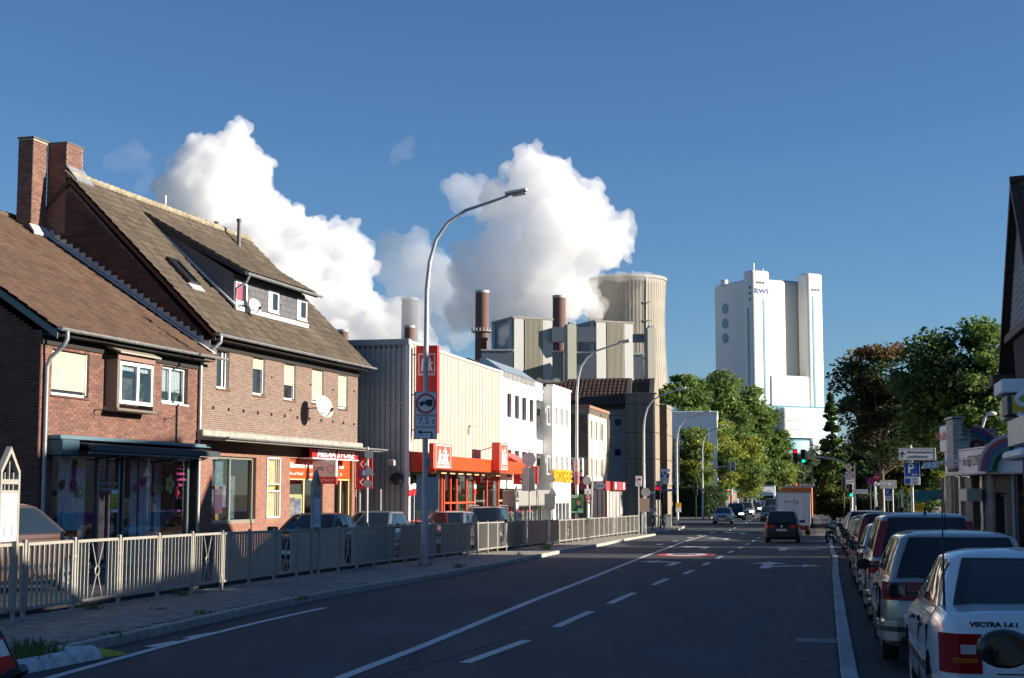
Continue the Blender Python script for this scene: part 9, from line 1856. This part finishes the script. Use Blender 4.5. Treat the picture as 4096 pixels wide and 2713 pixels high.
# ================================================================== two wheelers
def ringmesh(r, th, n=24, M=None): return MB().tube([(r * math.cos(k * 2 * math.pi / n), 0, r * math.sin(k * 2 * math.pi / n)) for k in range(n + 1)], th, 6, M=M, caps=False)
def bicycle(X, Y, rot, lab, m, z=None, basket=False, group=None):
 t = thing('bicycle', lab, 'bicycle', (X, Y, gz(Y) + .1 if z is None else z), rot, group)
 for x in (-.52, .52):
  w_ = ringmesh(.33, .018, M=Matrix.Translation((x, 0, .34))).build('wheel', M_TYRE, t, 60); b = MB()
  for k in range(8): b.tube([(x, 0, .34), (x + .32 * math.cos(k * R(45)), 0, .34 + .32 * math.sin(k * R(45)))], .004, 4)
  b.build('spokes', M_METAL, w_)
 b = MB(); b.tube([(-.52, 0, .34), (-.1, 0, .32), (.38, 0, .75)], .018, 6); b.tube([(-.1, 0, .32), (-.22, 0, .85)], .018, 6); b.tube([(-.2, 0, .78), (.36, 0, .85)], .018, 6); b.tube([(-.52, 0, .34), (-.2, 0, .72)], .014, 6); b.tube([(.52, 0, .34), (.36, 0, 1.0)], .018, 6); b.build('frame', m, t, 60)
 MB().tube([(.22, -.28, 1.04), (.36, -.1, 1.06), (.36, .1, 1.06), (.22, .28, 1.04)], .014, 6).build('handlebar', M_METAL, t); MB().ball((-.24, 0, .9), (.14, .08, .04), 8).build('saddle', M_BLACK, t); MB().tube([(-.1, -.12, .3), (-.1, .12, .34)], .015, 6).build('pedals', M_BLACK, t)
 if basket: MB().lathe([(.12, .9), (.16, 1.1)], 12, M=Matrix.Translation((.5, 0, -.05))).build('basket', M_BLACK, t)
 return t
GB = 'bicycles parked before the white shopfront'
for u, Y, lab, m in ((2225, 87.5, 'white bicycle leaning at the pale shopfront, left one', M_SIGNW), (2262, 88.5, 'dark bicycle with black saddle bag before the pale shopfront', M_BLACK), (2292, 89.5, 'grey bicycle at the corner of the brown brick wall', M_METAL)): bicycle(P(u, 1978, Y).x, Y, R(10), lab, m, group=GB)
bicycle(P(3990, 1978, 41).x, 41, R(185), 'black city bicycle with handlebar basket parked before the pharmacy corner', M_BLACK, basket=True)
Y = 80.; p = P(3322, 1978, Y); mc = thing('motorcycle', 'dark motorcycle with pale fairing standing at the end of the parked row', 'motorcycle', (p.x, Y, gz(Y)), R(62))
for x in (-.65, .65): w_ = ringmesh(.27, .055, M=Matrix.Translation((x, 0, .31))).build('wheel', M_TYRE, mc, 60); MB().lathe([(.2, -.03), (.22, 0), (.2, .03)], 18, M=Matrix.Translation((x, 0, .31)) @ Matrix.Rotation(R(90), 4, 'X')).build('rim', M_RIM, w_, 40)
MB().bbox(-.35, .35, -.17, .17, .28, .62, .08).build('engine', M_BLACK, mc); MB().ball((.12, 0, .82), (.3, .16, .16), 12).build('tank', PBG, mc, 60); MB().bbox(-.75, -.05, -.15, .15, .74, .86, .05).build('seat', M_BLACK, mc); MB().prism([(.3, -.2, .6), (.75, -.16, .75), (.62, -.14, 1.15), (.35, -.18, .95)], (0, .36, 0)).build('fairing', PBG, mc); MB().tube([(.65, -.08, .31), (.42, -.08, .98)], .03, 6).tube([(.65, .08, .31), (.42, .08, .98)], .03, 6).build('fork', M_METAL, mc); MB().tube([(.36, -.38, 1.0), (.42, 0, 1.02), (.36, .38, 1.0)], .018, 6).build('handlebar', M_BLACK, mc)
for s in (-1, 1): MB().ball((.42, s * .36, 1.16), (.03, .08, .05), 8).build('mirror', M_BLACK, mc)
MB().tube([(-.1, -.2, .3), (-.8, -.22, .42)], .05, 8).build('exhaust', M_CHR, mc)
# ================================================================== people
M_SKIN = mat('skin', (.42, .24, .17), .6); M_HAIR = mat('hair_dark', (.04, .025, .02), .8); M_HAIRG = mat('hair_grey', (.25, .24, .22), .8)
def skinned(name, joints, edges, m, par, lvl=1):
 me = bpy.data.meshes.new(name); me.from_pydata([j[0] for j in joints], edges, []); o = link(name, me); md = o.modifiers.new('s', 'SKIN')
 for i, (_, r) in enumerate(joints): sv = me.skin_vertices[0].data[i]; sv.radius = (r, r) if not isinstance(r, tuple) else r
 me.skin_vertices[0].data[0].use_root = True; sb = o.modifiers.new('u', 'SUBSURF'); sb.levels = lvl; sb.render_levels = lvl
 m2 = bpy.data.meshes.new_from_object(o.evaluated_get(bpy.context.evaluated_depsgraph_get())); bpy.data.objects.remove(o); m2.materials.clear(); m2.materials.append(m); m2.polygons.foreach_set('use_smooth', [True] * len(m2.polygons)); m2.name = name; return link(name, m2, par)
def person(X, Y, rot, lab, top, legs, pose='stand', hair=M_HAIR, z=None, s=1., group=None, name='person'):
 t = thing(name, lab, 'person', (X, Y, gz(Y) + .1 if z is None else z), rot, group); t.scale = (s, s, s)
 if pose == 'ride': pel = Vector((-.2, 0, .98)); chest = Vector((.02, 0, 1.38)); neck = Vector((.07, 0, 1.52)); head = Vector((.11, 0, 1.66)); hip = .09; kn = [Vector((.18, -.12, .72)), Vector((.14, .12, .86))]; ft = [Vector((-.02, -.12, .28)), Vector((-.14, .12, .44))]; el = [Vector((.16, -.26, 1.18)), Vector((.16, .26, 1.18))]; ha = [Vector((.24, -.27, 1.06)), Vector((.24, .27, 1.06))]
 else: st = {'walk': .22, 'stand': .04}[pose]; pel = Vector((0, 0, .93)); chest = Vector((.01, 0, 1.3)); neck = Vector((.01, 0, 1.48)); head = Vector((.03, 0, 1.62)); hip = .09; kn = [Vector((st * .6, -.09, .5)), Vector((-st * .3, .09, .5))]; ft = [Vector((st, -.09, .07)), Vector((-st, .09, .09))]; el = [Vector((-st * .5, -.25, 1.14)), Vector((st * .5, .25, 1.14))]; ha = [Vector((-st * .4 + .06, -.24, .9)), Vector((st * .8 + .06, .24, .92))]
 sh = chest + Vector((0, 0, .1)); J = [(pel, .13), (chest, (.14, .12)), (sh, .10), (neck, .05), (head, .085), (head + Vector((0, 0, .1)), .075)]; E = [(0, 1), (1, 2), (2, 3), (3, 4), (4, 5)]
 for i, sg in enumerate((-1, 1)):
  b = len(J); J += [(pel + Vector((0, sg * hip, -.05)), .09), (kn[i], .06), (ft[i] + Vector((-.02, 0, .05)), .045), (ft[i] + Vector((.12, 0, -.01)), .035)]; E += [(0, b), (b, b + 1), (b + 1, b + 2), (b + 2, b + 3)]
  b = len(J); J += [(sh + Vector((0, sg * .16, 0)), .055), (el[i], .042), (ha[i], .03), (ha[i] + Vector((.05, 0, -.03)), .028)]; E += [(2, b), (b, b + 1), (b + 1, b + 2), (b + 2, b + 3)]
 skinned('body', J, E, M_SKIN, t)
 J = [(pel + Vector((0, 0, .02)), .155), (chest, (.175, .15)), (sh, (.14, .12)), (neck + Vector((0, 0, -.04)), .07)]; E = [(0, 1), (1, 2), (2, 3)]
 for i, sg in enumerate((-1, 1)): b = len(J); J += [(sh + Vector((0, sg * .17, -.01)), .075), ((sh + Vector((0, sg * .17, 0))).lerp(el[i], .9), .06)]; E += [(2, b), (b, b + 1)]
 skinned('shirt', J, E, top, t)
 J = [(pel, .15)]; E = []
 for i, sg in enumerate((-1, 1)): b = len(J); J += [(pel + Vector((0, sg * hip, -.06)), .105), (kn[i], .075), (ft[i] + Vector((-.02, 0, .1)), .06)]; E += [(0, b), (b, b + 1), (b + 1, b + 2)]
 skinned('trousers', J, E, legs, t); MB().ball(head + Vector((-.025, 0, .075)), (.10, .092, .10), 12).build('hair', hair, t, 60)
 for i in (0, 1): MB().bbox(ft[i].x - .08, ft[i].x + .18, ft[i].y - .045, ft[i].y + .045, ft[i].z - .07, ft[i].z + .03, .02).build('shoe', M_BLACK, t)
 MB().ball(head + Vector((.088, 0, .03)), (.022, .015, .022), 6).build('nose', M_SKIN, t); return t
M_SHW = mat('shirt_white', (.68, .70, .74), .9); M_NAVY = mat('trousers_navy', (.03, .04, .07), .9); M_SHB = mat('shirt_paleblue', (.25, .38, .55), .9); M_SHP = mat('top_pink', (.45, .08, .28), .9); M_TEALJ = mat('jacket_teal', (.05, .25, .30), .9); M_KHA = mat('trousers_dark', (.04, .04, .04), .9)
p = P(2612, 1978, 110); bicycle(p.x, 110, R(-115), 'dark bicycle ridden by the man in the white shirt', M_BLACK, z=gz(110) + .08); person(p.x, 110, R(-115), 'cyclist in a white shirt and dark trousers riding on the island', M_SHW, M_NAVY, 'ride', M_HAIRG, z=gz(110) + .08)
for u, Y, lab, a, c, ro, ps in ((3316, 152, 'pedestrian in a pale blue shirt under the roadworks sign', M_SHB, M_NAVY, 100, 'walk'), (3336, 153, 'pedestrian in a pink top beside the one in pale blue', M_SHP, M_KHA, 95, 'stand'), (3348, 155, 'pedestrian in a violet top right of the speed limit sign', mat('top_violet', (.20, .06, .25), .9), M_KHA, 70, 'walk'), (3366, 151, 'stooping pedestrian in a teal jacket, rightmost of the group', M_TEALJ, M_KHA, 110, 'walk')): person(P(u, 1978, Y).x, Y, R(ro), lab, a, c, ps)
person(P(3508, 1978, 60).x, 60, R(80), 'person in a bright white shirt seen from behind, beyond the parked cars', M_SHW, M_NAVY, 'stand', s=1.0, z=gz(60) + .05)
person(P(3602, 1978, 52).x, 52, R(200), 'dark haired person in a blue shirt half hidden by the silver cars', M_SHB, M_NAVY, 'stand', s=.98, z=gz(52) + .05)
